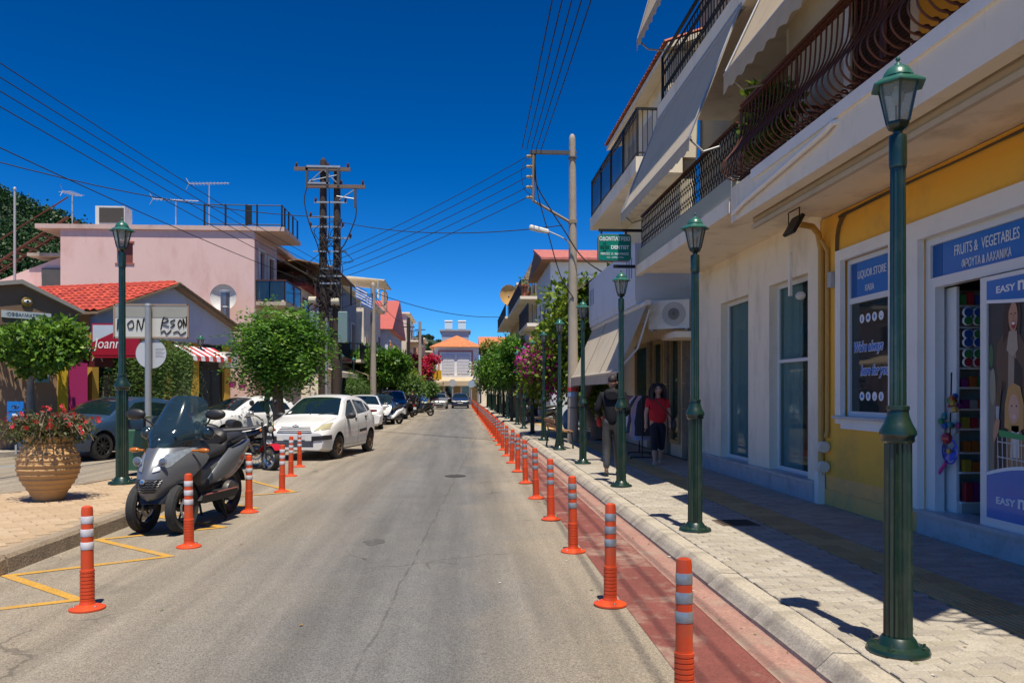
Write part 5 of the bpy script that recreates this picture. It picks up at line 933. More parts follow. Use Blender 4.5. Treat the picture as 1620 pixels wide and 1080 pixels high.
# ---------- generic town houses ----------
IRONR = BLK
def house(name, label, dx, x, y0, y1, h, col, floors, seed, balc=(), depth=7, trim=None, roof='flat', awn=None, endwin=True, cat='building', fh=3.3, tiles=None):
    t = thing(name, label, cat); r = random.Random(seed); a, b_ = sorted((x, x-dx*depth)); q = M(); q.box(a, b_, y0, y1, 0, h); q.build('wall', col, t); W = y1-y0
    if roof == 'flat':
        q = M(); q.box(a-(.35 if dx < 0 else .2), b_+(.35 if dx > 0 else .2), y0-.2, y1+.2, h, h+.16); q.build('roof_slab', trim or WH, t)
    else:
        q = M(); e = .4; xm = (a+b_)/2; ym = (y0+y1)/2; rh = h+depth*.2
        if roof == 'hip': q.add([(a-e, y0-e, h), (b_+e, y0-e, h), (b_+e, y1+e, h), (a-e, y1+e, h), (xm, y0+W*.4, rh), (xm, y1-W*.4, rh)], [(0, 3, 2, 1), (0, 1, 4), (1, 2, 5, 4), (2, 3, 5), (3, 0, 4, 5)])
        else: q.prism([(y0-e, h), (y1+e, h), (ym, h+W*.22)], 'x', a-e, b_+e)
        q.build('roof', tiles or RT[0], t)
    n = max(1, int(W/2.6)); st_ = W/n
    for f in range(floors):
        z = f*fh
        for k in range(n):
            yc = y0+st_*(k+.5); hw = min(.62, st_*.3)
            if f == 0:
                q = M(); q.box(x-.02 if dx > 0 else x-.06, x+.06 if dx > 0 else x+.02, yc-st_*.38, yc+st_*.38, .25, 2.75); q.build('shop_front', r.choice((DG, DG, BROWN, DARK)), t)
            else:
                zb = z+.35 if f in balc else z+1.1; q = M(); q.box(x-.05, x+.05, yc-hw-.08, yc+hw+.08, zb, z+2.6); q = q.build('window', WH2 if trim is None else trim, t); M().box(x-.065, x+.065, yc-hw, yc+hw, zb+.05, z+2.52).build('pane', r.choice((DG, DG, BROWN, mat('shutter_pale', (.5, .53, .55), .6))), q)
        if endwin and f: q = M(); xc = x-dx*2.2; q.box(xc-.6, xc+.6, y0-.05, y0+.05, z+1.0, z+2.5); q = q.build('window', WH2, t); M().box(xc-.52, xc+.52, y0-.065, y0+.02, z+1.08, z+2.42).build('pane', DG, q)
        if f in balc and f:
            d = 1.15; xa, xb = sorted((x, x+dx*d)); q = M(); q.box(xa, xb, y0+.2, y1-.2, z-.02, z+.14); q.build('balcony_slab', trim or WH, t); xo = x+dx*(d-.05); q = M(); q.box(xo-.025, xo+.025, y0+.2, y1-.2, z+1.0, z+1.05); [q.box(xo-.012, xo+.012, y0+.22+i*.16, y0+.245+i*.16, z+.14, z+1.0) for i in range(int((W-.4)/.16))]
            xs = [x+dx*i*.16 for i in range(1, 7)]
            for yy in (y0+.2, y1-.225): [q.box(xx-.012, xx+.012, yy, yy+.025, z+.14, z+1.0) for xx in xs]; q.box(xa, xb, yy, yy+.025, z+1.0, z+1.05)
            q.build('balcony_railing', IRONR, t)
    if awn:
        q = M(); q.sheet([[(x+dx*.05, yy, 3.1), (x+dx*1.5, yy, 2.55), (x+dx*1.52, yy, 2.3)] for yy in (y0+.3, (y0+y1)/2, y1-.3)], .01); q.build('shop_awning', awn, t)
    return t
GRY = mat('grey_render', (.3, .31, .33), .85, var=.1, scale=1, dirt=(.2, .2, .2), damt=.4); SKYW = mat('bluish_white_render', (.55, .6, .66), .85, var=.08, scale=1); OCH = mat('ochre_render', (.5, .36, .18), .85, var=.1, scale=1); SAL = mat('salmon_render', (.5, .28, .2), .85, var=.1, scale=1); MARO = mat('maroon_trim', (.25, .04, .04), .7)
l1 = house('town_house', 'white house with maroon balcony edge and flags behind the twin poles', 1, -7.3, 36, 44.5, 6.3, WH, 2, 1, (1,), trim=MARO, awn=CANG)
q = M(); q.sheet([[(x, y, 7.3+.9*(x+9.5)/-3.6*-.0+(.35 if k == 1 else 0)) for k, x in enumerate((-9.5, -7.6, -5.9))] for y in (37, 40, 44)], .06); q.build('terrace_roof', mat('timber_canopy', (.3, .18, .09), .8, var=.3, scale=2), l1)
q = M(); [q.tube([(x, y, 6.3), (x, y, 7.4)], .05, 6) for x in (-9.3, -6.1) for y in (37.2, 43.8)]; q.build('terrace_posts', mat('dark_wood', (.06, .04, .03), .7), l1); q = M(); q.box(-7.2, -7.1, 37, 44, 6.46, 7.2); q.build('terrace_glass', DG, l1)
for k, (y, z) in enumerate(((44.2, 6.9), (44.6, 6.6))):
    fg = thing('flag', ['blue and white striped flag on the terrace, upper one', 'blue and white striped flag on the terrace, lower one'][k], 'flag', (-5.95+.25*k, y, z))
    M().tube([(0, 0, -.4), (.1, 0, .75)], .02, 5).build('staff', GREYP, fg)
    for j in range(9): q = M(); q.sheet([[(.06+.1*i, .04*math.sin(i*1.3), .55-.075*j-.05*i), (.06+.1*i, .04*math.sin(i*1.3), .475-.075*j-.05*i)] for i in range(7)], .004); q.build('stripe', BLT if j % 2 == 0 else LET, fg)
house('town_house', 'dark grey flat roofed house left of the concrete pole', 1, -6.9, 45, 52, 7.6, GRY, 2, 2, (1,), awn=CANV)
l3 = house('town_house', 'white balconied house right of the concrete pole', 1, -6.5, 52.5, 63, 7.7, WH, 2, 3, (1,), trim=None, awn=CANG)
q = M(); q.sheet([[(x, y, 9.2+.3*(x+8)*-.3) for x in (-9, -7, -5.2)] for y in (53, 56, 58)], .08); q.build('roof_shelter', CREAM, l3); q = M(); [q.box(x, x+.12, y, y+.12, 7.8, 9) for x in (-8.8, -5.7) for y in (53.2, 57.6)]; q.build('shelter_posts', WH, l3); M().box(-6.3, -5.9, 61.8, 62.3, 7.8, 9.3).build('chimney', SAL, l3)
house('town_house', 'red roofed house with white balconies far down the left', 1, -6.0, 64, 78, 6.6, SKYW, 2, 4, (1,), roof='gable', tiles=mat('faded_red_roof', (.4, .09, .07), .7, var=.2, scale=2), awn=CANV)
house('town_house', 'cream house with flat roof beyond the red roof', 1, -5.6, 79, 90, 9.3, CREAM, 3, 5, (1, 2), awn=CANV); house('town_house', 'salmon house at the far left end of the street', 1, -4.7, 91, 99, 7.6, SAL, 2, 6, (1,)); house('town_house', 'small ochre house beside the far corner house', 1, -4.2, 100, 112, 6.6, OCH, 2, 7, (1,))
tm_ = thing('tank_house', 'rooftop hut with balcony and blue water tank behind the pink house', 'building'); q = M(); q.box(-9.5, -7.3, 40.5, 45, 0, 5.6); q.build('wall', SAL, tm_); q = M(); q.box(-8.6, -6.6, 41, 44, 5.6, 7.6); q.build('hut', mat('corrugated_white', (.5, .5, .48), .7, var=.2, scale=8), tm_); q = M(); q.box(-7.9, -6.58, 40.95, 41, 5.9, 7.3); q.build('hut_door', BROWN, tm_); q = M(); [q.tube([(-8.7+k*.2, 40.6, 5.6), (-8.7+k*.2, 40.6, 6.5)], .015, 4) for k in range(14)]; q.box(-8.8, -5.9, 40.58, 40.62, 6.5, 6.54); q.build('railing', BLK, tm_); q = M(); q.box(-8.9, -6.2, 40.7, 44.3, 7.6, 7.7); q.build('hut_roof', CREAM, tm_)
wt = thing('water_tank', 'round blue plastic water tank beside the pink balcony', 'water tank', (-7.0, 37.2, 4.0)); M().lathe([(.62, 0), (.66, .1), (.66, .75), (.6, .88), (.3, .98), (.15, 1.0)], 22).build('drum', mat('tank_blue', (.02, .2, .5), .4, var=.1), wt, smooth=40); M().lathe([(.16, 1.0), (.16, 1.06)], 14).build('lid', BLP, wt); 
for z in (.25, .5): M().lathe([(.665, z), (.68, z+.03), (.665, z+.06)], 22, cap=False).build('rib', MATS['tank_blue'], wt)
M().box(-8.1, -6.3, 35.3, 38.5, 0, 4.0).build('low_annex_wall', WH, tm_)
# ---------- end house and neighbours ----------
eh = thing('corner_house', 'white two storey house with pink framed windows closing the street', 'building'); EX0, EX1, EY = -3.75, 2.0, 103; q = M(); q.box(EX0, EX1, EY, EY+9, 0, 7.4); q.build('wall', mat('far_white_render', (.7, .7, .71), .85, var=.05), eh)
PKT = mat('pink_trim', (.45, .2, .17), .8); q = M(); q.box(EX0+.5, EX0+5.0, EY-.05, EY, 3.7, 7.0); q.build('pink_surround', PKT, eh); q = M(); q.box(EX0+.72, EX0+4.78, EY-.08, EY-.05, 3.7, 6.75); q.build('white_field', WH2, eh)
for k in range(2):
    x = EX0+1.0+k*1.95; q = M(); q.box(x, x+1.6, EY-.14, EY-.08, 3.9, 6.5); w_ = q.build('window', mat('lilac_shutter', (.45, .47, .58), .6), eh)
    for z in range(13): M().box(x+.08, x+1.52, EY-.17, EY-.14, 4.0+z*.19, 4.1+z*.19).build('louvre', WH2, w_)
q = M(); q.add([(EX0-.6, EY-.7, 7.4), (EX1+.6, EY-.7, 7.4), (EX1+.6, EY+9.5, 7.4), (EX0-.6, EY+9.5, 7.4), (EX0+2.9, EY+4, 9.2)], [(0, 3, 2, 1), (0, 1, 4), (1, 2, 4), (2, 3, 4), (3, 0, 4)]); q.build('roof', mat('orange_tiles', (.5, .17, .06), .75, var=.25, scale=2.5, fine=3), eh)
q = M(); q.sheet([[(x, EY-.1, 3.5), (x, EY-1.3, 3.0), (x, EY-1.32, 2.4)] for x in (EX0+.1, EX0+3, EX1-.7)], .02); q.build('awning', CANV, eh); q = M(); q.box(EX0, EX1, EY-.3, EY, 3.45, 3.65); q.build('cornice', WH2, eh)
for k in range(5): M().box(EX0+.35+k*1.1, EX0+1.15+k*1.1, EY-.06, EY, .2, 2.3).build('shop_front', DG if k % 2 else mat('ochre_front', (.4, .28, .12), .7), eh)
q = M(); q.box(EX1-.9, EX1+2.2, EY-1.2, EY, 3.2, 3.35); [q.box(EX1-.9+i*.2, EX1-.86+i*.2, EY-1.2, EY-1.16, 3.35, 4.3) for i in range(15)]; q.build('side_balcony', WH2, eh)
bb = thing('grey_block', 'grey flat roofed block behind the corner house', 'building'); q = M(); q.box(-3.2, .8, 118, 126, 0, 10.6); q.build('wall', mat('far_grey_render', (.34, .37, .42), .85, var=.06), bb); q = M(); q.box(-3.5, 1.1, 117.7, 126, 10.6, 10.8); q.build('roof_slab', GRY, bb)
for k in range(2):
    so = thing('solar_heater', ['left solar water heater on the grey roof', 'right solar water heater on the grey roof'][k], 'solar heater', (-2.2+k*2.0, 118.6, 10.8)); so.scale = (.7, .7, .7); q = M(); q.add([(-.8, 0, .2), (.8, 0, .2), (.8, 1.2, 1.8), (-.8, 1.2, 1.8), (-.8, .1, .12), (.8, .1, .12), (.8, 1.3, 1.72), (-.8, 1.3, 1.72)], [(0, 1, 2, 3), (7, 6, 5, 4), (0, 4, 5, 1), (1, 5, 6, 2), (2, 6, 7, 3), (3, 7, 4, 0)]); q.build('panel', mat('solar_blue', (.04, .12, .22), .5), so); q = M(); q.tube([(-.85, 1.2, 1.95), (.85, 1.2, 1.95)], .2, 12); q.build('tank', ACW, so)
rn = thing('orange_roof_house', 'house with a long orange roof right of the corner house', 'building'); q = M(); q.box(2.4, 14, 106, 116, 0, 7.0); q.build('wall', CREAM, rn); q = M(); q.prism([(105.3, 7), (116.7, 7), (111, 9.3)], 'x', 2.1, 14.3); q.build('roof', MATS['orange_tiles'], rn); q = M(); [q.box(x, x+1.1, 105.95, 106, 3.8, 5.8) for x in (3, 5.5, 8)]; q.build('windows', DG, rn)
# ---------- right hand row ----------
lw = thing('low_shop', 'low shop half hidden behind the bougainvillea', 'building'); q = M(); q.box(5.0, 11, 24.4, 35.5, 0, 4.3); q.build('wall', CREAM, lw)
for k in range(4): M().box(4.94, 5.0, 25+k*2.6, 26.9+k*2.6, .2, 2.7).build('shop_front', (DG, mat('ochre_front', (0, 0, 0)), DARK, DG)[k], lw)
q = M(); q.sheet([[(4.95, y, 5.7), (3.4, y, 4.75)] for y in (24.6, 27, 29.4)], .06); q.build('lean_to_roof', mat('cane_mat', (.16, .12, .08), .9, var=.4, scale=6), lw)
rg_ = thing('gabled_white_house', 'white house with red tiles and brown gable boards above the bougainvillea', 'building'); q = M(); q.box(3.95, 10, 36, 42.5, 0, 7.6); q.build('wall', SKYW, rg_)
q = M(); q.prism([(35.4, 7.5), (43.1, 7.5), (39.25, 8.5)], 'x', 3.5, 10.3); q.build('roof_boards', mat('brown_boards', (.2, .09, .03), .7, var=.3, scale=3), rg_); q = M(); q.add([(3.45, 35.3, 7.6), (10.3, 35.3, 7.6), (10.3, 39.25, 8.64), (3.45, 39.25, 8.64), (3.45, 35.3, 7.5), (10.3, 35.3, 7.5), (10.3, 39.25, 8.52), (3.45, 39.25, 8.52)], [(0, 1, 2, 3), (7, 6, 5, 4), (0, 4, 5, 1), (1, 5, 6, 2), (2, 6, 7, 3), (3, 7, 4, 0)]); q.build('roof', mat('pinkish_tiles', (.42, .13, .1), .7, var=.25, scale=4, fine=3), rg_)
q = M(); q.box(4.8, 6.6, 35.94, 36, 5.4, 6.9); q = q.build('window', WH2, rg_); M().box(4.9, 6.5, 35.92, 35.94, 5.5, 6.8).build('pane', mat('shutter_pale', (0, 0, 0)), q); q = M(); q.box(2.9, 3.95, 36.2, 42, 4.6, 4.75); q.build('balcony_slab', WH, rg_)
q = M(); [q.box(2.93, 2.96, 36.25+k*.2, 36.28+k*.2, 4.75, 5.6) for k in range(29)]; q.box(2.92, 2.97, 36.2, 42, 5.6, 5.65); [q.box(2.95+k*.18, 2.98+k*.18, 36.22, 36.25, 4.75, 5.6) for k in range(6)]; q.build('balcony_railing', BLK, rg_)
house('town_house', 'balconied house with terracotta pots past the white gable', -1, 4.3, 44, 57, 9.0, CREAM, 3, 11, (1, 2), trim=None, fh=3.4, awn=CANG); house('town_house', 'far right house with small dark balconies', -1, 4.2, 58, 72, 9.4, OCH, 3, 12, (1, 2), fh=3.5, awn=CANG); house('town_house', 'last house of the right row', -1, 4.4, 73, 96, 6.6, CREAM, 2, 13, (1,))
od = thing('satellite_dish', 'orange tinted satellite dish on a balcony of the right row', 'satellite dish', (3.3, 57.4, 8.6), R(25)); q = M(); q.lathe([(.04, .15), (.4, .12), (.75, 0), (.75, -.02)], 22, ax='y', cap=False); q.build('dish', mat('dish_orange', (.6, .36, .12), .5), od, smooth=60); M().tube([(0, .1, 0), (.6, .5, -.8)], .04, 5).build('bracket', GREYP, od)
for k in range(3): po = thing('terracotta_pot', 'terracotta pot on the upper balcony, %s of three' % ('left', 'middle', 'right')[k], 'flower pot', (3.4+k*.35, 44.6+k*3, 6.95+.0)); M().lathe([(.16, 0), (.24, .55), (.28, .58), (.28, .66)], 12).build('pot', MATS['terracotta'], po); crown('leaves', [((0, 0, .8), (.25, .25, .25))], 70, .14, LF['b'], 210+k, po)
gc = thing('pharmacy_cross', 'green pharmacy cross behind the lamps on the right', 'sign', (2.75, 46.5, 3.75)); q = M(); q.prism([(-.25, -.75), (.25, -.75), (.25, -.25), (.75, -.25), (.75, .25), (.25, .25), (.25, .75), (-.25, .75), (-.25, .25), (-.75, .25), (-.75, -.25), (-.25, -.25)], 'y', -.1, .1); q.build('cross', mat('cross_green', (.02, .4, .08), .4), gc); M().box(.7, 1.7, -.04, .04, -.04, .04).build('bracket', BLK, gc)
# ---------------- poles, wires ----------------
WOOD = mat('tarred_wood', (.05, .034, .025), .9, var=.4, scale=6, bump=.6, bscale=20, dirt=(.03, .02, .015), damt=.6, dscale=3); GALV = mat('galvanised', (.33, .35, .36), .5, metal=.4, var=.2, scale=5); CONC = mat('pole_concrete', (.36, .31, .25), .9, var=.15, scale=3, bump=.35, bscale=40, dirt=(.2, .17, .13), damt=.5, dscale=2); INS = mat('brown_insulator', (.06, .025, .02), .25, coat=.4); CAB = mat('black_cable', (.012, .012, .013), .7)
def insul(t, x, y, z): q = M(); q.lathe([(.02, 0), (.06, .02), (.03, .05), (.075, .07), (.035, .1), (.06, .13), (.03, .19)], 8, (x, y, z)); q.build('insulator', INS, t)
tp = thing('utility_pole', 'twin dark wooden utility poles with crossarms and hanging cables', 'utility pole', (-5.75, 33, .12))
for dx in (0, .56): q = M(); h = 10.95-.35*(dx > 0); q.tube([(dx, 0, 0), (dx+.02, 0, h*.5), (dx+.03, .03, h)], [.19, .165, .135], 10); q.lathe([(.11, 0), (.03, .12)], 10, (dx+.03, .03, h)); q.build('pole', WOOD, tp, smooth=50)
for z, x0, x1 in ((10.55, -1.1, 1.15), (9.85, -.55, 1.75)): q = M(); q.box(x0, x1, -.22, -.1, z-.07, z+.07); q.build('crossarm', mat('weathered_arm', (.16, .11, .08), .85, var=.3, scale=6), tp)
q = M(); q.box(-.6, .75, -.24, -.2, 10.6, 10.68); q.box(-.55, .3, -.24, -.2, 9.93, 10.0); [q.tube([a, b_], .022, 5) for a, b_ in (((-.5, -.2, 10.0), (.05, -.2, 10.5)), ((.6, -.2, 10.0), (.1, -.2, 10.5)), ((-.5, -.2, 10.05), (.6, -.2, 10.3)), ((.7, -.2, 9.3), (1.3, -.2, 9.7)), ((.6, -.2, 9.45), (1.3, -.2, 9.35)))]; q.build('braces', GALV, tp)
q = M(); q.box(-.65, -.55, -.22, -.1, 9.75, 10.6); q.box(.18, .28, -.24, -.12, 9.85, 10.6); q.box(.62, .72, -.24, -.12, 9.85, 10.6); q.box(1.3, 1.4, -.22, -.12, 9.0, 9.75); q.build('cutouts', mat('fuse_dark', (.06, .06, .06), .5), tp)
for x, z in ((.95, 9.2), (-.25, 9.2), (-.45, 8.6), (1.15, 7.75), (.85, 8.2), (-.45, 8.2), (-1.02, 10.62), (.24, 10.62), (1.05, 10.62), (-.4, 9.95), (.78, 9.92), (1.65, 9.92), (-.62, 10.5), (.65, 10.5)): insul(tp, x, -.16, z)
for z, x0, x1 in ((8.6, -.6, .5), (7.75, .2, 1.2), (6.5, -.1, .7), (6.2, -.1, .8), (5.9, -.1, .7), (9.2, -.3, 1.0), (8.2, -.5, .9), (7.2, -.35, 1.0)): q = M(); q.box(x0, x1, -.2, -.14, z-.03, z+.03); q.build('bracket', GALV, tp)
q = M(); r = random.Random(5)
for k in range(30):
    z = r.uniform(4.6, 8.6); x0 = r.uniform(-.25, .8); q.tube(cr([(x0, -.2, z), (x0+r.uniform(-.45, .5), -.3, z-r.uniform(-.2, .5)), (x0+r.uniform(-.5, .5), -.28, z-r.uniform(.2, .9)), (r.uniform(0, .6), -.18, z-r.uniform(.3, 1.2))], 4), .016, 5)
q.tube(cr([(-.6, -.2, 9.75), (-.68, -.25, 9.2), (-.45, -.3, 8.2), (-.1, -.22, 7.2), (.02, -.2, 5.5)], 5), .025, 6); q.tube(cr([(1.4, -.2, 9.0), (1.35, -.25, 8.5), (1.0, -.3, 7.6), (.65, -.2, 6.9), (.6, -.2, 5)], 5), .025, 6); q.tube(cr([(.3, -.2, 9.8), (.32, -.25, 8.2), (.2, -.25, 7), (.5, -.2, 6)], 5), .02, 5)
q.tube(cr([(0, -.2, 5.2), (-.55, -.3, 4.9), (-.7, -.3, 4.0), (-.45, -.3, 3.2), (-.1, -.2, 2.8)], 5), .03, 6); q.tube(cr([(0, -.2, 5.0), (-.45, -.3, 4.75), (-.55, -.3, 4.0), (-.35, -.3, 3.4), (-.1, -.2, 3.0)], 5), .03, 6); q.tube([(.75, -.2, 5), (.8, -.22, 2), (.7, -.2, .5)], .03, 6); q.build('cable_bundle', CAB, tp)
for x0, x1, z0, z1 in ((-.45, -.1, 3.55, 4.75), (.68, 1.05, 3.5, 4.75)): q = M(); q.box(x0, x1, -.35, .1, z0, z1, bev=.03); q.build('transformer_box', mat('teal_metal', (.14, .22, .22), .5, var=.15, dirt=(.25, .2, .15), damt=.4), tp)
for x, z in ((-.35, 5.2), (.55, 5.15)): q = M(); q.lathe([(.16, -.16), (.16, .16)], 12, (x, -.2, z), 'x'); q.build('drum', mat('beige_drum', (.42, .38, .28), .6), tp)
q = M(); q.tube([(.18, -.15, 0), (.18, -.15, 4.5)], .06, 8); q.build('riser_pipe', GALV, tp); q = M(); q.box(.35, .85, -.35, -.05, .1, 1.0); q.build('meter_box', GREYP, tp)
cp = thing('utility_pole', 'short concrete pole left of the carriageway with a coil of cable', 'utility pole', (-5.05, 45, .12)); q = M(); q.tube([(0, 0, 0), (0, 0, 7.4)], [.2, .13], 12); q.ball((0, 0, 7.4), (.13, .13, .22)); q.build('shaft', CONC, cp, smooth=50); q = M(); [q.tube([(.5+.32*math.cos(a*.45+k), -.1, 6.75+.45*math.sin(a*.45+k)) for a in range(15)], .014, 4) for k in range(4)]; q.build('cable_coil', CAB, cp)
for i, (x, y, h, w_, lab) in enumerate([(-4.5, 66, 7.6, WOOD, 'brown wooden pole in front of the red roofed house'), (-4.0, 74, 8.0, CONC, 'thin far concrete pole on the left')]): t = thing('utility_pole', lab, 'utility pole', (x, y, .12)); M().tube([(0, 0, 0), (0, 0, h)], [.18, .12], 8).build('shaft', w_, t); M().box(-.5, .5, -.05, .05, h-.8, h-.72).build('crossarm', WOOD, t)
rp = thing('utility_pole', 'tall concrete pole on the right pavement with a street light arm', 'utility pole', (3.2, 23.15, SW)); q = M(); q.tube([(0, 0, 0), (0, 0, 4.5), (-.02, 0, 8.85)], [.165, .13, .095], 14); q.ball((-.02, 0, 8.85), (.095, .095, .18)); q.build('shaft', CONC, rp, smooth=50)
q = M(); q.box(-1.25, .1, -.05, .05, 8.42, 8.52); q.box(-.12, .1, -.13, .13, 8.3, 8.34); q.build('top_arm', mat('dark_steel', (.09, .085, .08), .6, metal=.4), rp); q = M(); q.tube([(-1.16, 0, 8.5), (-1.16, 0, 7.05), (-.1, 0, 6.45)], .045, 6); q.box(-.12, .1, -.12, .12, 6.4, 6.5); q.build('drop_arm', mat('rusty_steel', (.24, .19, .13), .7, var=.3, scale=6), rp)
for k in range(5): q = M(); z = 8.35-k*.3; q.lathe([(.03, -.12), (.05, -.06), (.03, -.03), (.055, .0), (.03, .06)], 8, (-1.25, 0, z), 'x'); q.build('insulator', mat('cream_insulator', (.4, .32, .2), .4), rp)
q = M(); q.tube(cr([(-.08, -.05, 5.3), (-.1, -.1, 5.75), (-.3, -.12, 5.95), (-.75, -.12, 6.15)], 4), .022, 6); q.build('light_arm', GALV, rp); q = M(); q.T = Mx.Translation((-.98, -.12, 6.2)) @ Mx.Rotation(R(14), 4, 'Y'); q.box(-.32, .26, -.11, .11, -.05, .05, bev=.04); q.build('luminaire', ACW, rp); q = M(); q.T = Mx.Translation((-.98, -.12, 6.2)) @ Mx.Rotation(R(14), 4, 'Y'); q.box(-.28, .05, -.08, .08, -.08, -.05); q.build('light_bowl', BULB, rp)
q = M(); q.tube(cr([(-1.1, 0, 8.5), (-1.1, -.1, 7.6), (-.75, -.15, 6.9), (-.3, -.18, 6.2), (.3, -.3, 5.3), (1.3, -.6, 4.6)], 5), .02, 5); q.tube(cr([(-1.12, 0, 8.3), (-1.05, -.1, 7.3), (-.8, -.15, 6.3), (-.4, -.15, 4.9), (0, -.15, 4.2)], 5), .016, 5); q.tube(cr([(-1.2, 0, 8.4), (-1.5, -.1, 8.0), (-1.45, -.1, 7.4), (-1.2, 0, 7.2)], 5), .01, 5); q.build('service_cable', CAB, rp)
for z in (1.35, 1.5): q = M(); q.lathe([(.165, z), (.165, z+.12)], 14, cap=False); q.build('pasted_notice', (mat('notice_red', (.4, .04, .04), .7), mat('notice_blue', (.25, .35, .5), .7))[z < 1.4], rp)
M().lathe([(.166, 2.62-1.6), (.17, 1.04)], 14, cap=False).build('strap', BLK, rp)
WIREN = [0]
def wire(a, b_, sag, r=.011, n=16, label=None):
    a, b_ = V(a), V(b_); q = M(); q.tube([a.lerp(b_, i/n)-V((0, 0, sag*4*(i/n)*(1-i/n))) for i in range(n+1)], r, 4)
    return tag(q.build('overhead_wire', CAB), label, 'wire', 'overhead wires')
names = ['topmost', 'second', 'third', 'fourth', 'lowest']
for k in range(5):
    wire((1.92, 23.15, 8.5-k*.3), (-5.0, 33, 7.35-k*.27), .12, .012, label='overhead wire crossing from right pole to twin poles, %s of five' % names[k])
    wire((1.7+k*.14, 23.1, 8.66), (1.25+k*.28, -8, 8.9+.1*k), .25, .012, label='overhead wire running over the viewer from the right pole, %s from left' % (names[k] if k else 'first'))
for k, (zz, x) in enumerate(((8.15, -9.6), (7.9, -9.6), (7.6, -9.5), (7.2, -9.3), (6.4, -9.7))): wire((-5.8, 33, 6.9-k*.25), (x, 3, zz), .3, .011, label='overhead wire from twin poles to the upper left, %s of five' % names[k])
wire((-5.5, 33, 8.75), (-15.5, 22, 8.6), .5, .016, label='thick twisted cable leaving the twin poles over the pink house'); wire((-5.2, 33, 8.6), (2.9, 23.3, 6.5), .35, .014, label='thick cable between twin poles and the street light arm'); wire((-5.1, 33, 6.6), (-5.05, 45, 7.1), .35, .022, label='drooping black cable from twin poles to the short concrete pole'); wire((-5.05, 45, 7.2), (3.4, 60, 7.3), .5, .02, label='black cable from the short concrete pole across to the right houses'); wire((-5.05, 45, 7.2), (-4.4, 66, 7.2), .5, .02, label='black cable from the short concrete pole down the left side')
wire((-5.05, 45, 7.1), (-7.2, 39, 5.4), .2, .014, label='service cable from the short concrete pole to the flagged house')
# ---------------- island and left side items ----------------
TER = mat('ochre_terracotta', (.46, .27, .11), .8, var=.2, scale=5, bump=.25, bscale=40, dirt=(.28, .19, .1), damt=.5, dscale=4)
po = thing('flower_pot', 'large ribbed terracotta pot of red flowers on the island', 'flower pot', (-5.53, 11.0, ISL)); po.scale = (.88, .88, 1.08); pr = [(.2, 0), (.215, .02)]
key = [(0, .2), (.12, .27), (.25, .37), (.36, .42), (.48, .43), (.58, .4), (.66, .34), (.72, .31), (.78, .33)]
def kr(z):
    for (a, ra), (b_, rb) in zip(key, key[1:]):
        if a <= z <= b_: return lerp(ra, rb, (z-a)/(b_-a))
for i in range(1, 105): z = i*.0074; pr.append((kr(z)+.014*max(0, math.sin(z*2*PI/.062))**.7*(1 if z > .1 else .2), z))
pr += [(.34, .79), (.3, .79), (.28, .7)]; q = M(); q.lathe(pr, 32); q.build('pot', TER, po, smooth=50); M().lathe([(.29, .68), (.1, .72)], 20).build('soil', mat('soil', (.05, .035, .02), .95), po)
EUP = [leafmat('spurge_%d' % i, c_) for i, c_ in enumerate([(.1, .11, .04), (.16, .12, .06), (.07, .1, .03)])]
q = M(); r = random.Random(4)
for k in range(70): a = r.uniform(0, 2*PI); R_ = r.uniform(.25, .72); q.tube(cr([(.15*math.cos(a), .15*math.sin(a), .68), (R_*.6*math.cos(a), R_*.6*math.sin(a), .95+r.uniform(-.05, .12)), (R_*math.cos(a), R_*math.sin(a), .9+r.uniform(-.2, .14))], 3), .008, 4)
q.build('stems', mat('spurge_stem', (.16, .11, .07), .8), po); crown('foliage', [((.33*math.cos(a), .33*math.sin(a), .88), (.35, .3, .17)) for a in np.arange(0, 6.2, .7)]+[((0, 0, .95), (.4, .4, .16))], 3800, .055, EUP, 310, po, shell=.9, aspect=.6)['kind'] = 'stuff'
fm = M()
for j in range(5): a = j*2*PI/5; fm.add([(0, 0, 0), (.022*math.cos(a-.45), .022*math.sin(a-.45), .006), (.03*math.cos(a), .03*math.sin(a), .004), (.022*math.cos(a+.45), .022*math.sin(a+.45), .006)], [(0, 1, 2, 3)])
fmm = fm.mesh('blossom', mat('spurge_red', (.55, .012, .02), .5, var=.2, trans=.2))
for k in range(95): a = r.uniform(0, 2*PI); R_ = .74*r.random()**.5; o = obj('blossom', fmm, po, (R_*math.cos(a), R_*math.sin(a), 1.12-.32*R_*R_+r.uniform(-.1, .05))); o.rotation_euler = (r.uniform(-1.3, 1.3), r.uniform(-1.2, 1.2), r.uniform(0, 6)); o.scale = [r.uniform(.8, 1.35)]*3
sg = thing('sign_pole', 'grey pole with a round sign seen from behind and a graffiti covered board', 'sign', (-5.62, 14.6, ISL)); M().tube([(0, 0, 0), (0, 0, 2.98)], .055, 12).build('pole', GALV, sg, smooth=50); M().lathe([(.055, 2.96), (.06, 2.98), (.05, 3.02)], 12).build('cap', GALV, sg)
q = M(); q.lathe([(.265, .055), (.265, .07)], 30, (0.02, .02, 2.13), 'y'); dk = q.build('disc', mat('disc_back', (.5, .52, .54), .5, metal=.1, var=.05), sg)
q = M(); q.lathe([(.265, 0), (.27, 0), (.27, .015), (.265, .015)], 30, (.02, .075, 2.13), 'y', cap=False); q.build('disc_rim', GALV, dk)
for k in range(7): M().box(.1, .1+.16-.02*(k % 3), .072, .0745, 2.22-k*.025, 2.227-k*.025).build('print_line', GREYP, dk)
q = M(); q.box(-.6, .66, .06, .075, 2.42, 3.0); gb = q.build('board', mat('board_white', (.55, .55, .5), .5, var=.08, dirt=(.45, .33, .2), damt=.4, dscale=4, streak=.3), sg)
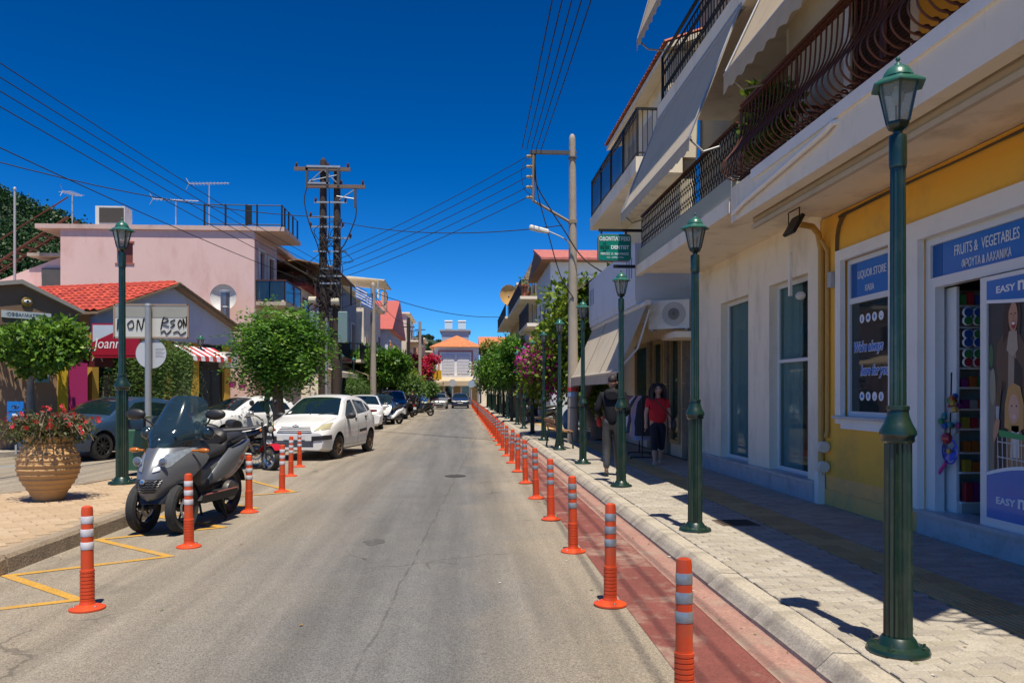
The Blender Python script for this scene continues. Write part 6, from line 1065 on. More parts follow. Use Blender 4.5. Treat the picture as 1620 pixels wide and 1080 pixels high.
q = M(); q.box(-.6, .66, .055, .06, 2.78, 2.97); q.build('board_stripe', mat('board_grey', (.3, .3, .26), .6, var=.2), gb); q = M(); [q.box(*a_) for a_ in ((-.62, .68, .05, .085, 2.99, 3.02), (-.62, .68, .05, .085, 2.4, 2.43), (-.63, -.6, .05, .085, 2.4, 3.02), (.66, .69, .05, .085, 2.4, 3.02))]; q.build('board_frame', mat('board_frame', (.3, .22, .16), .6), gb)
def scrawl(P, w_=.014):
    q = M(); q.tube([(x, .054, z) for x, z in cr(P, 4)], w_, 4); q.build('graffiti', BLK, gb)
for P in ([(-.55, 2.75), (-.56, 2.55)], [(-.42, 2.74), (-.56, 2.63), (-.42, 2.55)], [(-.38, 2.66), (-.3, 2.72), (-.28, 2.6), (-.36, 2.58), (-.38, 2.66)], [(-.22, 2.55), (-.2, 2.74), (-.14, 2.56), (-.1, 2.76)], [(-.1, 2.75), (.0, 2.77)], [(-.04, 2.76), (-.05, 2.55)], [(.2, 2.56), (.25, 2.78), (.33, 2.72), (.22, 2.67), (.34, 2.62)], [(.45, 2.74), (.37, 2.7), (.44, 2.65), (.37, 2.6)], [(.5, 2.67), (.54, 2.74), (.57, 2.66), (.52, 2.6), (.5, 2.67)], [(.6, 2.6), (.59, 2.76), (.64, 2.62), (.65, 2.8)], [(.2, 2.5), (.26, 2.54), (.3, 2.48), (.38, 2.55)], [(.42, 2.5), (.5, 2.53), (.55, 2.47), (.64, 2.52)]): scrawl(P, .011)
bn = thing('litter_bin', 'dark green litter bin with open lid behind the scooter', 'litter bin', (-5.72, 14.15, ISL)); BGR = mat('bin_green', (.02, .09, .05), .4, var=.15, dirt=(.08, .1, .07), damt=.4); M().box(-.14, .24, -.16, .16, .1, .8, bev=.02).build('bin', BGR, bn); M().box(-.16, .28, -.19, .19, .98, 1.03).build('lid', mat('lid_green', (.2, .26, .18), .5), bn); q = M(); [q.box(x, x+.03, -.02, .02, 0, .98) for x in (-.13, .2)]; q.build('posts', BLK, bn)
ps = thing('parking_sign', 'blue parking sign by the eye clinic', 'sign', (-10.62, 19.6, 0)); q = M(); q.box(-.18, .2, -.02, .02, .68, 1.38); q.build('panel', BLUES, ps); text(ps, 'P', .34, (.01, -.022, .95), XD, ZU, LET, bold=.008); q = M(); q.box(-.18, .2, -.025, -.02, .68, .78); q.build('strip', BLK, ps); text(ps, 'PARKING', .075, (.01, -.028, .73), XD, ZU, LET); q = M(); q.tube([(.01+.08*math.cos(a*PI/6), -.022, 1.25+.035*math.sin(a*PI/6)) for a in range(13)], .007, 4); q.ball((.01, -.02, 1.25), (.025, .01, .025)); q.build('eye_mark', BLK, ps); q = M(); q.tube([(0, .03, .13), (0, .03, .7)], .025, 6); q.build('post', GREYP, ps)
text(ps, 'ΟΦΘΑΛΜΙΑΤΡΕΙΟ', .036, (.01, -.022, 1.14), XD, ZU, BLK)
# clothes rack with garments by the awning
CLB = [(.03, .03, .04), (.3, .33, .5), (.5, .3, .4), (.55, .5, .2), (.05, .05, .12), (.6, .55, .55), (.5, .05, .1), (.1, .25, .3)]
rk = thing('clothes_rack', 'metal clothes rack outside the clothes shop', 'clothes rack', (4.05, 18.0, SW), R(80)); q = M(); [q.tube([(x, 0, .05), (x, 0, 1.45)], .015, 6) for x in (-.7, .7)]; q.tube([(-.7, 0, 1.45), (.7, 0, 1.45)], .015, 6); [q.tube([(x, -.25, .05), (x, .25, .05)], .015, 6) for x in (-.7, .7)]; q.build('frame', BLK, rk); [M().lathe([(.03, -.012), (.03, .012)], 10, (x, y, .03), 'y').build('wheel', BLK, rk) for x in (-.7, .7) for y in (-.25, .25)]
for k in range(11):
    x = 4.05+.02*rnd.uniform(-1, 1)-.015*k; y = 17.4+k*.115; L_ = rnd.uniform(.7, 1.0); q = M(); G = []
    for i in range(7): u = i/6; w_ = .09+.14*min(1, u*4)+.05*u+.015*math.sin(k+i*2); G.append([(x+w_*math.cos(a*2*PI/10), y+.035*(1+u)*math.sin(a*2*PI/10)+.012*math.sin(a*3+k), SW+1.42-.02-u*L_) for a in range(10)])
    q.grid(G, closed=True); g_ = q.build('garment', mat('garment_%d' % (k % 8), CLB[k % 8], .9, var=.2, scale=6), smooth=60); tag(g_, ['black', 'grey blue', 'pink', 'mustard', 'navy', 'white', 'red', 'teal', 'black', 'grey blue', 'pink'][k]+' garment hanging on the rack, '+(['nearest the street lamp', 'second in line', 'third in line', 'fourth in line', 'fifth in line', 'sixth in line', 'seventh in line', 'eighth in line', 'ninth in line', 'tenth in line', 'at the far end'][k]), 'garment', 'garments on the clothes rack')
# bench on the right
BEN = mat('bench_wood', (.3, .16, .08), .7, var=.3, scale=6)
be = thing('bench', 'small park bench with wooden slats beside the fifth lamp', 'bench', (2.6, 21.3, SW), R(95))
for s in (-.6, .6): q = M(); q.tube([(s, -.22, 0), (s, -.18, .42), (s, .2, .42), (s, .3, .85)], .025, 6); q.tube([(s, .2, .42), (s, .26, 0)], .025, 6); q.build('leg_frame', LG, be)
for k in range(3): M().box(-.68, .68, -.2+k*.14, -.09+k*.14, .44, .47).build('seat_slat', BEN, be)
for k in range(2): q = M(); q.T = Mx.Translation((0, .25+.04*k, .58+k*.14)) @ Mx.Rotation(R(-14), 4, 'X'); q.box(-.68, .68, -.015, .015, -.05, .05); q.build('back_slat', BEN, be)
# street bins, bags and boxes far along the right pavement
bg_ = thing('goods_bundle', 'clear plastic bags and goods standing by the wall past the pole', 'goods', (3.9, 29, SW)); q = M(); q.ball((0, 0, .45), (.3, .3, .45)); q.build('blue_bag', mat('bag_blue', (.15, .3, .5), .3), bg_, smooth=60); q = M(); q.ball((.3, .3, .8), (.35, .3, .4)); q.build('clear_bag', mat('bag_clear', (.45, .45, .45), .25), bg_, smooth=60)
# road signs at the far end
for x, y, z, c_, lab, kind in ((-3.0, 92, 3.6, (.6, .33, .01), 'yellow shop sign with a black mark at the far end', 'sq'), (-1.3, 96, 2.7, (.4, .42, .44), 'round sign seen from behind at the far junction, left one', 'r'), (1.0, 97, 2.6, (.3, .4, .5), 'round sign at the far junction, right one', 'r')):
    t = thing('road_sign', lab, 'sign', (x, y, 0)); M().tube([(0, .06, 0), (0, .06, z+.3)], .05, 6).build('post', GREYP, t); q = M(); q.box(-.5, .5, -.06, .04, z-.55, z+.5) if kind == 'sq' else q.lathe([(.45, -.03), (.45, .03)], 20, (0, 0, z), 'y'); q.build('panel', mat('sign_%s' % (kind+str(x)), c_, .5), t)
    if kind == 'sq': text(t, 'J', .8, (0, -.065, z), XD, ZU, BLK, bold=.02)
for x, y, w_, lab in ((-6.2, 55, 3, 'white market umbrella behind the low trees'), (-4.6, 84, 5, 'cream cafe canopy at the far left corner')):
    t = thing('cafe_canopy', lab, 'canopy', (x, y, .13)); q = M(); q.add([(-w_/2, -w_/2, 2.5), (w_/2, -w_/2, 2.5), (w_/2, w_/2, 2.5), (-w_/2, w_/2, 2.5), (0, 0, 3.2), (-w_/2, -w_/2, 2.25), (w_/2, -w_/2, 2.25), (w_/2, w_/2, 2.25), (-w_/2, w_/2, 2.25)], [(0, 1, 4), (1, 2, 4), (2, 3, 4), (3, 0, 4), (0, 5, 6, 1), (1, 6, 7, 2), (2, 7, 8, 3), (3, 8, 5, 0)]); q.build('cloth', CANV, t); M().tube([(0, 0, 0), (0, 0, 3.1)], .04, 6).build('mast', GREYP, t)
LIT = [mat('dry_leaf', (.22, .13, .05), .8, var=.3), mat('green_leaf_fallen', (.1, .16, .03), .7, var=.3), mat('paper_scrap', (.55, .54, .5), .8)]
r = random.Random(77); q = M(); lm = [M().add([(0, -.02, 0), (.035, 0, .008), (0, .022, .003), (-.04, 0, .006)], [(0, 1, 2, 3)]).mesh('fallen_leaf', p) for p in LIT]
lt = M()
for k in range(150):
    x, y, z = ((r.uniform(1.72, 1.99), r.uniform(3.5, 18), .012), (r.uniform(-4.0, -3.6), r.uniform(6.5, 16), .004), (r.uniform(2.3, 4.6), r.uniform(4, 14), SW+.006), (r.uniform(-3.5, 1.2), r.uniform(4.5, 16), .006))[k % 4]
    a = r.uniform(0, 6); s = r.uniform(.25, .75); lt.T = Mx.Translation((x, y, z)) @ Mx.Rotation(a, 4, 'Z') @ Mx.Scale(s, 4); lt.add([(0, -.02, 0), (.035, 0, .012), (0, .022, .004), (-.04, 0, .01)], [(0, 1, 2, 3)], r.choices((0, 1, 2), (6, 2, 2))[0])
stuff(lt.build('fallen_leaves', LIT), 'dry leaves and scraps scattered along gutter and road', 'litter')
# ---------------- cars ----------------
TYRE = mat('tyre_rubber', (.022, .022, .022), .85, var=.25, scale=12, bump=.2, bscale=60, dirt=(.09, .08, .065), damt=.5, dscale=5); WELL = mat('wheel_well', (.008, .008, .008), .9)
CARG = bpy.data.materials.new('car_glass'); CARG.use_nodes = True; _b = CARG.node_tree.nodes['Principled BSDF']; _b.inputs['Base Color'].default_value = (.007, .016, .018, 1); _b.inputs['Roughness'].default_value = .04; _b.inputs['Specular IOR Level'].default_value = .7
TRIM = mat('black_trim', (.018, .018, .019), .55, var=.15); LAMPG = mat('lamp_lens', (.55, .56, .5), .12, var=.15, scale=14, coat=.8); LAMPY = mat('yellowed_lens', (.42, .38, .22), .2, var=.2, scale=14, coat=.6); REDL_ = mat('tail_lens', (.3, .01, .015), .15, coat=.6); PLATE = mat('number_plate', (.62, .63, .62), .5); RIMS = mat('alloy_rim', (.42, .43, .44), .35, metal=.8, var=.1); RIMB = mat('black_rim', (.02, .02, .022), .4, metal=.3); RIMR = mat('rusty_rim', (.13, .08, .045), .8, var=.4, scale=9)
def paint(name, c_, dirt=None): return mat(name, c_, .32, var=.05, scale=3, coat=.7, dirt=dirt, damt=.35 if dirt else 0, dscale=2)
def wheel_meshes(r, w_, rim, spokes, key):
    d = {}; q = M(); ri = r*.66
    q.lathe([(ri, -w_/2+.01), (r*.8, -w_/2), (r*.94, -w_/2+.012), (r, -w_/2+.04), (r, w_/2-.04), (r*.94, w_/2-.012), (r*.8, w_/2), (ri, w_/2-.01)], 32, ax='y', cap=False); d['tyre'] = q.mesh('tyre', TYRE, 40)
    q = M(); q.lathe([(ri, w_/2-.01), (ri*.96, w_/2-.005), (ri*.92, w_/2-.03), (ri*.9, -w_/2+.02)], 32, ax='y', cap=False); q.lathe([(.055, w_/2-.02), (.05, w_/2-.005)], 16, ax='y')
    for k in range(spokes): a = 2*PI*k/spokes; s_, c_ = math.sin, math.cos; q.add([((.045*c_(a+e*.6)) if rr == 0 else ri*.94*c_(a+e*.11), y, (.045*s_(a+e*.6)) if rr == 0 else ri*.94*s_(a+e*.11)) for y in (w_/2-.045, w_/2-.018) for rr, e in ((0, -1), (0, 1), (1, 1), (1, -1))], [(0, 1, 2, 3), (7, 6, 5, 4), (0, 4, 5, 1), (1, 5, 6, 2), (2, 6, 7, 3), (3, 7, 4, 0)])
    d['rim'] = q.mesh('rim', rim, 40); q = M(); q.lathe([(ri*.93, -w_/2+.03), (ri*.93, -w_/2+.04)], 20, ax='y'); d['brake'] = q.mesh('brake_disc', WELL)
    return d
def put_wheel(t, D, x, y, r, side, steer=0):
    o = obj('wheel', D['tyre'], t, (x, y, r)); o.rotation_euler.z = (0 if side > 0 else PI)+steer
    obj('rim', D['rim'], o); obj('brake_disc', D['brake'], o); return o
class CarShape:
    def __init__(s, L, W, top, belt, bot=.2, tumble=.74, nose=.83, tail=.86, mid=.52):
        s.L, s.W = L, W; top = cr(top, 8); xs = [p[0] for p in top]; s.rows = []
        st = sorted(set([0, .02, .06, .12]+[L*i/44 for i in range(1, 44)]+[L-.12, L-.06, L-.02, L]))
        def ev(P, x):
            for (a, ya), (b_, yb) in zip(P, P[1:]):
                if a <= x <= b_ and b_ > a: return lerp(ya, yb, (x-a)/(b_-a))
            return P[0][1] if x < P[0][0] else P[-1][1]
        bl = cr(belt, 6)
        for x in st:
            e = max(0, 1-x/.7); f = max(0, 1-(L-x)/.6); w_ = W/2*(1-(1-nose)*e**2.2-(1-tail)*f**2.2); zt = ev(top, x); zb = min(ev(bl, x), zt-.03)
            k = max(0, min(1, (zt-zb)/.45)); wr = lerp(.93, tumble, k)
            bt = bot+.06*max(0, 1-x/.3)+.08*max(0, 1-(L-x)/.3)
            ring = [(0, bt), (w_*.86, bt), (w_*.955, bt+.05), (w_*.985, lerp(bt, mid, .55)), (w_, mid), (w_*.998, lerp(mid, zb, .5)), (w_*.975, zb-.03), (w_*.955, zb)]
            for u in (.25, .5, .75, .92): ring.append((w_*lerp(.955, wr, u**1.0), lerp(zb, zt-.06*k-.015, u)))
            ring += [(w_*wr*.93, zt-.02*k-.008), (w_*wr*.7, zt+.004), (w_*wr*.35, zt+.018*1), (0, zt+.022)]
            s.rows.append([(L/2-x, y, z) for y, z in ring]+[(L/2-x, -y, z) for y, z in ring[-2:0:-1]])
        q = M(); q.grid(s.rows, closed=True); n = len(s.rows[0]); q.add(s.rows[0], [tuple(range(n))]); q.add(s.rows[-1], [tuple(range(n-1, -1, -1))]); s.m = q
        b = bmesh.new(); me = q.mesh('x', TRIM); b.from_mesh(me); bmesh.ops.remove_doubles(b, verts=b.verts[:], dist=.0005); bmesh.ops.recalc_face_normals(b, faces=b.faces[:]); b.to_mesh(me); s.bvh = BVHTree.FromBMesh(b); b.free(); s.me = me
    def hit(s, o, d):
        h = s.bvh.ray_cast(V(o), V(d)); return h if h[0] is not None else None
    def patch(s, quad, mode, off=.006, n=10, m=8, side=1):
        G = []
        for i in range(n+1):
            row = []
            for j in range(m+1):
                u, v = i/n, j/m; p = [lerp(lerp(quad[0][k], quad[1][k], u), lerp(quad[3][k], quad[2][k], u), v) for k in (0, 1)]
                if mode == 'side': o, d = (p[0], side*3, p[1]), (0, -side, 0)
                elif mode == 'front': o, d = (5, p[0], p[1]), (-1, 0, 0)
                elif mode == 'rear': o, d = (-5, p[0], p[1]), (1, 0, 0)
                else: o, d = (p[0], p[1], 4), (0, 0, -1)
                h = s.hit(o, d)
                if h is None: h = (V(o)+V(d)*(3-s.W/2 if mode == 'side' else 5-s.L/2), -V(d))
                nn = h[1]; nn = nn if nn.dot(V(d)) < 0 else -nn
                row.append(h[0]+nn*off)
            G.append(row)
        q = M(); q.grid(G); return q
    def poly(s, pts, mode, off=.005, side=1, r=.004):
        q = M(); P = []
        for a, b_ in zip(pts, pts[1:]):
            for k in range(7):
                p = (lerp(a[0], b_[0], k/6), lerp(a[1], b_[1], k/6)); o, d = ((p[0], side*3, p[1]), (0, -side, 0)) if mode == 'side' else ((p[0], p[1], 4), (0, 0, -1)) if mode == 'top' else ((5, p[0], p[1]), (-1, 0, 0))
                h = s.hit(o, d)
                if h: P.append(h[0])
        if len(P) > 1: q.tube(P, r, 4)
        return q
def boolean(me, cutters, mats):
    o = bpy.data.objects.new('tmp', me); COL.objects.link(o); cs = []
    for c in cutters:
        k = bpy.data.objects.new('cut', c); COL.objects.link(k); cs.append(k); md = o.modifiers.new('b', 'BOOLEAN'); md.operation = 'DIFFERENCE'; md.object = k; md.solver = 'EXACT'; md.material_mode = 'TRANSFER'
    dg = bpy.context.evaluated_depsgraph_get(); out = bpy.data.meshes.new_from_object(o.evaluated_get(dg))
    for k in cs+[o]: bpy.data.objects.remove(k)
    return out
def car(name, label, loc, rz, sh, p, spec, wheels, group=None):
    """spec holds windscreen, side windows, lamps and so on in the car's own metres (x forward from the middle)"""
    t = thing(name, label, 'car', (*loc, 0) if len(loc) == 2 else loc, rz, group); wr, ww, fx, rx = spec['wheel']; cut = []
    for x in (fx, rx):
        for s_ in (-1, 1): q = M(); q.lathe([(wr+.055, 0), (wr+.055, .3)], 28, (x, s_*(sh.W/2+.05)-(.0 if s_ < 0 else .3), wr+.01), 'y'); cut.append(q.mesh('cut', WELL))
    key = spec['key']
    if key not in BODY:
        me = sh.me.copy(); me.materials.clear(); me.materials.append(p); BODY[key] = boolean(me, cut, None)
    me = BODY[key].copy(); me.materials[0] = p; me.polygons.foreach_set('use_smooth', [True]*len(me.polygons)); me.set_sharp_from_angle(angle=R(38)); me.name = 'body'; bd = obj('body', me, t)
    if key not in PARTS: PARTS[key] = spec['parts'](sh)
    for nm, q, m_ in PARTS[key]:
        if m_ == 'body': m_ = p
        kk = (id(q), m_.name)
        if kk not in PMESH: PMESH[kk] = q.mesh(nm, m_, 45)
        obj(nm, PMESH[kk], t)
    for x in (fx, rx):
        for s_ in (-1, 1): put_wheel(t, wheels, x, s_*(sh.W/2-ww/2-.015), wr, s_, spec.get('steer', 0) if x == fx else 0)
    return t
BODY, PARTS, PMESH = {}, {}, {}
def mirror(L_, x, z, w_, m_='body', y=.82, hh=.16):
    out = []
    for s_ in (-1, 1):
        q = M(); q.ball((x, s_*(y+.12), z), (.085, .13, hh/2), 12, 8); q.tube([(x+.03, s_*(y-.03), z-.06), (x, s_*(y+.06), z-.02)], .03, 6); out.append(('door_mirror', q, m_)); q = M(); q.box(x-.09, x-.075, s_*(y+.12)-.1, s_*(y+.12)+.1, z-.055, z+.06); out.append(('mirror_glass', q, CHROME))
    return out
# rounded white hatchback (yellowed lamps, ribbed grille)
c3 = CarShape(3.85, 1.67, [(0, .66), (.08, .76), (.3, .86), (.85, .985), (1.0, 1.03), (1.3, 1.2), (1.62, 1.385), (1.9, 1.47), (2.35, 1.52), (2.9, 1.48), (3.35, 1.34), (3.62, 1.12), (3.78, .95), (3.85, .72)], [(0, .6), (.4, .8), (1.0, .95), (2, 1.0), (3.2, 1.07), (3.85, .8)])
def c3_parts(s):
    o = []; H = s.L/2
    o.append(('windscreen', s.patch([(H-1.03, .69), (H-1.03, -.69), (H-1.8, -.5), (H-1.8, .5)], 'top', n=14, m=10), CARG)); o.append(('rear_window', s.patch([(H-3.3, .48), (H-3.3, -.48), (H-3.62, -.55), (H-3.62, .55)], 'top'), CARG))
    for k in (-1, 1):
        o.append(('front_side_window', s.patch([(H-1.28, 1.02), (H-2.08, 1.04), (H-2.08, 1.41), (H-1.86, 1.39)], 'side', side=k), CARG)); o.append(('rear_side_window', s.patch([(H-2.18, 1.045), (H-2.95, 1.09), (H-2.88, 1.36), (H-2.18, 1.41)], 'side', side=k), CARG)); o.append(('quarter_window', s.patch([(H-3.02, 1.1), (H-3.25, 1.14), (H-3.2, 1.22), (H-2.97, 1.33)], 'side', side=k), CARG))
        o.append(('headlight', s.patch([(k*.46, .69), (k*.76, .74), (k*.75, .88), (k*.6, .84)], 'front', .008), LAMPY)); o.append(('bumper_pad', s.patch([(k*.42, .47), (k*.79, .5), (k*.79, .6), (k*.42, .575)], 'front', .018), TRIM)); o.append(('fog_lamp', M().lathe([(.055, 0), (.055, -.02)], 16, (H-.035, k*.6, .385), 'x'), TRIM))
        o.append(('door_handle', M().cbox((H-1.98, k*.815, .93), (.13, .03, .035), bev=.01), TRIM)); o.append(('door_handle', M().cbox((H-2.75, k*.822, .97), (.13, .03, .035), bev=.01), TRIM))
        o.append(('side_strip', s.patch([(H-2.2, .575), (H-2.78, .6), (H-2.78, .67), (H-2.2, .645)], 'side', .014, side=k), TRIM))
        o.append(('door_seam', s.poly([(H-2.14, 1.44), (H-2.13, .9), (H-2.1, .33)], 'side', side=k), TRIM)); o.append(('door_seam', s.poly([(H-1.2, .97), (H-1.1, .75), (H-1.12, .33), (H-2.1, .31), (H-2.85, .34), (H-2.75, .8), (H-3.0, 1.07)], 'side', side=k), TRIM))
        o.append(('tail_light', s.patch([(H-3.5, .8), (H-3.76, .8), (H-3.7, 1.1), (H-3.55, 1.15)], 'side', .008, side=k), REDL_)); o.append(('wiper', s.poly([(H-.99, k*.1+.1), (H-1.08, k*.3+.25)], 'top', r=.012), TRIM))
    for k in range(4): o.append(('grille_slot', s.patch([(-.42+.02*k, .655+.036*k), (.42-.02*k, .655+.036*k), (.42-.02*k, .673+.036*k), (-.42+.02*k, .673+.036*k)], 'front', .006, n=10, m=2), TRIM))
    for k in range(3): o.append(('lower_grille', s.patch([(-.46, .34+.05*k), (.46, .34+.05*k), (.46, .37+.05*k), (-.46, .37+.05*k)], 'front', .008, n=10, m=2), TRIM))
    o.append(('number_plate', s.patch([(-.26, .5), (.26, .5), (.26, .6), (-.26, .6)], 'front', .02), PLATE)); o.append(('bonnet_seam', s.poly([(H-.2, .55), (H-.55, .66), (H-.95, .7)], 'top'), TRIM)); o.append(('bonnet_seam', s.poly([(H-.2, -.55), (H-.55, -.66), (H-.95, -.7)], 'top'), TRIM)); o.append(('bonnet_seam', s.poly([(-.5, .8), (0, .82), (.5, .8)], 'front'), TRIM))
    for k in (0, 1): q = M(); z = .775+.035*k; q.prism([(-.07, z-.02), (0, z+.015), (.07, z-.02), (.07, z-.001), (0, z+.035), (-.07, z-.001)], 'x', H-.09, H-.06); o.append(('chevron_badge', q, CHROME))
    q = M(); q.box(H-1.3, H-1.28, .42, .5, 1.02, 1.02); o.append(('screen_sticker', s.patch([(H-1.08, -.55), (H-1.08, -.62), (H-1.16, -.6), (H-1.16, -.54)], 'top', .009, 3, 3), LET))
    return o+mirror(0, H-1.32, 1.02, 0, TRIM, .79)
WC3 = wheel_meshes(.3, .19, RIMR, 9, 'c3')
spec_c3 = dict(key='c3', wheel=(.3, .19, 3.85/2-.73, 3.85/2-3.19), parts=c3_parts, steer=R(-6)); WPAINT = paint('white_car_paint', (.72, .71, .68), (.5, .46, .38))
# generic compact car used for the other vehicles
def compact(L, W, H_, key, rear='hatch', suv=False):
    k = H_/1.47
    top = [(0, .62*k), (.08, .74*k), (.35, .86*k), (.95, .97*k), (1.15, 1.03*k), (1.5, 1.22*k), (1.85, 1.38*k), (2.2, 1.45*k), (2.6, 1.47*k), (3.1, 1.44*k)]
    top += [(L-.65, 1.36*k), (L-.35, 1.2*k), (L-.14, .98*k), (L, .72*k)] if not suv else [(L-.5, 1.42*k), (L-.2, 1.3*k), (L-.08, .98*k), (L, .7*k)]
    return CarShape(L, W, top, [(0, .58*k), (.5, .78*k), (1.15, .93*k), (2.4, .96*k), (L-.7, 1.04*k), (L, .8*k)], bot=.19+.07*suv, mid=.55*k)
def compact_parts(L, W, H_, lampm=LAMPG):
    k = H_/1.47
    def f(s):
        o = []; H = L/2; w_ = W/1.72
        o.append(('windscreen', s.patch([(H-1.2, .7*w_), (H-1.2, -.7*w_), (H-2.0, -.52*w_), (H-2.0, .52*w_)], 'top', n=14, m=10), CARG)); o.append(('rear_window', s.patch([(H-L+.62, .5*w_), (H-L+.62, -.5*w_), (H-L+.28, -.56*w_), (H-L+.28, .56*w_)], 'top'), CARG))
        for e in (-1, 1):
            o.append(('front_side_window', s.patch([(H-1.52, .985*k), (H-2.42, .995*k), (H-2.42, 1.36*k), (H-2.08, 1.33*k)], 'side', side=e), CARG)); o.append(('rear_side_window', s.patch([(H-2.5, 1.0*k), (H-L+.72, 1.07*k), (H-L+.82, 1.26*k), (H-2.5, 1.36*k)], 'side', side=e), CARG))
            o.append(('headlight', s.patch([(e*.4*w_, .62*k), (e*.8*w_, .69*k), (e*.8*w_, .79*k), (e*.5*w_, .73*k)], 'front', .008), lampm)); o.append(('fog_lamp', M().lathe([(.05, 0), (.05, -.02)], 14, (H-.04, e*.6*w_, .36*k), 'x'), lampm))
            o.append(('tail_light', s.patch([(H-L+.4, .85*k), (H-L+.1, .85*k), (H-L+.16, 1.0*k), (H-L+.36, 1.06*k)], 'side', .008, side=e), REDL_))
            for x in (2.32, 3.1): o.append(('door_handle', M().cbox((H-x, e*(W/2-.008), .9*k), (.14, .035, .035), bev=.01), CHROME))
            o.append(('door_seam', s.poly([(H-2.46, 1.38*k), (H-2.45, .9*k), (H-2.42, .33)], 'side', side=e), TRIM)); o.append(('door_seam', s.poly([(H-1.4, .95*k), (H-1.3, .7), (H-1.32, .33), (H-2.42, .31), (H-3.15, .34), (H-3.1, .8*k), (H-3.4, 1.03*k)], 'side', side=e), TRIM))
        o.append(('grille', s.patch([(-.42, .62*k), (.42, .62*k), (.38, .7*k), (-.38, .7*k)], 'front', .007), TRIM)); o.append(('lower_grille', s.patch([(-.5, .3*k), (.5, .3*k), (.45, .44*k), (-.45, .44*k)], 'front', .007), TRIM)); o.append(('number_plate', s.patch([(-.26, .48*k), (.26, .48*k), (.26, .57*k), (-.26, .57*k)], 'front', .018), PLATE)); o.append(('badge', M().lathe([(.05, 0), (.05, -.03)], 14, (H-.03, 0, .72*k), 'x'), CHROME)); o.append(('rear_plate', s.patch([(-.26, .75*k), (.26, .75*k), (.26, .86*k), (-.26, .86*k)], 'rear', .012), PLATE))
        return o+mirror(0, H-1.55, .98*k, 0, 'body', W/2-.04)
    return f
bc = compact(4.26, 1.77, 1.47, 'c4'); sp_bc = dict(key='c4', wheel=(.325, .21, 4.26/2-.86, 4.26/2-3.46), parts=compact_parts(4.26, 1.77, 1.47)); hc = compact(3.96, 1.73, 1.46, 'h'); sp_hc = dict(key='h', wheel=(.31, .2, 3.96/2-.8, 3.96/2-3.33), parts=compact_parts(3.96, 1.73, 1.46)); sv = compact(4.3, 1.8, 1.68, 'suv', suv=True); sp_sv = dict(key='suv', wheel=(.35, .22, 4.3/2-.85, 4.3/2-3.45), parts=compact_parts(4.3, 1.8, 1.68))
WA = wheel_meshes(.31, .2, RIMS, 10, 'a'); WB = wheel_meshes(.325, .21, RIMB, 10, 'b'); WS = wheel_meshes(.35, .22, RIMS, 10, 's')
def hd(dx, dy): return math.atan2(dy, dx)
BLUEC = paint('slate_blue_car_paint', (.022, .05, .095)); NAVY = paint('navy_car_paint', (.012, .022, .06)); SILV = mat('silver_car_paint', (.36, .36, .33), .35, metal=.6, var=.05, coat=.6); WHC = paint('clean_white_car_paint', (.74, .74, .72)); MIDB = paint('mid_blue_car_paint', (.015, .05, .13)); BLKC = paint('black_car_paint', (.012, .013, .015))
car('parked_car', 'white rounded hatchback with yellowed headlights parked ahead of the bollards', (-3.55, 20.65), hd(-.19, -.98), c3, WPAINT, spec_c3, WC3)
car('parked_car', 'slate blue hatchback parked across the lane behind the island', (-8.8, 20.67), hd(-.33, -.94), bc, BLUEC, sp_bc, WB)
car('parked_car', 'white hatchback seen from its side behind the scooter windscreen', (-6.9, 25.2), hd(-.6, -.8), hc, WHC, sp_hc, WA)
car('parked_car', 'white car parked just behind the rounded white hatchback', (-4.45, 36.0), hd(.1, -1), hc, WHC, sp_hc, WA); car('parked_car', 'mid blue car parked behind the second white car', (-4.4, 41.6), hd(.08, -1), hc, MIDB, sp_hc, WA); car('parked_car', 'tall dark blue van parked behind the mid blue car', (-4.3, 49.0), hd(.05, -1), sv, NAVY, sp_sv, WS)
car('parked_car', 'blue tall car parked behind the dark scooters', (-4.0, 63.5), hd(.05, -1), sv, MIDB, sp_sv, WS); car('parked_car', 'dark car half hidden behind the parked scooters', (-4.7, 57), hd(.05, -1), hc, BLKC, sp_hc, WA); car('parked_car', 'teal blue car beside the silver one in the distance', (-4.0, 70.5), hd(.05, -1), bc, MIDB, sp_bc, WB)
car('moving_car', 'silver car driving towards the viewer in the distance', (-2.35, 77.5), hd(0, -1), hc, SILV, sp_hc, WA); car('moving_car', 'dark blue car driving towards the viewer on the right of the silver one', (-.3, 80.5), hd(0, -1), bc, NAVY, sp_bc, WA); car('parked_car', 'dark tall car behind the silver car', (-2.6, 87), hd(0, -1), sv, BLKC, sp_sv, WS)
# ---------------- scooters and motorcycles ----------------
def loft(q, secs, n=16, pw=2.6, sub=4):
    S_ = cr(secs, sub); G = []
    for x, zc, hy, hz in S_:
        G.append([(x, hy*math.copysign(abs(math.cos(t))**(2/pw), math.cos(t)), zc+hz*math.copysign(abs(math.sin(t))**(2/pw), math.sin(t))) for t in [2*PI*j/n for j in range(n)]])
    q.grid(G, closed=True); q.add(G[0], [tuple(range(n-1, -1, -1))]); q.add(G[-1], [tuple(range(n))]); return q
SAT = mat('satin_grey_paint', (.16, .168, .178), .34, metal=.45, var=.08, scale=4, coat=.25); SATD = mat('dark_plastic', (.016, .017, .018), .5, var=.2, scale=8); SEATM = mat('black_vinyl', (.02, .02, .021), .5, var=.15, scale=9, bump=.08, bscale=120); PIPG = mat('pink_piping', (.25, .08, .07), .7); AMB = mat('amber_lens', (.45, .13, .01), .2, coat=.5); SCREEN = glassmat('smoked_screen', (.02, .04, .055), .06, .55, .9); ENG = mat('engine_metal', (.16, .155, .15), .45, metal=.7, var=.25, scale=8)
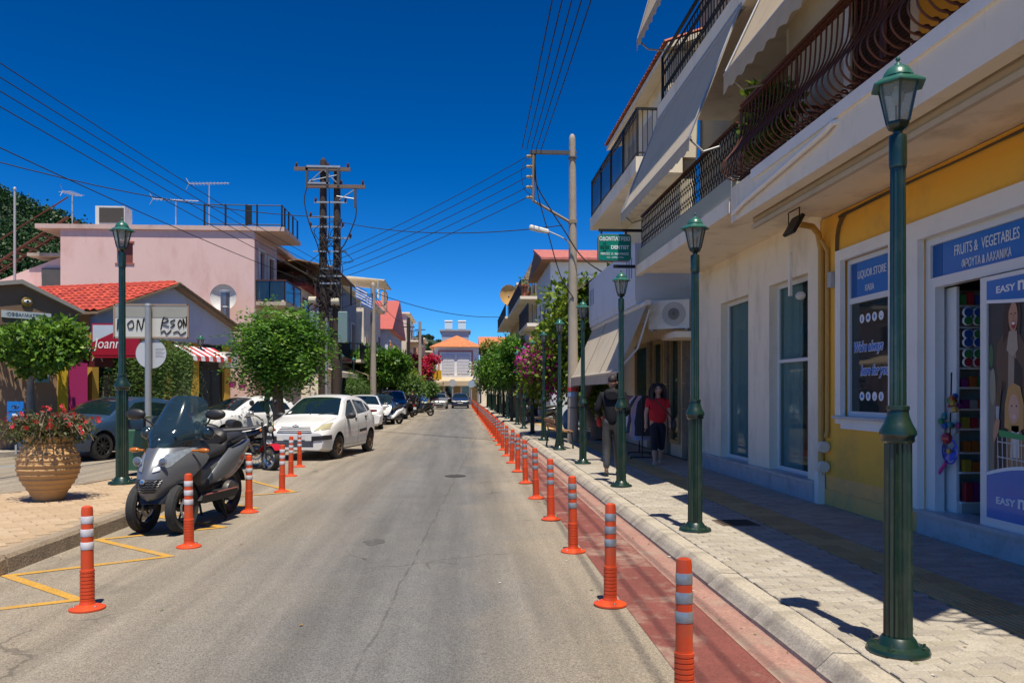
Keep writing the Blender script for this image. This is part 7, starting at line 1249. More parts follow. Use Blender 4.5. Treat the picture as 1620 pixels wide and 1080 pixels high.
def spoke_wheel(t, x, y, r, w_, rim, n=8, name='wheel', rimw=.03, disc=True, wire=False):
    q = M(); ri = r*.72; q.lathe([(ri, -w_*.32), (r*.86, -w_/2), (r*.97, -w_*.36), (r, 0), (r*.97, w_*.36), (r*.86, w_/2), (ri, w_*.32)], 30, ax='y', cap=False); o = q.build(name, TYRE, t, (x, y, r), smooth=50)
    q = M(); q.lathe([(ri, -w_*.33), (ri-rimw, -w_*.25), (ri-rimw, w_*.25), (ri, w_*.33)], 30, ax='y', cap=False); q.build('rim', rim, o, smooth=40); q = M(); q.lathe([(.045, -w_*.45), (.045, w_*.45)], 12, ax='y')
    for k in range(n):
        a = 2*PI*k/n; q.tube([(.03*math.cos(a), 0, .03*math.sin(a)), ((ri-.01)*math.cos(a+.18), 0, (ri-.01)*math.sin(a+.18))], .004 if wire else .014, 4)
    q.build('spokes', rim, o)
    if disc: q = M(); q.lathe([(r*.4, w_*.36), (r*.4, w_*.4), (r*.28, w_*.4)], 20, ax='y', cap=False); q.build('brake_disc', CHROME, o)
    return o
t = thing('three_wheeled_scooter', 'large grey three wheeled scooter with smoked windscreen parked by the island', 'scooter', (-3.27, 10.0, 0), hd(-.2, -.98))
for s in (-1, 1):
    spoke_wheel(t, .72, s*.235, .29, .12, RIMB, 5); q = M(); q.sheet([[(.72+.305*math.cos(a), s*.235+e*.065, .29+.305*math.sin(a)) for e in (-1, -.5, 0, .5, 1)] for a in [R(70+k*13) for k in range(9)]], .006); q.build('front_mudguard', SATD, t, smooth=60)
    q = M(); q.tube([(.72, s*.15, .29), (.62, s*.13, .55), (.5, s*.1, .8)], .035, 8); q.tube([(.72, s*.235, .29), (.72, s*.1, .3)], .03, 8); q.build('fork_arm', SATD, t)
spoke_wheel(t, -.75, 0, .31, .15, RIMB, 5)
SHP = [(0, .40, .13, 1.0), (.12, .46, .2, 1.06), (.28, .56, .27, 1.08), (.45, .68, .335, 1.04), (.62, .8, .385, .97), (.8, .93, .37, .86), (.92, 1.02, .3, .76), (1, 1.07, .2, .7)]
def shield_grid(off=0, v0=0, v1=1, u0=-1, u1=1, nu=20, nv=20):
    P = cr([p[1:] for p in SHP], 6); G = []
    for j in range(nv+1):
        v = lerp(v0, v1, j/nv)*(len(P)-1); i = min(int(v), len(P)-2); z, hw, xf = [lerp(P[i][k], P[i+1][k], v-i) for k in range(3)]; row = []
        for i_ in range(nu+1):
            u = lerp(u0, u1, i_/nu); row.append((xf-.5*abs(u)**2.4*(hw/.36)+off+.025*math.exp(-(u/.12)**2), u*hw*(1+.02*(off > 0)), z))
        G.append(row)
    return G
q = M(); q.sheet(shield_grid(), -.02); shq = q.build('front_shield', SAT, t, smooth=50)
bvs = M(); bvs.grid(shield_grid(nu=40, nv=40)); _bm = bmesh.new(); _me = bvs.mesh('x', SAT); _bm.from_mesh(_me); SB = BVHTree.FromBMesh(_bm); _bm.free()
def spatch(pts, off=.006, n=10):   # polygon (y,z) quad projected on the shield
    G = []
    for i in range(n+1):
        row = []
        for j in range(n+1):
            u, v = i/n, j/n; y, z = [lerp(lerp(pts[0][k], pts[1][k], u), lerp(pts[3][k], pts[2][k], u), v) for k in (0, 1)]; h = SB.ray_cast(V((3, y, z)), V((-1, 0, 0)))
            row.append((h[0] if h[0] is not None else V((.6, y, z)))+V((off, 0, 0)))
        G.append(row)
    q = M(); q.grid(G); return q
for s in (-1, 1):
    o = spatch([(s*.055, .72), (s*.2, .77), (s*.315, .98), (s*.12, .9)], .006); hl = o.build('headlight', mat('headlight_lens', (.2, .23, .26), .1, var=.6, scale=22, coat=1), t, smooth=50)
    q = M(); q.lathe([(.042, -.01), (.042, .006), (.03, .012), (.0, .016)], 18, (.972, s*.15, .83), 'x'); q.build('projector', mat('projector_glass', (.1, .12, .16), .05, coat=1), hl, smooth=40); q = M(); q.lathe([(.052, 0), (.052, .012), (.044, .014)], 18, (.965, s*.15, .83), 'x', cap=False); q.build('chrome_ring', CHROME, hl)
    spatch([(s*.06, .715), (s*.13, .735), (s*.12, .78), (s*.065, .76)], .014, 5).build('lamp_reflector', CHROME, hl)
    q = M(); q.ball((.6, s*.43, .93), (.035, .07, .03)); q.tube([(.62, s*.3, .93), (.6, s*.4, .93)], .014, 6); q.build('indicator', AMB, t, smooth=60)
    q = M(); q.tube(cr([(.42, s*.2, 1.16), (.38, s*.34, 1.22), (.45, s*.43, 1.3)], 4), .01, 6); q.build('mirror_stalk', SATD, t)
    q = M(); q.ball((.47, s*.5, 1.34), (.045, .13, .065), 12, 8); q.build('mirror', SATD, t, smooth=60)
    q = M(); q.tube([(.4, s*.16, 1.1), (.32, s*.36, 1.1)], .017, 8); q.build('handlebar', SATD, t); q = M(); q.tube([(.34, s*.28, 1.1), (.3, s*.41, 1.09)], .024, 8); q.build('grip', SEATM, t)
    q = M(); q.ball((.42, s*.37, 1.12), (.07, .09, .08), 10, 7); q.build('hand_guard', SCREEN, t, smooth=60)
    q = M(); q.prism([(.5, .34), (.42, .3), (-.32, .3), (-.42, .36), (-.35, .4), (.45, .4)], 'y', s*.17-.0 if s > 0 else -.34, s*.34 if s > 0 else -.17); q.build('floorboard', SATD, t); q = M(); q.tube([(.45, s*.345, .4), (-.35, s*.345, .4)], .01, 5); q.build('floor_trim', PIPG, t)
    q = M(); q.T = Mx.Translation((0, s*.13, 0)); loft(q, [(.02, .5, .05, .05), (-.15, .58, .09, .12), (-.4, .68, .12, .17), (-.65, .78, .12, .14), (-.9, .88, .08, .08), (-1.08, .94, .03, .03)]); q.build('side_panel', SAT, t, smooth=60)
spatch([(-.1, .49), (.1, .49), (.15, .64), (-.15, .64)], .006).build('grille', SATD, t)
for k in range(5):
    z = .515+k*.026; P = [(-.115+i*.23/16*(1+.1*k)-.012*k, z+.007*(-1)**i) for i in range(17)]; q = M(); q.tube([(SB.ray_cast(V((3, y, zz)), V((-1, 0, 0)))[0] or V((1, y, zz)))+V((.012, 0, 0)) for y, zz in P], .004, 4); q.build('grille_mesh', mat('grille_grey', (.1, .1, .105), .4, metal=.5), t)
q = M(); q.lathe([(.03, 0), (.03, .02), (.022, .024)], 6, (1.1, 0, .62), 'x'); bdg = q.build('badge', CHROME, t); q = M(); q.lathe([(.022, .02), (.02, .027)], 6, (1.1, 0, .62), 'x'); q.build('badge_field', mat('badge_blue', (.03, .16, .42), .3), bdg)
spatch([(-.09, .985), (.09, .985), (.1, 1.02), (-.1, 1.02)], .006, 6).build('name_bar', CHROME, t)
q = M(); q.sheet([[(lerp(1.02, .95, j/6)-.35*abs(u)**2*.25-.02, u*lerp(.15, .24, j/6), lerp(.36, .47, j/6)) for u in [-1+i/5 for i in range(11)]] for j in range(7)], .02); q.build('chin', SATD, t, smooth=50)
WS_ = [(0, .98, .23, .83), (.12, 1.06, .34, .79), (.25, 1.14, .37, .74), (.4, 1.22, .33, .66), (.6, 1.34, .3, .55), (.8, 1.46, .26, .45), (.93, 1.53, .19, .39), (1, 1.555, .1, .365)]
P_ = cr([p[1:] for p in WS_], 4); q = M(); q.sheet([[(xf-.3*abs(u)**2.2*hw/.33, u*hw, z) for u in [-1+i/8 for i in range(17)]] for z, hw, xf in P_], .004); q.build('windscreen', SCREEN, t, smooth=80)
for y, z in ((-.17, 1.16), (.17, 1.16), (0, 1.06)): q = M(); q.lathe([(.014, 0), (.014, .02), (.008, .026)], 10, (.78-.18*abs(y), y, z), 'x'); q.build('screen_bolt', CHROME, t)
q = M(); loft(q, [(.66, .98, .2, .1), (.5, 1.02, .23, .14), (.36, 1.02, .2, .12), (.28, 1.0, .12, .08)]); q.build('dashboard', SATD, t, smooth=50)
q = M(); loft(q, [(.72, .62, .2, .12), (.5, .66, .26, .3), (.36, .66, .27, .32), (.28, .6, .22, .26)]); q.build('leg_shield', SATD, t, smooth=50)
q = M(); loft(q, [(.35, .5, .12, .12), (.1, .52, .14, .15), (-.15, .6, .19, .2), (-.5, .66, .23, .2), (-.85, .76, .2, .15), (-1.05, .86, .1, .06)]); q.build('body', SAT, t, smooth=50)
q = M(); loft(q, [(.16, .73, .09, .04), (.05, .8, .15, .06), (-.15, .84, .18, .065), (-.36, .87, .18, .075), (-.45, .95, .17, .08)]); q.build('rider_seat', SEATM, t, smooth=50)
q = M(); loft(q, [(-.42, .94, .15, .06), (-.55, .985, .175, .06), (-.8, 1.01, .16, .055), (-.98, 1.02, .11, .04)]); q.build('pillion_seat', SEATM, t, smooth=50); q = M(); loft(q, [(-.36, 1.0, .13, .07), (-.42, 1.02, .16, .1), (-.48, 1.03, .15, .1)]); q.build('backrest', SEATM, t, smooth=50)
for s in (-1, 1): q = M(); q.tube(cr([(-.5, s*.19, .95), (-.75, s*.2, 1.0), (-1.0, s*.14, 1.04), (-1.08, 0, 1.05)], 4), .016, 6); q.build('grab_rail', SATD, t)
q = M(); loft(q, [(-.15, .36, .12, .1), (-.4, .36, .18, .14), (-.7, .36, .16, .12), (-.85, .34, .12, .09)]); q.build('engine', ENG, t, smooth=50); q = M(); q.lathe([(.12, -.03), (.13, 0), (.12, .06)], 18, (-.35, .22, .36), 'y'); q.build('clutch_cover', ENG, t, smooth=40)
q = M(); q.tube(cr([(-.1, -.18, .28), (-.4, -.24, .27), (-.95, -.26, .4)], 4), [.03, .05, .06, .07, .075, .075, .075, .075, .07], 10); q.build('exhaust', SATD, t); q = M(); q.tube([(-.2, .12, .3), (-.28, .25, .01), (-.2, .27, .01)], .014, 6); q.build('side_stand', SATD, t); q = M(); [q.tube([(-.3, s*.15, .3), (-.42, s*.17, .02)], .016, 6) for s in (-1, 1)]; q.build('centre_stand', SATD, t)
q = M(); q.sheet([[(-.75+.35*math.cos(a), e*.09, .31+.35*math.sin(a)) for e in (-1, 0, 1)] for a in [R(60+k*15) for k in range(8)]], .006); q.build('rear_mudguard', SATD, t); q = M(); loft(q, [(-1.0, .8, .1, .05), (-1.1, .8, .08, .04)]); q.build('tail_light', REDL_, t)
# small black motorcycle seen from the side
t = thing('motorcycle', 'black motorcycle with long seat and spoked rear wheel behind the big scooter', 'motorcycle', (-4.92, 16.75, 0), PI+R(12))
for x in (.62, -.62): spoke_wheel(t, x, 0, .31, .085, mat('gold_rim', (.4, .32, .2), .35, metal=.8), 18, wire=True)
q = M(); loft(q, [(.15, .8, .1, .045), (.0, .8, .125, .06), (-.4, .82, .13, .06), (-.7, .87, .11, .05), (-.78, .88, .07, .03)]); q.build('seat', SEATM, t, smooth=50)
q = M(); loft(q, [(.5, .86, .06, .06), (.35, .86, .13, .11), (.15, .82, .12, .1), (.05, .78, .08, .05)]); q.build('tank', SATD, t, smooth=50)
q = M(); loft(q, [(.1, .68, .09, .07), (-.3, .7, .1, .08), (-.65, .76, .08, .06), (-.8, .82, .05, .03)]); q.build('side_cover', mat('navy_plastic', (.012, .02, .05), .35, coat=.4), t, smooth=50)
q = M(); loft(q, [(.25, .42, .1, .1), (.1, .44, .13, .16), (-.1, .42, .12, .14), (-.2, .4, .08, .1)]); q.build('engine', ENG, t, smooth=40)
for s in (-1, 1): q = M(); q.tube([(.62, s*.08, .31), (.42, s*.08, .95)], .022, 8); q.build('fork_leg', CHROME, t); q = M(); q.tube([(-.62, s*.1, .31), (-.1, s*.09, .36)], .024, 6); q.build('swing_arm', ENG, t); q = M(); q.tube([(-.58, s*.12, .36), (-.42, s*.12, .72)], .03, 8); q.build('shock_absorber', ENG, t); q = M(); q.tube(cr([(-.35, s*.14, .78), (-.65, s*.14, .84), (-.84, s*.1, .93)], 4), .011, 6); q.build('grab_rail', CHROME, t); q = M(); q.ball((-.78, s*.13, .79), (.04, .045, .035)); q.build('indicator', AMB, t, smooth=60); q = M(); q.tube([(.4, s*.05, .98), (.36, s*.34, 1.03)], .013, 6); q.build('handlebar', SATD, t)
q = M(); q.tube(cr([(.2, -.1, .3), (-.1, -.13, .24), (-.7, -.14, .34)], 4), [.025, .03, .04, .045, .05, .05, .05, .05, .045], 8); q.build('exhaust', CHROME, t); q = M(); q.sheet([[(-.62+.345*math.cos(a), e*.055, .31+.345*math.sin(a)) for e in (-1, 0, 1)] for a in [R(70+k*14) for k in range(8)]], .005); q.build('rear_mudguard', SATD, t); q = M(); q.ball((.52, 0, .92), (.08, .09, .09)); q.build('headlight', SATD, t, smooth=50); q = M(); q.box(-.98, -.94, -.1, .1, .45, .6); q.build('number_plate', PLATE, t); q = M(); loft(q, [(-.82, .83, .06, .035), (-.9, .8, .05, .03)]); q.build('tail_light', REDL_, t)
# fat tyred electric moped
t = thing('electric_moped', 'fat tyred electric moped with red mudguards in front of the white hatchback', 'moped', (-4.35, 16.95, 0), hd(.78, -.63)); RDP = mat('red_gloss', (.5, .012, .02), .25, coat=.6)
for x in (.55, -.55): spoke_wheel(t, x, 0, .25, .2, mat('silver_rim', (.4, .4, .4), .35, metal=.7), 5, rimw=.05); q = M(); q.sheet([[(x+.29*math.cos(a), e*.11, .25+.29*math.sin(a)) for e in (-1, -.5, 0, .5, 1)] for a in [R(35+k*12) for k in range(11)]], .005); q.build('mudguard', RDP, t, smooth=60)
for s in (-1, 1): q = M(); q.tube([(.55, s*.135, .25), (.46, s*.12, .62), (.36, s*.1, .98)], .022, 8); q.build('fork_leg', SATD, t); q = M(); q.tube(cr([(.35, s*.08, 1.02), (.3, s*.22, 1.12), (.22, s*.36, 1.1)], 4), .013, 6); q.build('handlebar', SATD, t); q = M(); q.tube([(.24, s*.3, 1.11), (.2, s*.4, 1.09)], .02, 6); q.build('grip', SEATM, t); q = M(); q.tube([(.28, s*.24, 1.12), (.3, s*.3, 1.32)], .008, 5); q.build('mirror_stalk', SATD, t); q = M(); q.ball((.3, s*.3, 1.38), (.03, .06, .06), 12, 8); q.build('mirror', SATD, t, smooth=60); q = M(); q.ball((.42, s*.17, .82), (.03, .03, .03)); q.build('indicator', AMB, t, smooth=60)
q = M(); q.tube(cr([(.36, 0, .9), (.28, 0, .55), (.1, 0, .35), (-.2, 0, .34), (-.55, 0, .4)], 5), .045, 8); q.build('frame', SATD, t); q = M(); q.box(-.25, .2, -.14, .14, .34, .42); q.build('footboard', SATD, t); q = M(); loft(q, [(-.05, .7, .1, .04), (-.2, .72, .15, .06), (-.5, .74, .15, .06), (-.68, .76, .1, .04)]); q.build('seat', SEATM, t, smooth=50); q = M(); loft(q, [(-.12, .55, .11, .12), (-.4, .56, .13, .13), (-.6, .58, .1, .1)]); q.build('battery_box', SATD, t, smooth=40)
q = M(); q.lathe([(.04, -.08), (.085, -.03), (.09, .02)], 16, (.5, 0, .84), 'x'); hl = q.build('headlight', SATD, t, smooth=40); q = M(); q.lathe([(.082, 0), (.05, .015), (0, .02)], 16, (.51, 0, .84), 'x'); q.build('lens', LAMPG, hl, smooth=50); q = M(); [q.tube(cr([(.36, s_, 1.05), (.45, s_*1.5, .95), (.42, s_*.5, .7)], 4), .006, 4) for s_ in (-.08, .05, .09)]; q.build('cables', CAB, t); q = M(); loft(q, [(-.6, .9, .12, .09), (-.8, .92, .14, .1), (-.86, .92, .12, .09)]); q.build('top_box', SATD, t, smooth=40)
# plain scooter, copied for the ones further off
def scooter(name, label, loc, rz, p, screen=False, group=None, box=False):
    t = thing(name, label, 'scooter', (*loc, 0), rz, group)
    for x in (.63, -.63): spoke_wheel(t, x, 0, .28, .11, RIMB, 6)
    q = M(); q.sheet([[(.63+.31*math.cos(a), e*.075, .28+.31*math.sin(a)) for e in (-1, 0, 1)] for a in [R(25+k*15) for k in range(9)]], .006); q.build('front_mudguard', p, t, smooth=60)
    q = M(); q.sheet([[(.62-.28*v-.12*u*u, u*(.14+.15*math.sin(PI*min(1, v*.9+.1))), .48+.52*v) for u in [-1+i/5 for i in range(11)]] for v in [j/8 for j in range(9)]], .03); q.build('front_shield', p, t, smooth=60)
    q = M(); loft(q, [(.45, 1.0, .1, .07), (.36, 1.04, .15, .09), (.24, 1.02, .1, .06)]); q.build('handlebar_cowl', p, t, smooth=50); q = M(); q.lathe([(.07, 0), (.06, .03), (0, .04)], 14, (.5, 0, .82), 'x'); q.build('headlight', LAMPG, t, smooth=50)
    for s in (-1, 1): q = M(); q.tube([(.33, s*.1, 1.04), (.26, s*.34, 1.06)], .016, 6); q.build('handlebar', SATD, t); q = M(); q.tube([(.3, s*.24, 1.06), (.32, s*.3, 1.25)], .008, 5); q.ball((.32, s*.31, 1.29), (.025, .06, .045), 10, 6); q.build('mirror', SATD, t, smooth=60); q = M(); q.tube([(.63, s*.07, .28), (.48, s*.06, .75)], .022, 6); q.build('fork_leg', SATD, t)
    q = M(); loft(q, [(.42, .36, .14, .05), (.1, .33, .17, .05), (-.1, .4, .15, .1), (-.35, .58, .18, .17), (-.65, .68, .17, .13), (-.88, .78, .09, .05)]); q.build('body', p, t, smooth=50); q = M(); loft(q, [(.0, .74, .1, .04), (-.2, .8, .15, .06), (-.55, .84, .15, .055), (-.82, .86, .1, .035)]); q.build('seat', SEATM, t, smooth=50); q = M(); loft(q, [(-.2, .33, .1, .09), (-.5, .32, .13, .11), (-.75, .3, .09, .08)]); q.build('engine', ENG, t, smooth=40); q = M(); q.tube([(-.3, -.15, .26), (-.8, -.18, .36)], [.04, .06], 8); q.build('exhaust', SATD, t); q = M(); loft(q, [(-.86, .76, .08, .05), (-.93, .74, .06, .04)]); q.build('tail_light', REDL_, t); q = M(); q.box(-1.02, -.99, -.1, .1, .5, .66); q.build('number_plate', PLATE, t)
    if screen: q = M(); q.sheet([[(.48-.2*v-.1*u*u, u*.22, 1.0+.42*v) for u in (-1, -.5, 0, .5, 1)] for v in (0, .3, .6, 1)], .004); q.build('windscreen', SCREEN, t, smooth=60)
    return t
WHS = paint('white_scooter_paint', (.72, .72, .7))
scooter('scooter', 'white scooter parked on the left past the white hatchback', (-3.55, 39.6), hd(-.55, -.83), WHS, True); scooter('scooter', 'dark scooter parked with its number plate towards the street', (-3.55, 51.2), hd(-.5, .86), BLKC, True); scooter('scooter', 'black scooter parked sideways nearest the carriageway', (-2.75, 54.0), hd(-.85, .5), BLKC, True); scooter('scooter', 'grey scooter parked behind the two dark scooters', (-3.9, 54.8), hd(-.5, -.86), SILV, True); scooter('scooter', 'dark scooter parked close behind the white scooter', (-4.0, 45.2), hd(-.6, -.8), NAVY, False)
for k, (x, y) in enumerate(((3.4, 52), (3.5, 57), (3.4, 36))): scooter('scooter', 'dark scooter parked on the right pavement, %s one' % ('middle', 'farthest', 'nearest')[k], (x, y), hd(-1, .1), (BLKC, NAVY, BLKC)[k])
for o in bpy.data.objects:
    if o.name.startswith('scooter') and o.parent is None and o.location.x > 3: o.location.z = SW
# ---------------- people ----------------
SKINM = mat('skin_tan', (.42, .22, .14), .55, var=.1, scale=6); SKINL = mat('skin_fair', (.5, .28, .19), .55, var=.1, scale=6); HAIRB = mat('dark_hair', (.02, .012, .01), .6, var=.4, scale=30, bump=.4, bscale=60)
def skin(name, verts, edges, radii, m_, parent, sub=2, root=0):
    me = bpy.data.meshes.new('s'); me.from_pydata(verts, edges, []); o = bpy.data.objects.new('s', me); COL.objects.link(o); o.modifiers.new('k', 'SKIN'); sd_ = o.modifiers.new('u', 'SUBSURF'); sd_.levels = sub; sd_.render_levels = sub
    for i, d in enumerate(me.skin_vertices[0].data): d.radius = radii[i] if isinstance(radii[i], tuple) else (radii[i], radii[i]); d.use_root = (i == root)
    dg = bpy.context.evaluated_depsgraph_get(); out = bpy.data.meshes.new_from_object(o.evaluated_get(dg)); bpy.data.objects.remove(o); out.materials.clear(); out.materials.append(m_); out.polygons.foreach_set('use_smooth', [True]*len(out.polygons)); out.name = name
    return obj(name, out, parent)
def person(label, loc, rz, J, top, legs, skinm, shoe, hair, sleeve=1, shorts=False, scale=1, arms=('l', 'r'), hood=False, fat=1.0, face=True):
    """J: joint positions in the figure's own metres, facing +x, left is +y"""
    t = thing('person', label, 'person', loc, rz); t.scale = (scale,)*3; g = lambda k: J[k]
    N_ = ['pelvis', 'waist', 'chest', 'neck0', 'neck1', 'hd', 'lsh', 'lel', 'lwr', 'rsh', 'rel', 'rwr', 'lhip', 'lkn', 'lan', 'rhip', 'rkn', 'ran']
    E_ = [(0, 1), (1, 2), (2, 3), (3, 4), (4, 5), (2, 6), (6, 7), (7, 8), (2, 9), (9, 10), (10, 11), (0, 12), (12, 13), (13, 14), (0, 15), (15, 16), (16, 17)]
    rad = dict(pelvis=(.12*fat, .15*fat), waist=(.105*fat, .135*fat), chest=(.11*fat, .15*fat), neck0=.06, neck1=.052, hd=.05, lsh=.062, lel=.043, lwr=.028, rsh=.062, rel=.043, rwr=.028, lhip=.088*fat, lkn=.058, lan=.037, rhip=.088*fat, rkn=.058, ran=.037)
    for s in 'lr':   # feet
        a = V(g(s+'an')); f = V(J.get(s+'ft', a+V((.15, 0, -.05)))); N_ += [s+'ft']; J[s+'ft'] = tuple(f); rad[s+'ft'] = .03; E_.append((N_.index(s+'an'), len(N_)-1))
    body = skin('body', [g(n) for n in N_], E_, [rad[n] for n in N_], skinm, t)
    # head, face and hands joined to the same body mesh
    q = M(); h = V(g('hd')); yaw = J.get('yaw', 0); Rm = Mx.Translation(h+V((.01, 0, .07))) @ Mx.Rotation(yaw, 4, 'Z'); q.T = Rm
    G = []
    for i in range(15):
        a = PI*i/14; row = []
        for j in range(20):
            b_ = 2*PI*j/20; z = -math.cos(a)*.122; rx = .1*math.sin(a); ry = .078*math.sin(a); fx = math.cos(b_)
            if z < -.02: rx *= 1-.1*(-z/.12); ry *= 1-.28*(-z/.12)
            x = rx*fx+(.012 if fx > .3 and z < .02 else 0)*math.sin(a); y = ry*math.sin(b_)
            if fx > .85 and -.045 < z < .0: x += .022*(1-abs((z+.024)/.03))*(fx-.85)/.15
            if fx > .6 and .0 < z < .03: x -= .008
            row.append((x, y, z))
        G.append(row)
    q.grid(G, closed=True)
    for s in (-1, 1): q.ball((-.008, s*.08, -.012), (.02, .01, .032), 8, 6)
    for s in 'lr':
        w_ = V(g(s+'wr')); e = V(g(s+'el')); d = (w_-e).normalized(); sd2 = d.cross(V((1, 0, .2))).normalized(); sgn = 1 if s == 'l' else -1; q.T = None; pr_ = d.cross(sd2)
        q.tube([w_-d*.02, w_+d*.04, w_+d*.085], [.026, .034, .03], 8)
        for k in range(4): b0 = w_+d*.08+pr_*(.026-.0175*k); L_ = (.07, .08, .075, .058)[k]; q.tube([b0, b0+d*L_*.5+sd2*.008, b0+d*L_*.95+sd2*.028], [.0095, .009, .007], 6)
        b0 = w_+d*.03+pr_*.028; q.tube([b0, b0+d*.03+pr_*.022, b0+d*.062+pr_*.026], [.011, .01, .008], 6)
    hm = q.mesh('h', skinm, 60); bm_ = bmesh.new(); bm_.from_mesh(body.data); bm_.from_mesh(hm); bm_.to_mesh(body.data); bm_.free(); body.data.polygons.foreach_set('use_smooth', [True]*len(body.data.polygons))
    if face:
        for s in (-1, 1): q = M(); q.T = Rm; q.ball((.089, s*.031, .008), (.012, .016, .008), 10, 6); q.build('eye', mat('eye_dark', (.03, .02, .018), .3), t, smooth=60); q = M(); q.T = Rm; q.ball((.09, s*.032, .03), (.01, .022, .005), 8, 5); q.build('eyebrow', hair, t)
        q = M(); q.T = Rm; q.ball((.094, 0, -.062), (.01, .024, .008), 10, 6); q.build('mouth', mat('lips', (.34, .11, .09), .5), t, smooth=60)
    # clothing shells
    P = ['pelvis', 'waist', 'chest', 'neck0', 'lsh', 'lel', 'rsh', 'rel']; lim = sleeve
    pts = {k: V(g(k)) for k in P}; pts['pelvis'] = V(g('pelvis'))+V((0, 0, -.09)); pts['lel'] = V(g('lsh')).lerp(V(g('lel')), min(1, lim)); pts['rel'] = V(g('rsh')).lerp(V(g('rel')), min(1, lim)); e2 = [(0, 1), (1, 2), (2, 3), (2, 4), (4, 5), (2, 6), (6, 7)]; rr = [(.145*fat, .175*fat), (.135*fat, .165*fat), (.135*fat, .17*fat), .075, .082, .064, .082, .064]
    if lim > 1: P += ['lw2', 'rw2']; pts['lw2'] = V(g('lel')).lerp(V(g('lwr')), .95); pts['rw2'] = V(g('rel')).lerp(V(g('rwr')), .95); e2 += [(5, 8), (7, 9)]; rr += [.045, .045]
    skin('top', [pts[k] for k in P], e2, rr, top, t)
    K = .45 if shorts else .93; lp = [V(g('waist')).lerp(V(g('pelvis')), .2), V(g('pelvis')), V(g('lhip')), V(g('lkn')), V(g('lkn')).lerp(V(g('lan')), K), V(g('rhip')), V(g('rkn')), V(g('rkn')).lerp(V(g('ran')), K)]
    skin('trousers', lp, [(0, 1), (1, 2), (2, 3), (3, 4), (1, 5), (5, 6), (6, 7)], [(.125*fat, .155*fat), (.135*fat, .165*fat), .108*fat, .078, .062 if not shorts else .072, .108*fat, .078, .062 if not shorts else .072], legs, t)
    for s in 'lr':
        a, f = V(g(s+'an')), V(g(s+'ft')); skin('shoe', [a+V((0, 0, -.01)), a+(f-a)*.05+V((-.03, 0, -.045)), a.lerp(f, .5)+V((0, 0, -.012)), f], [(0, 1), (1, 2), (2, 3)], [.045, .045, .045, .036], shoe, t)
    return t, Rm
# woman in red walking towards the viewer
J = dict(pelvis=(0, 0, .88), waist=(.0, 0, 1.02), chest=(.0, 0, 1.2), neck0=(-.0, 0, 1.35), neck1=(.01, 0, 1.4), hd=(.02, 0, 1.46), lsh=(0, .17, 1.3), lel=(-.03, .23, 1.05), lwr=(.05, .24, .84), rsh=(0, -.17, 1.3), rel=(.02, -.24, 1.05), rwr=(.1, -.25, .83), lhip=(0, .085, .84), lkn=(-.04, .08, .46), lan=(-.16, .07, .1), rhip=(0, -.085, .84), rkn=(.1, -.08, .46), ran=(.12, -.08, .08), lft=(-.03, .08, .035), rft=(.27, -.08, .03))
REDT = mat('red_tshirt', (.55, .012, .018), .85, var=.12, scale=8); NVY = mat('navy_cotton', (.012, .014, .025), .9, var=.15, scale=8)
t, Rm = person('woman in a red T-shirt and dark shorts walking with a black shoulder bag', (3.95, 16.0, SW), hd(-.12, -1), J, REDT, NVY, SKINL, mat('sandal', (.5, .42, .34), .6), HAIRB, .62, True, 1.0, fat=1.12)
q = M(); q.T = Rm; r = random.Random(3)
for k in range(60):
    a = r.uniform(R(70), R(290)) if k < 48 else r.uniform(R(40), R(320)); z0 = r.uniform(.02, .12); rr = .1+.03*r.random(); P = [(.06*math.cos(a)-.01, .05*math.sin(a), .11+.01*r.random()), (rr*math.cos(a), rr*.95*math.sin(a), z0-.02), (rr*1.25*math.cos(a)-.02, rr*1.3*math.sin(a), z0-.12), (rr*1.2*math.cos(a)-.01+r.uniform(-.02, .02), rr*1.35*math.sin(a), -.16-r.random()*.08)]; q.tube(cr(P, 3), [.018, .022, .024, .026, .026, .026, .024, .022, .018, .01], 5)
q.ball((-.02, 0, .06), (.105, .098, .09), 14, 8); q.build('hair', HAIRB, t, smooth=70)
bag = thing('shoulder_bag', 'black shoulder bag carried by the woman in red', 'bag', (3.95, 16.0, SW), hd(-.12, -1)); q = M(); q.ball((.08, .31, .82), (.1, .055, .13), 14, 9); q.build('pouch', SEATM, bag, smooth=60); q = M(); q.tube(cr([(.07, .29, .92), (.17, .2, 1.05), (.185, .05, 1.2), (.1, -.1, 1.37), (-.05, -.14, 1.37), (-.15, 0, 1.2), (-.1, .25, .98), (.05, .3, .92)], 5), .012, 6); q.build('strap', SEATM, bag)
# man seen from behind
J = dict(pelvis=(0, 0, .93), waist=(.01, 0, 1.08), chest=(.02, 0, 1.3), neck0=(.03, 0, 1.47), neck1=(.05, 0, 1.52), hd=(.06, 0, 1.58), lsh=(.01, .19, 1.42), lel=(-.04, .27, 1.15), lwr=(.16, .2, 1.06), rsh=(.01, -.19, 1.42), rel=(-.04, -.27, 1.15), rwr=(.16, -.2, 1.06), lhip=(0, .09, .9), lkn=(.02, .1, .49), lan=(-.05, .1, .1), rhip=(0, -.09, .9), rkn=(.1, -.09, .5), ran=(.2, -.09, .09), lft=(.1, .11, .035), rft=(.36, -.1, .04))
BKJ = mat('black_jacket', (.011, .012, .015), .8, spec=.2, var=.25, scale=9, bump=.2, bscale=14); GTR = mat('grey_shiny_trousers', (.07, .07, .067), .45, metal=.2, var=.4, scale=12, bump=.5, bscale=14)
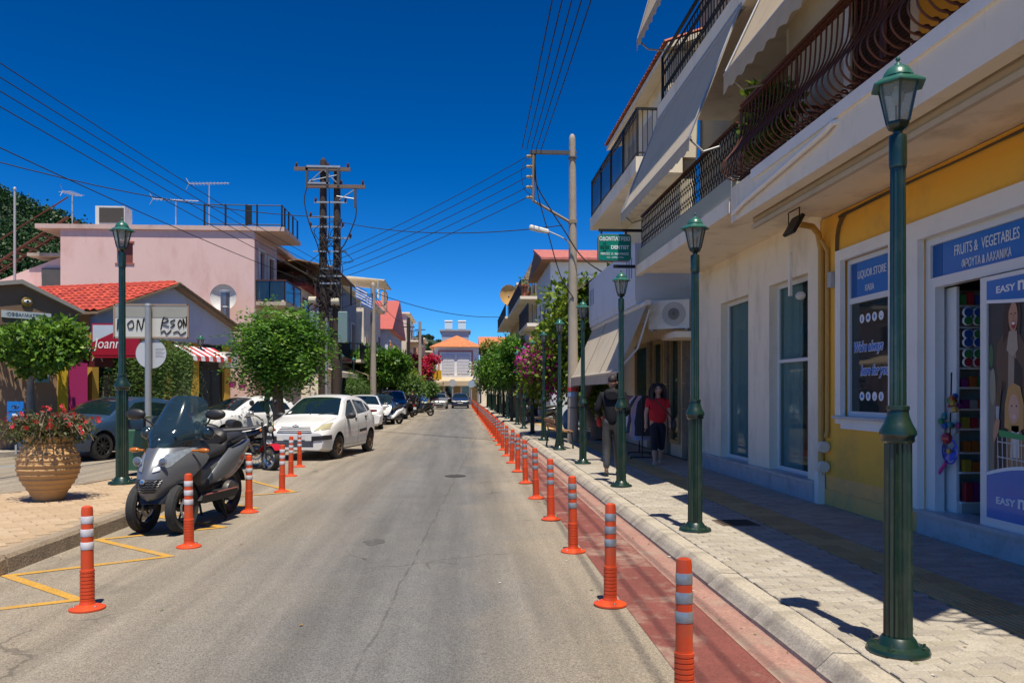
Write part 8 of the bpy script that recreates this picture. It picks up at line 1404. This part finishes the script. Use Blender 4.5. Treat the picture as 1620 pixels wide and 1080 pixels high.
t, Rm = person('man in a black hooded jacket and grey trousers seen from behind', (2.62, 13.9, SW), hd(.25, 1), J, BKJ, GTR, SKINM, mat('black_trainer', (.03, .03, .025), .6), HAIRB, 1.5, False, 1.0)
q = M(); q.T = Rm; q.ball((-.012, 0, .045), (.1, .083, .092), 16, 9); q.build('hair', HAIRB, t, smooth=70); q = M(); loft(q, [(-.16, 1.42, .1, .07), (-.1, 1.47, .14, .07), (.0, 1.48, .12, .05)], 14); q.build('hood', BKJ, t, smooth=60)
hb = thing('red_bag', 'small red bag in the hand of the man in black', 'bag', (2.42, 14.1, SW)); q = M(); q.ball((0, 0, .95), (.05, .04, .09), 10, 7); q.build('pouch', mat('red_cloth', (.45, .03, .02), .8), hb, smooth=60); q = M(); q.tube(cr([(-.03, 0, 1.02), (0, 0, 1.1), (.03, 0, 1.02)], 4), .006, 5); q.build('handle', MATS['red_cloth'], hb)
# far pedestrians
def far(label, loc, rz, topm, legm, sc=1.0):
    J = dict(pelvis=(0, 0, .92), waist=(.0, 0, 1.06), chest=(.0, 0, 1.27), neck0=(.01, 0, 1.44), neck1=(.02, 0, 1.49), hd=(.03, 0, 1.55), lsh=(0, .19, 1.39), lel=(-.02, .25, 1.12), lwr=(.08, .24, .9), rsh=(0, -.19, 1.39), rel=(-.02, -.25, 1.12), rwr=(.1, -.24, .9), lhip=(0, .09, .88), lkn=(.03, .09, .48), lan=(-.08, .09, .09), rhip=(0, -.09, .88), rkn=(.08, -.09, .49), ran=(.12, -.09, .08))
    t, Rm = person(label, loc, rz, J, topm, legm, SKINM, SATD, HAIRB, .8, False, sc); q = M(); q.T = Rm; q.ball((-.012, 0, .045), (.102, .085, .092), 12, 8); q.build('hair', HAIRB, t, smooth=70)
far('person in a dark top standing far along the right pavement', (3.1, 38.5, SW), hd(-.3, -1), NVY, NVY); far('person in a light blue shirt far along the right pavement', (3.7, 40.5, SW), hd(-1, -.3), mat('blue_shirt', (.3, .4, .6), .8), NVY); far('rider in dark clothes standing among the parked scooters', (-3.35, 52.9, 0), hd(-.6, .8), BKJ, NVY)
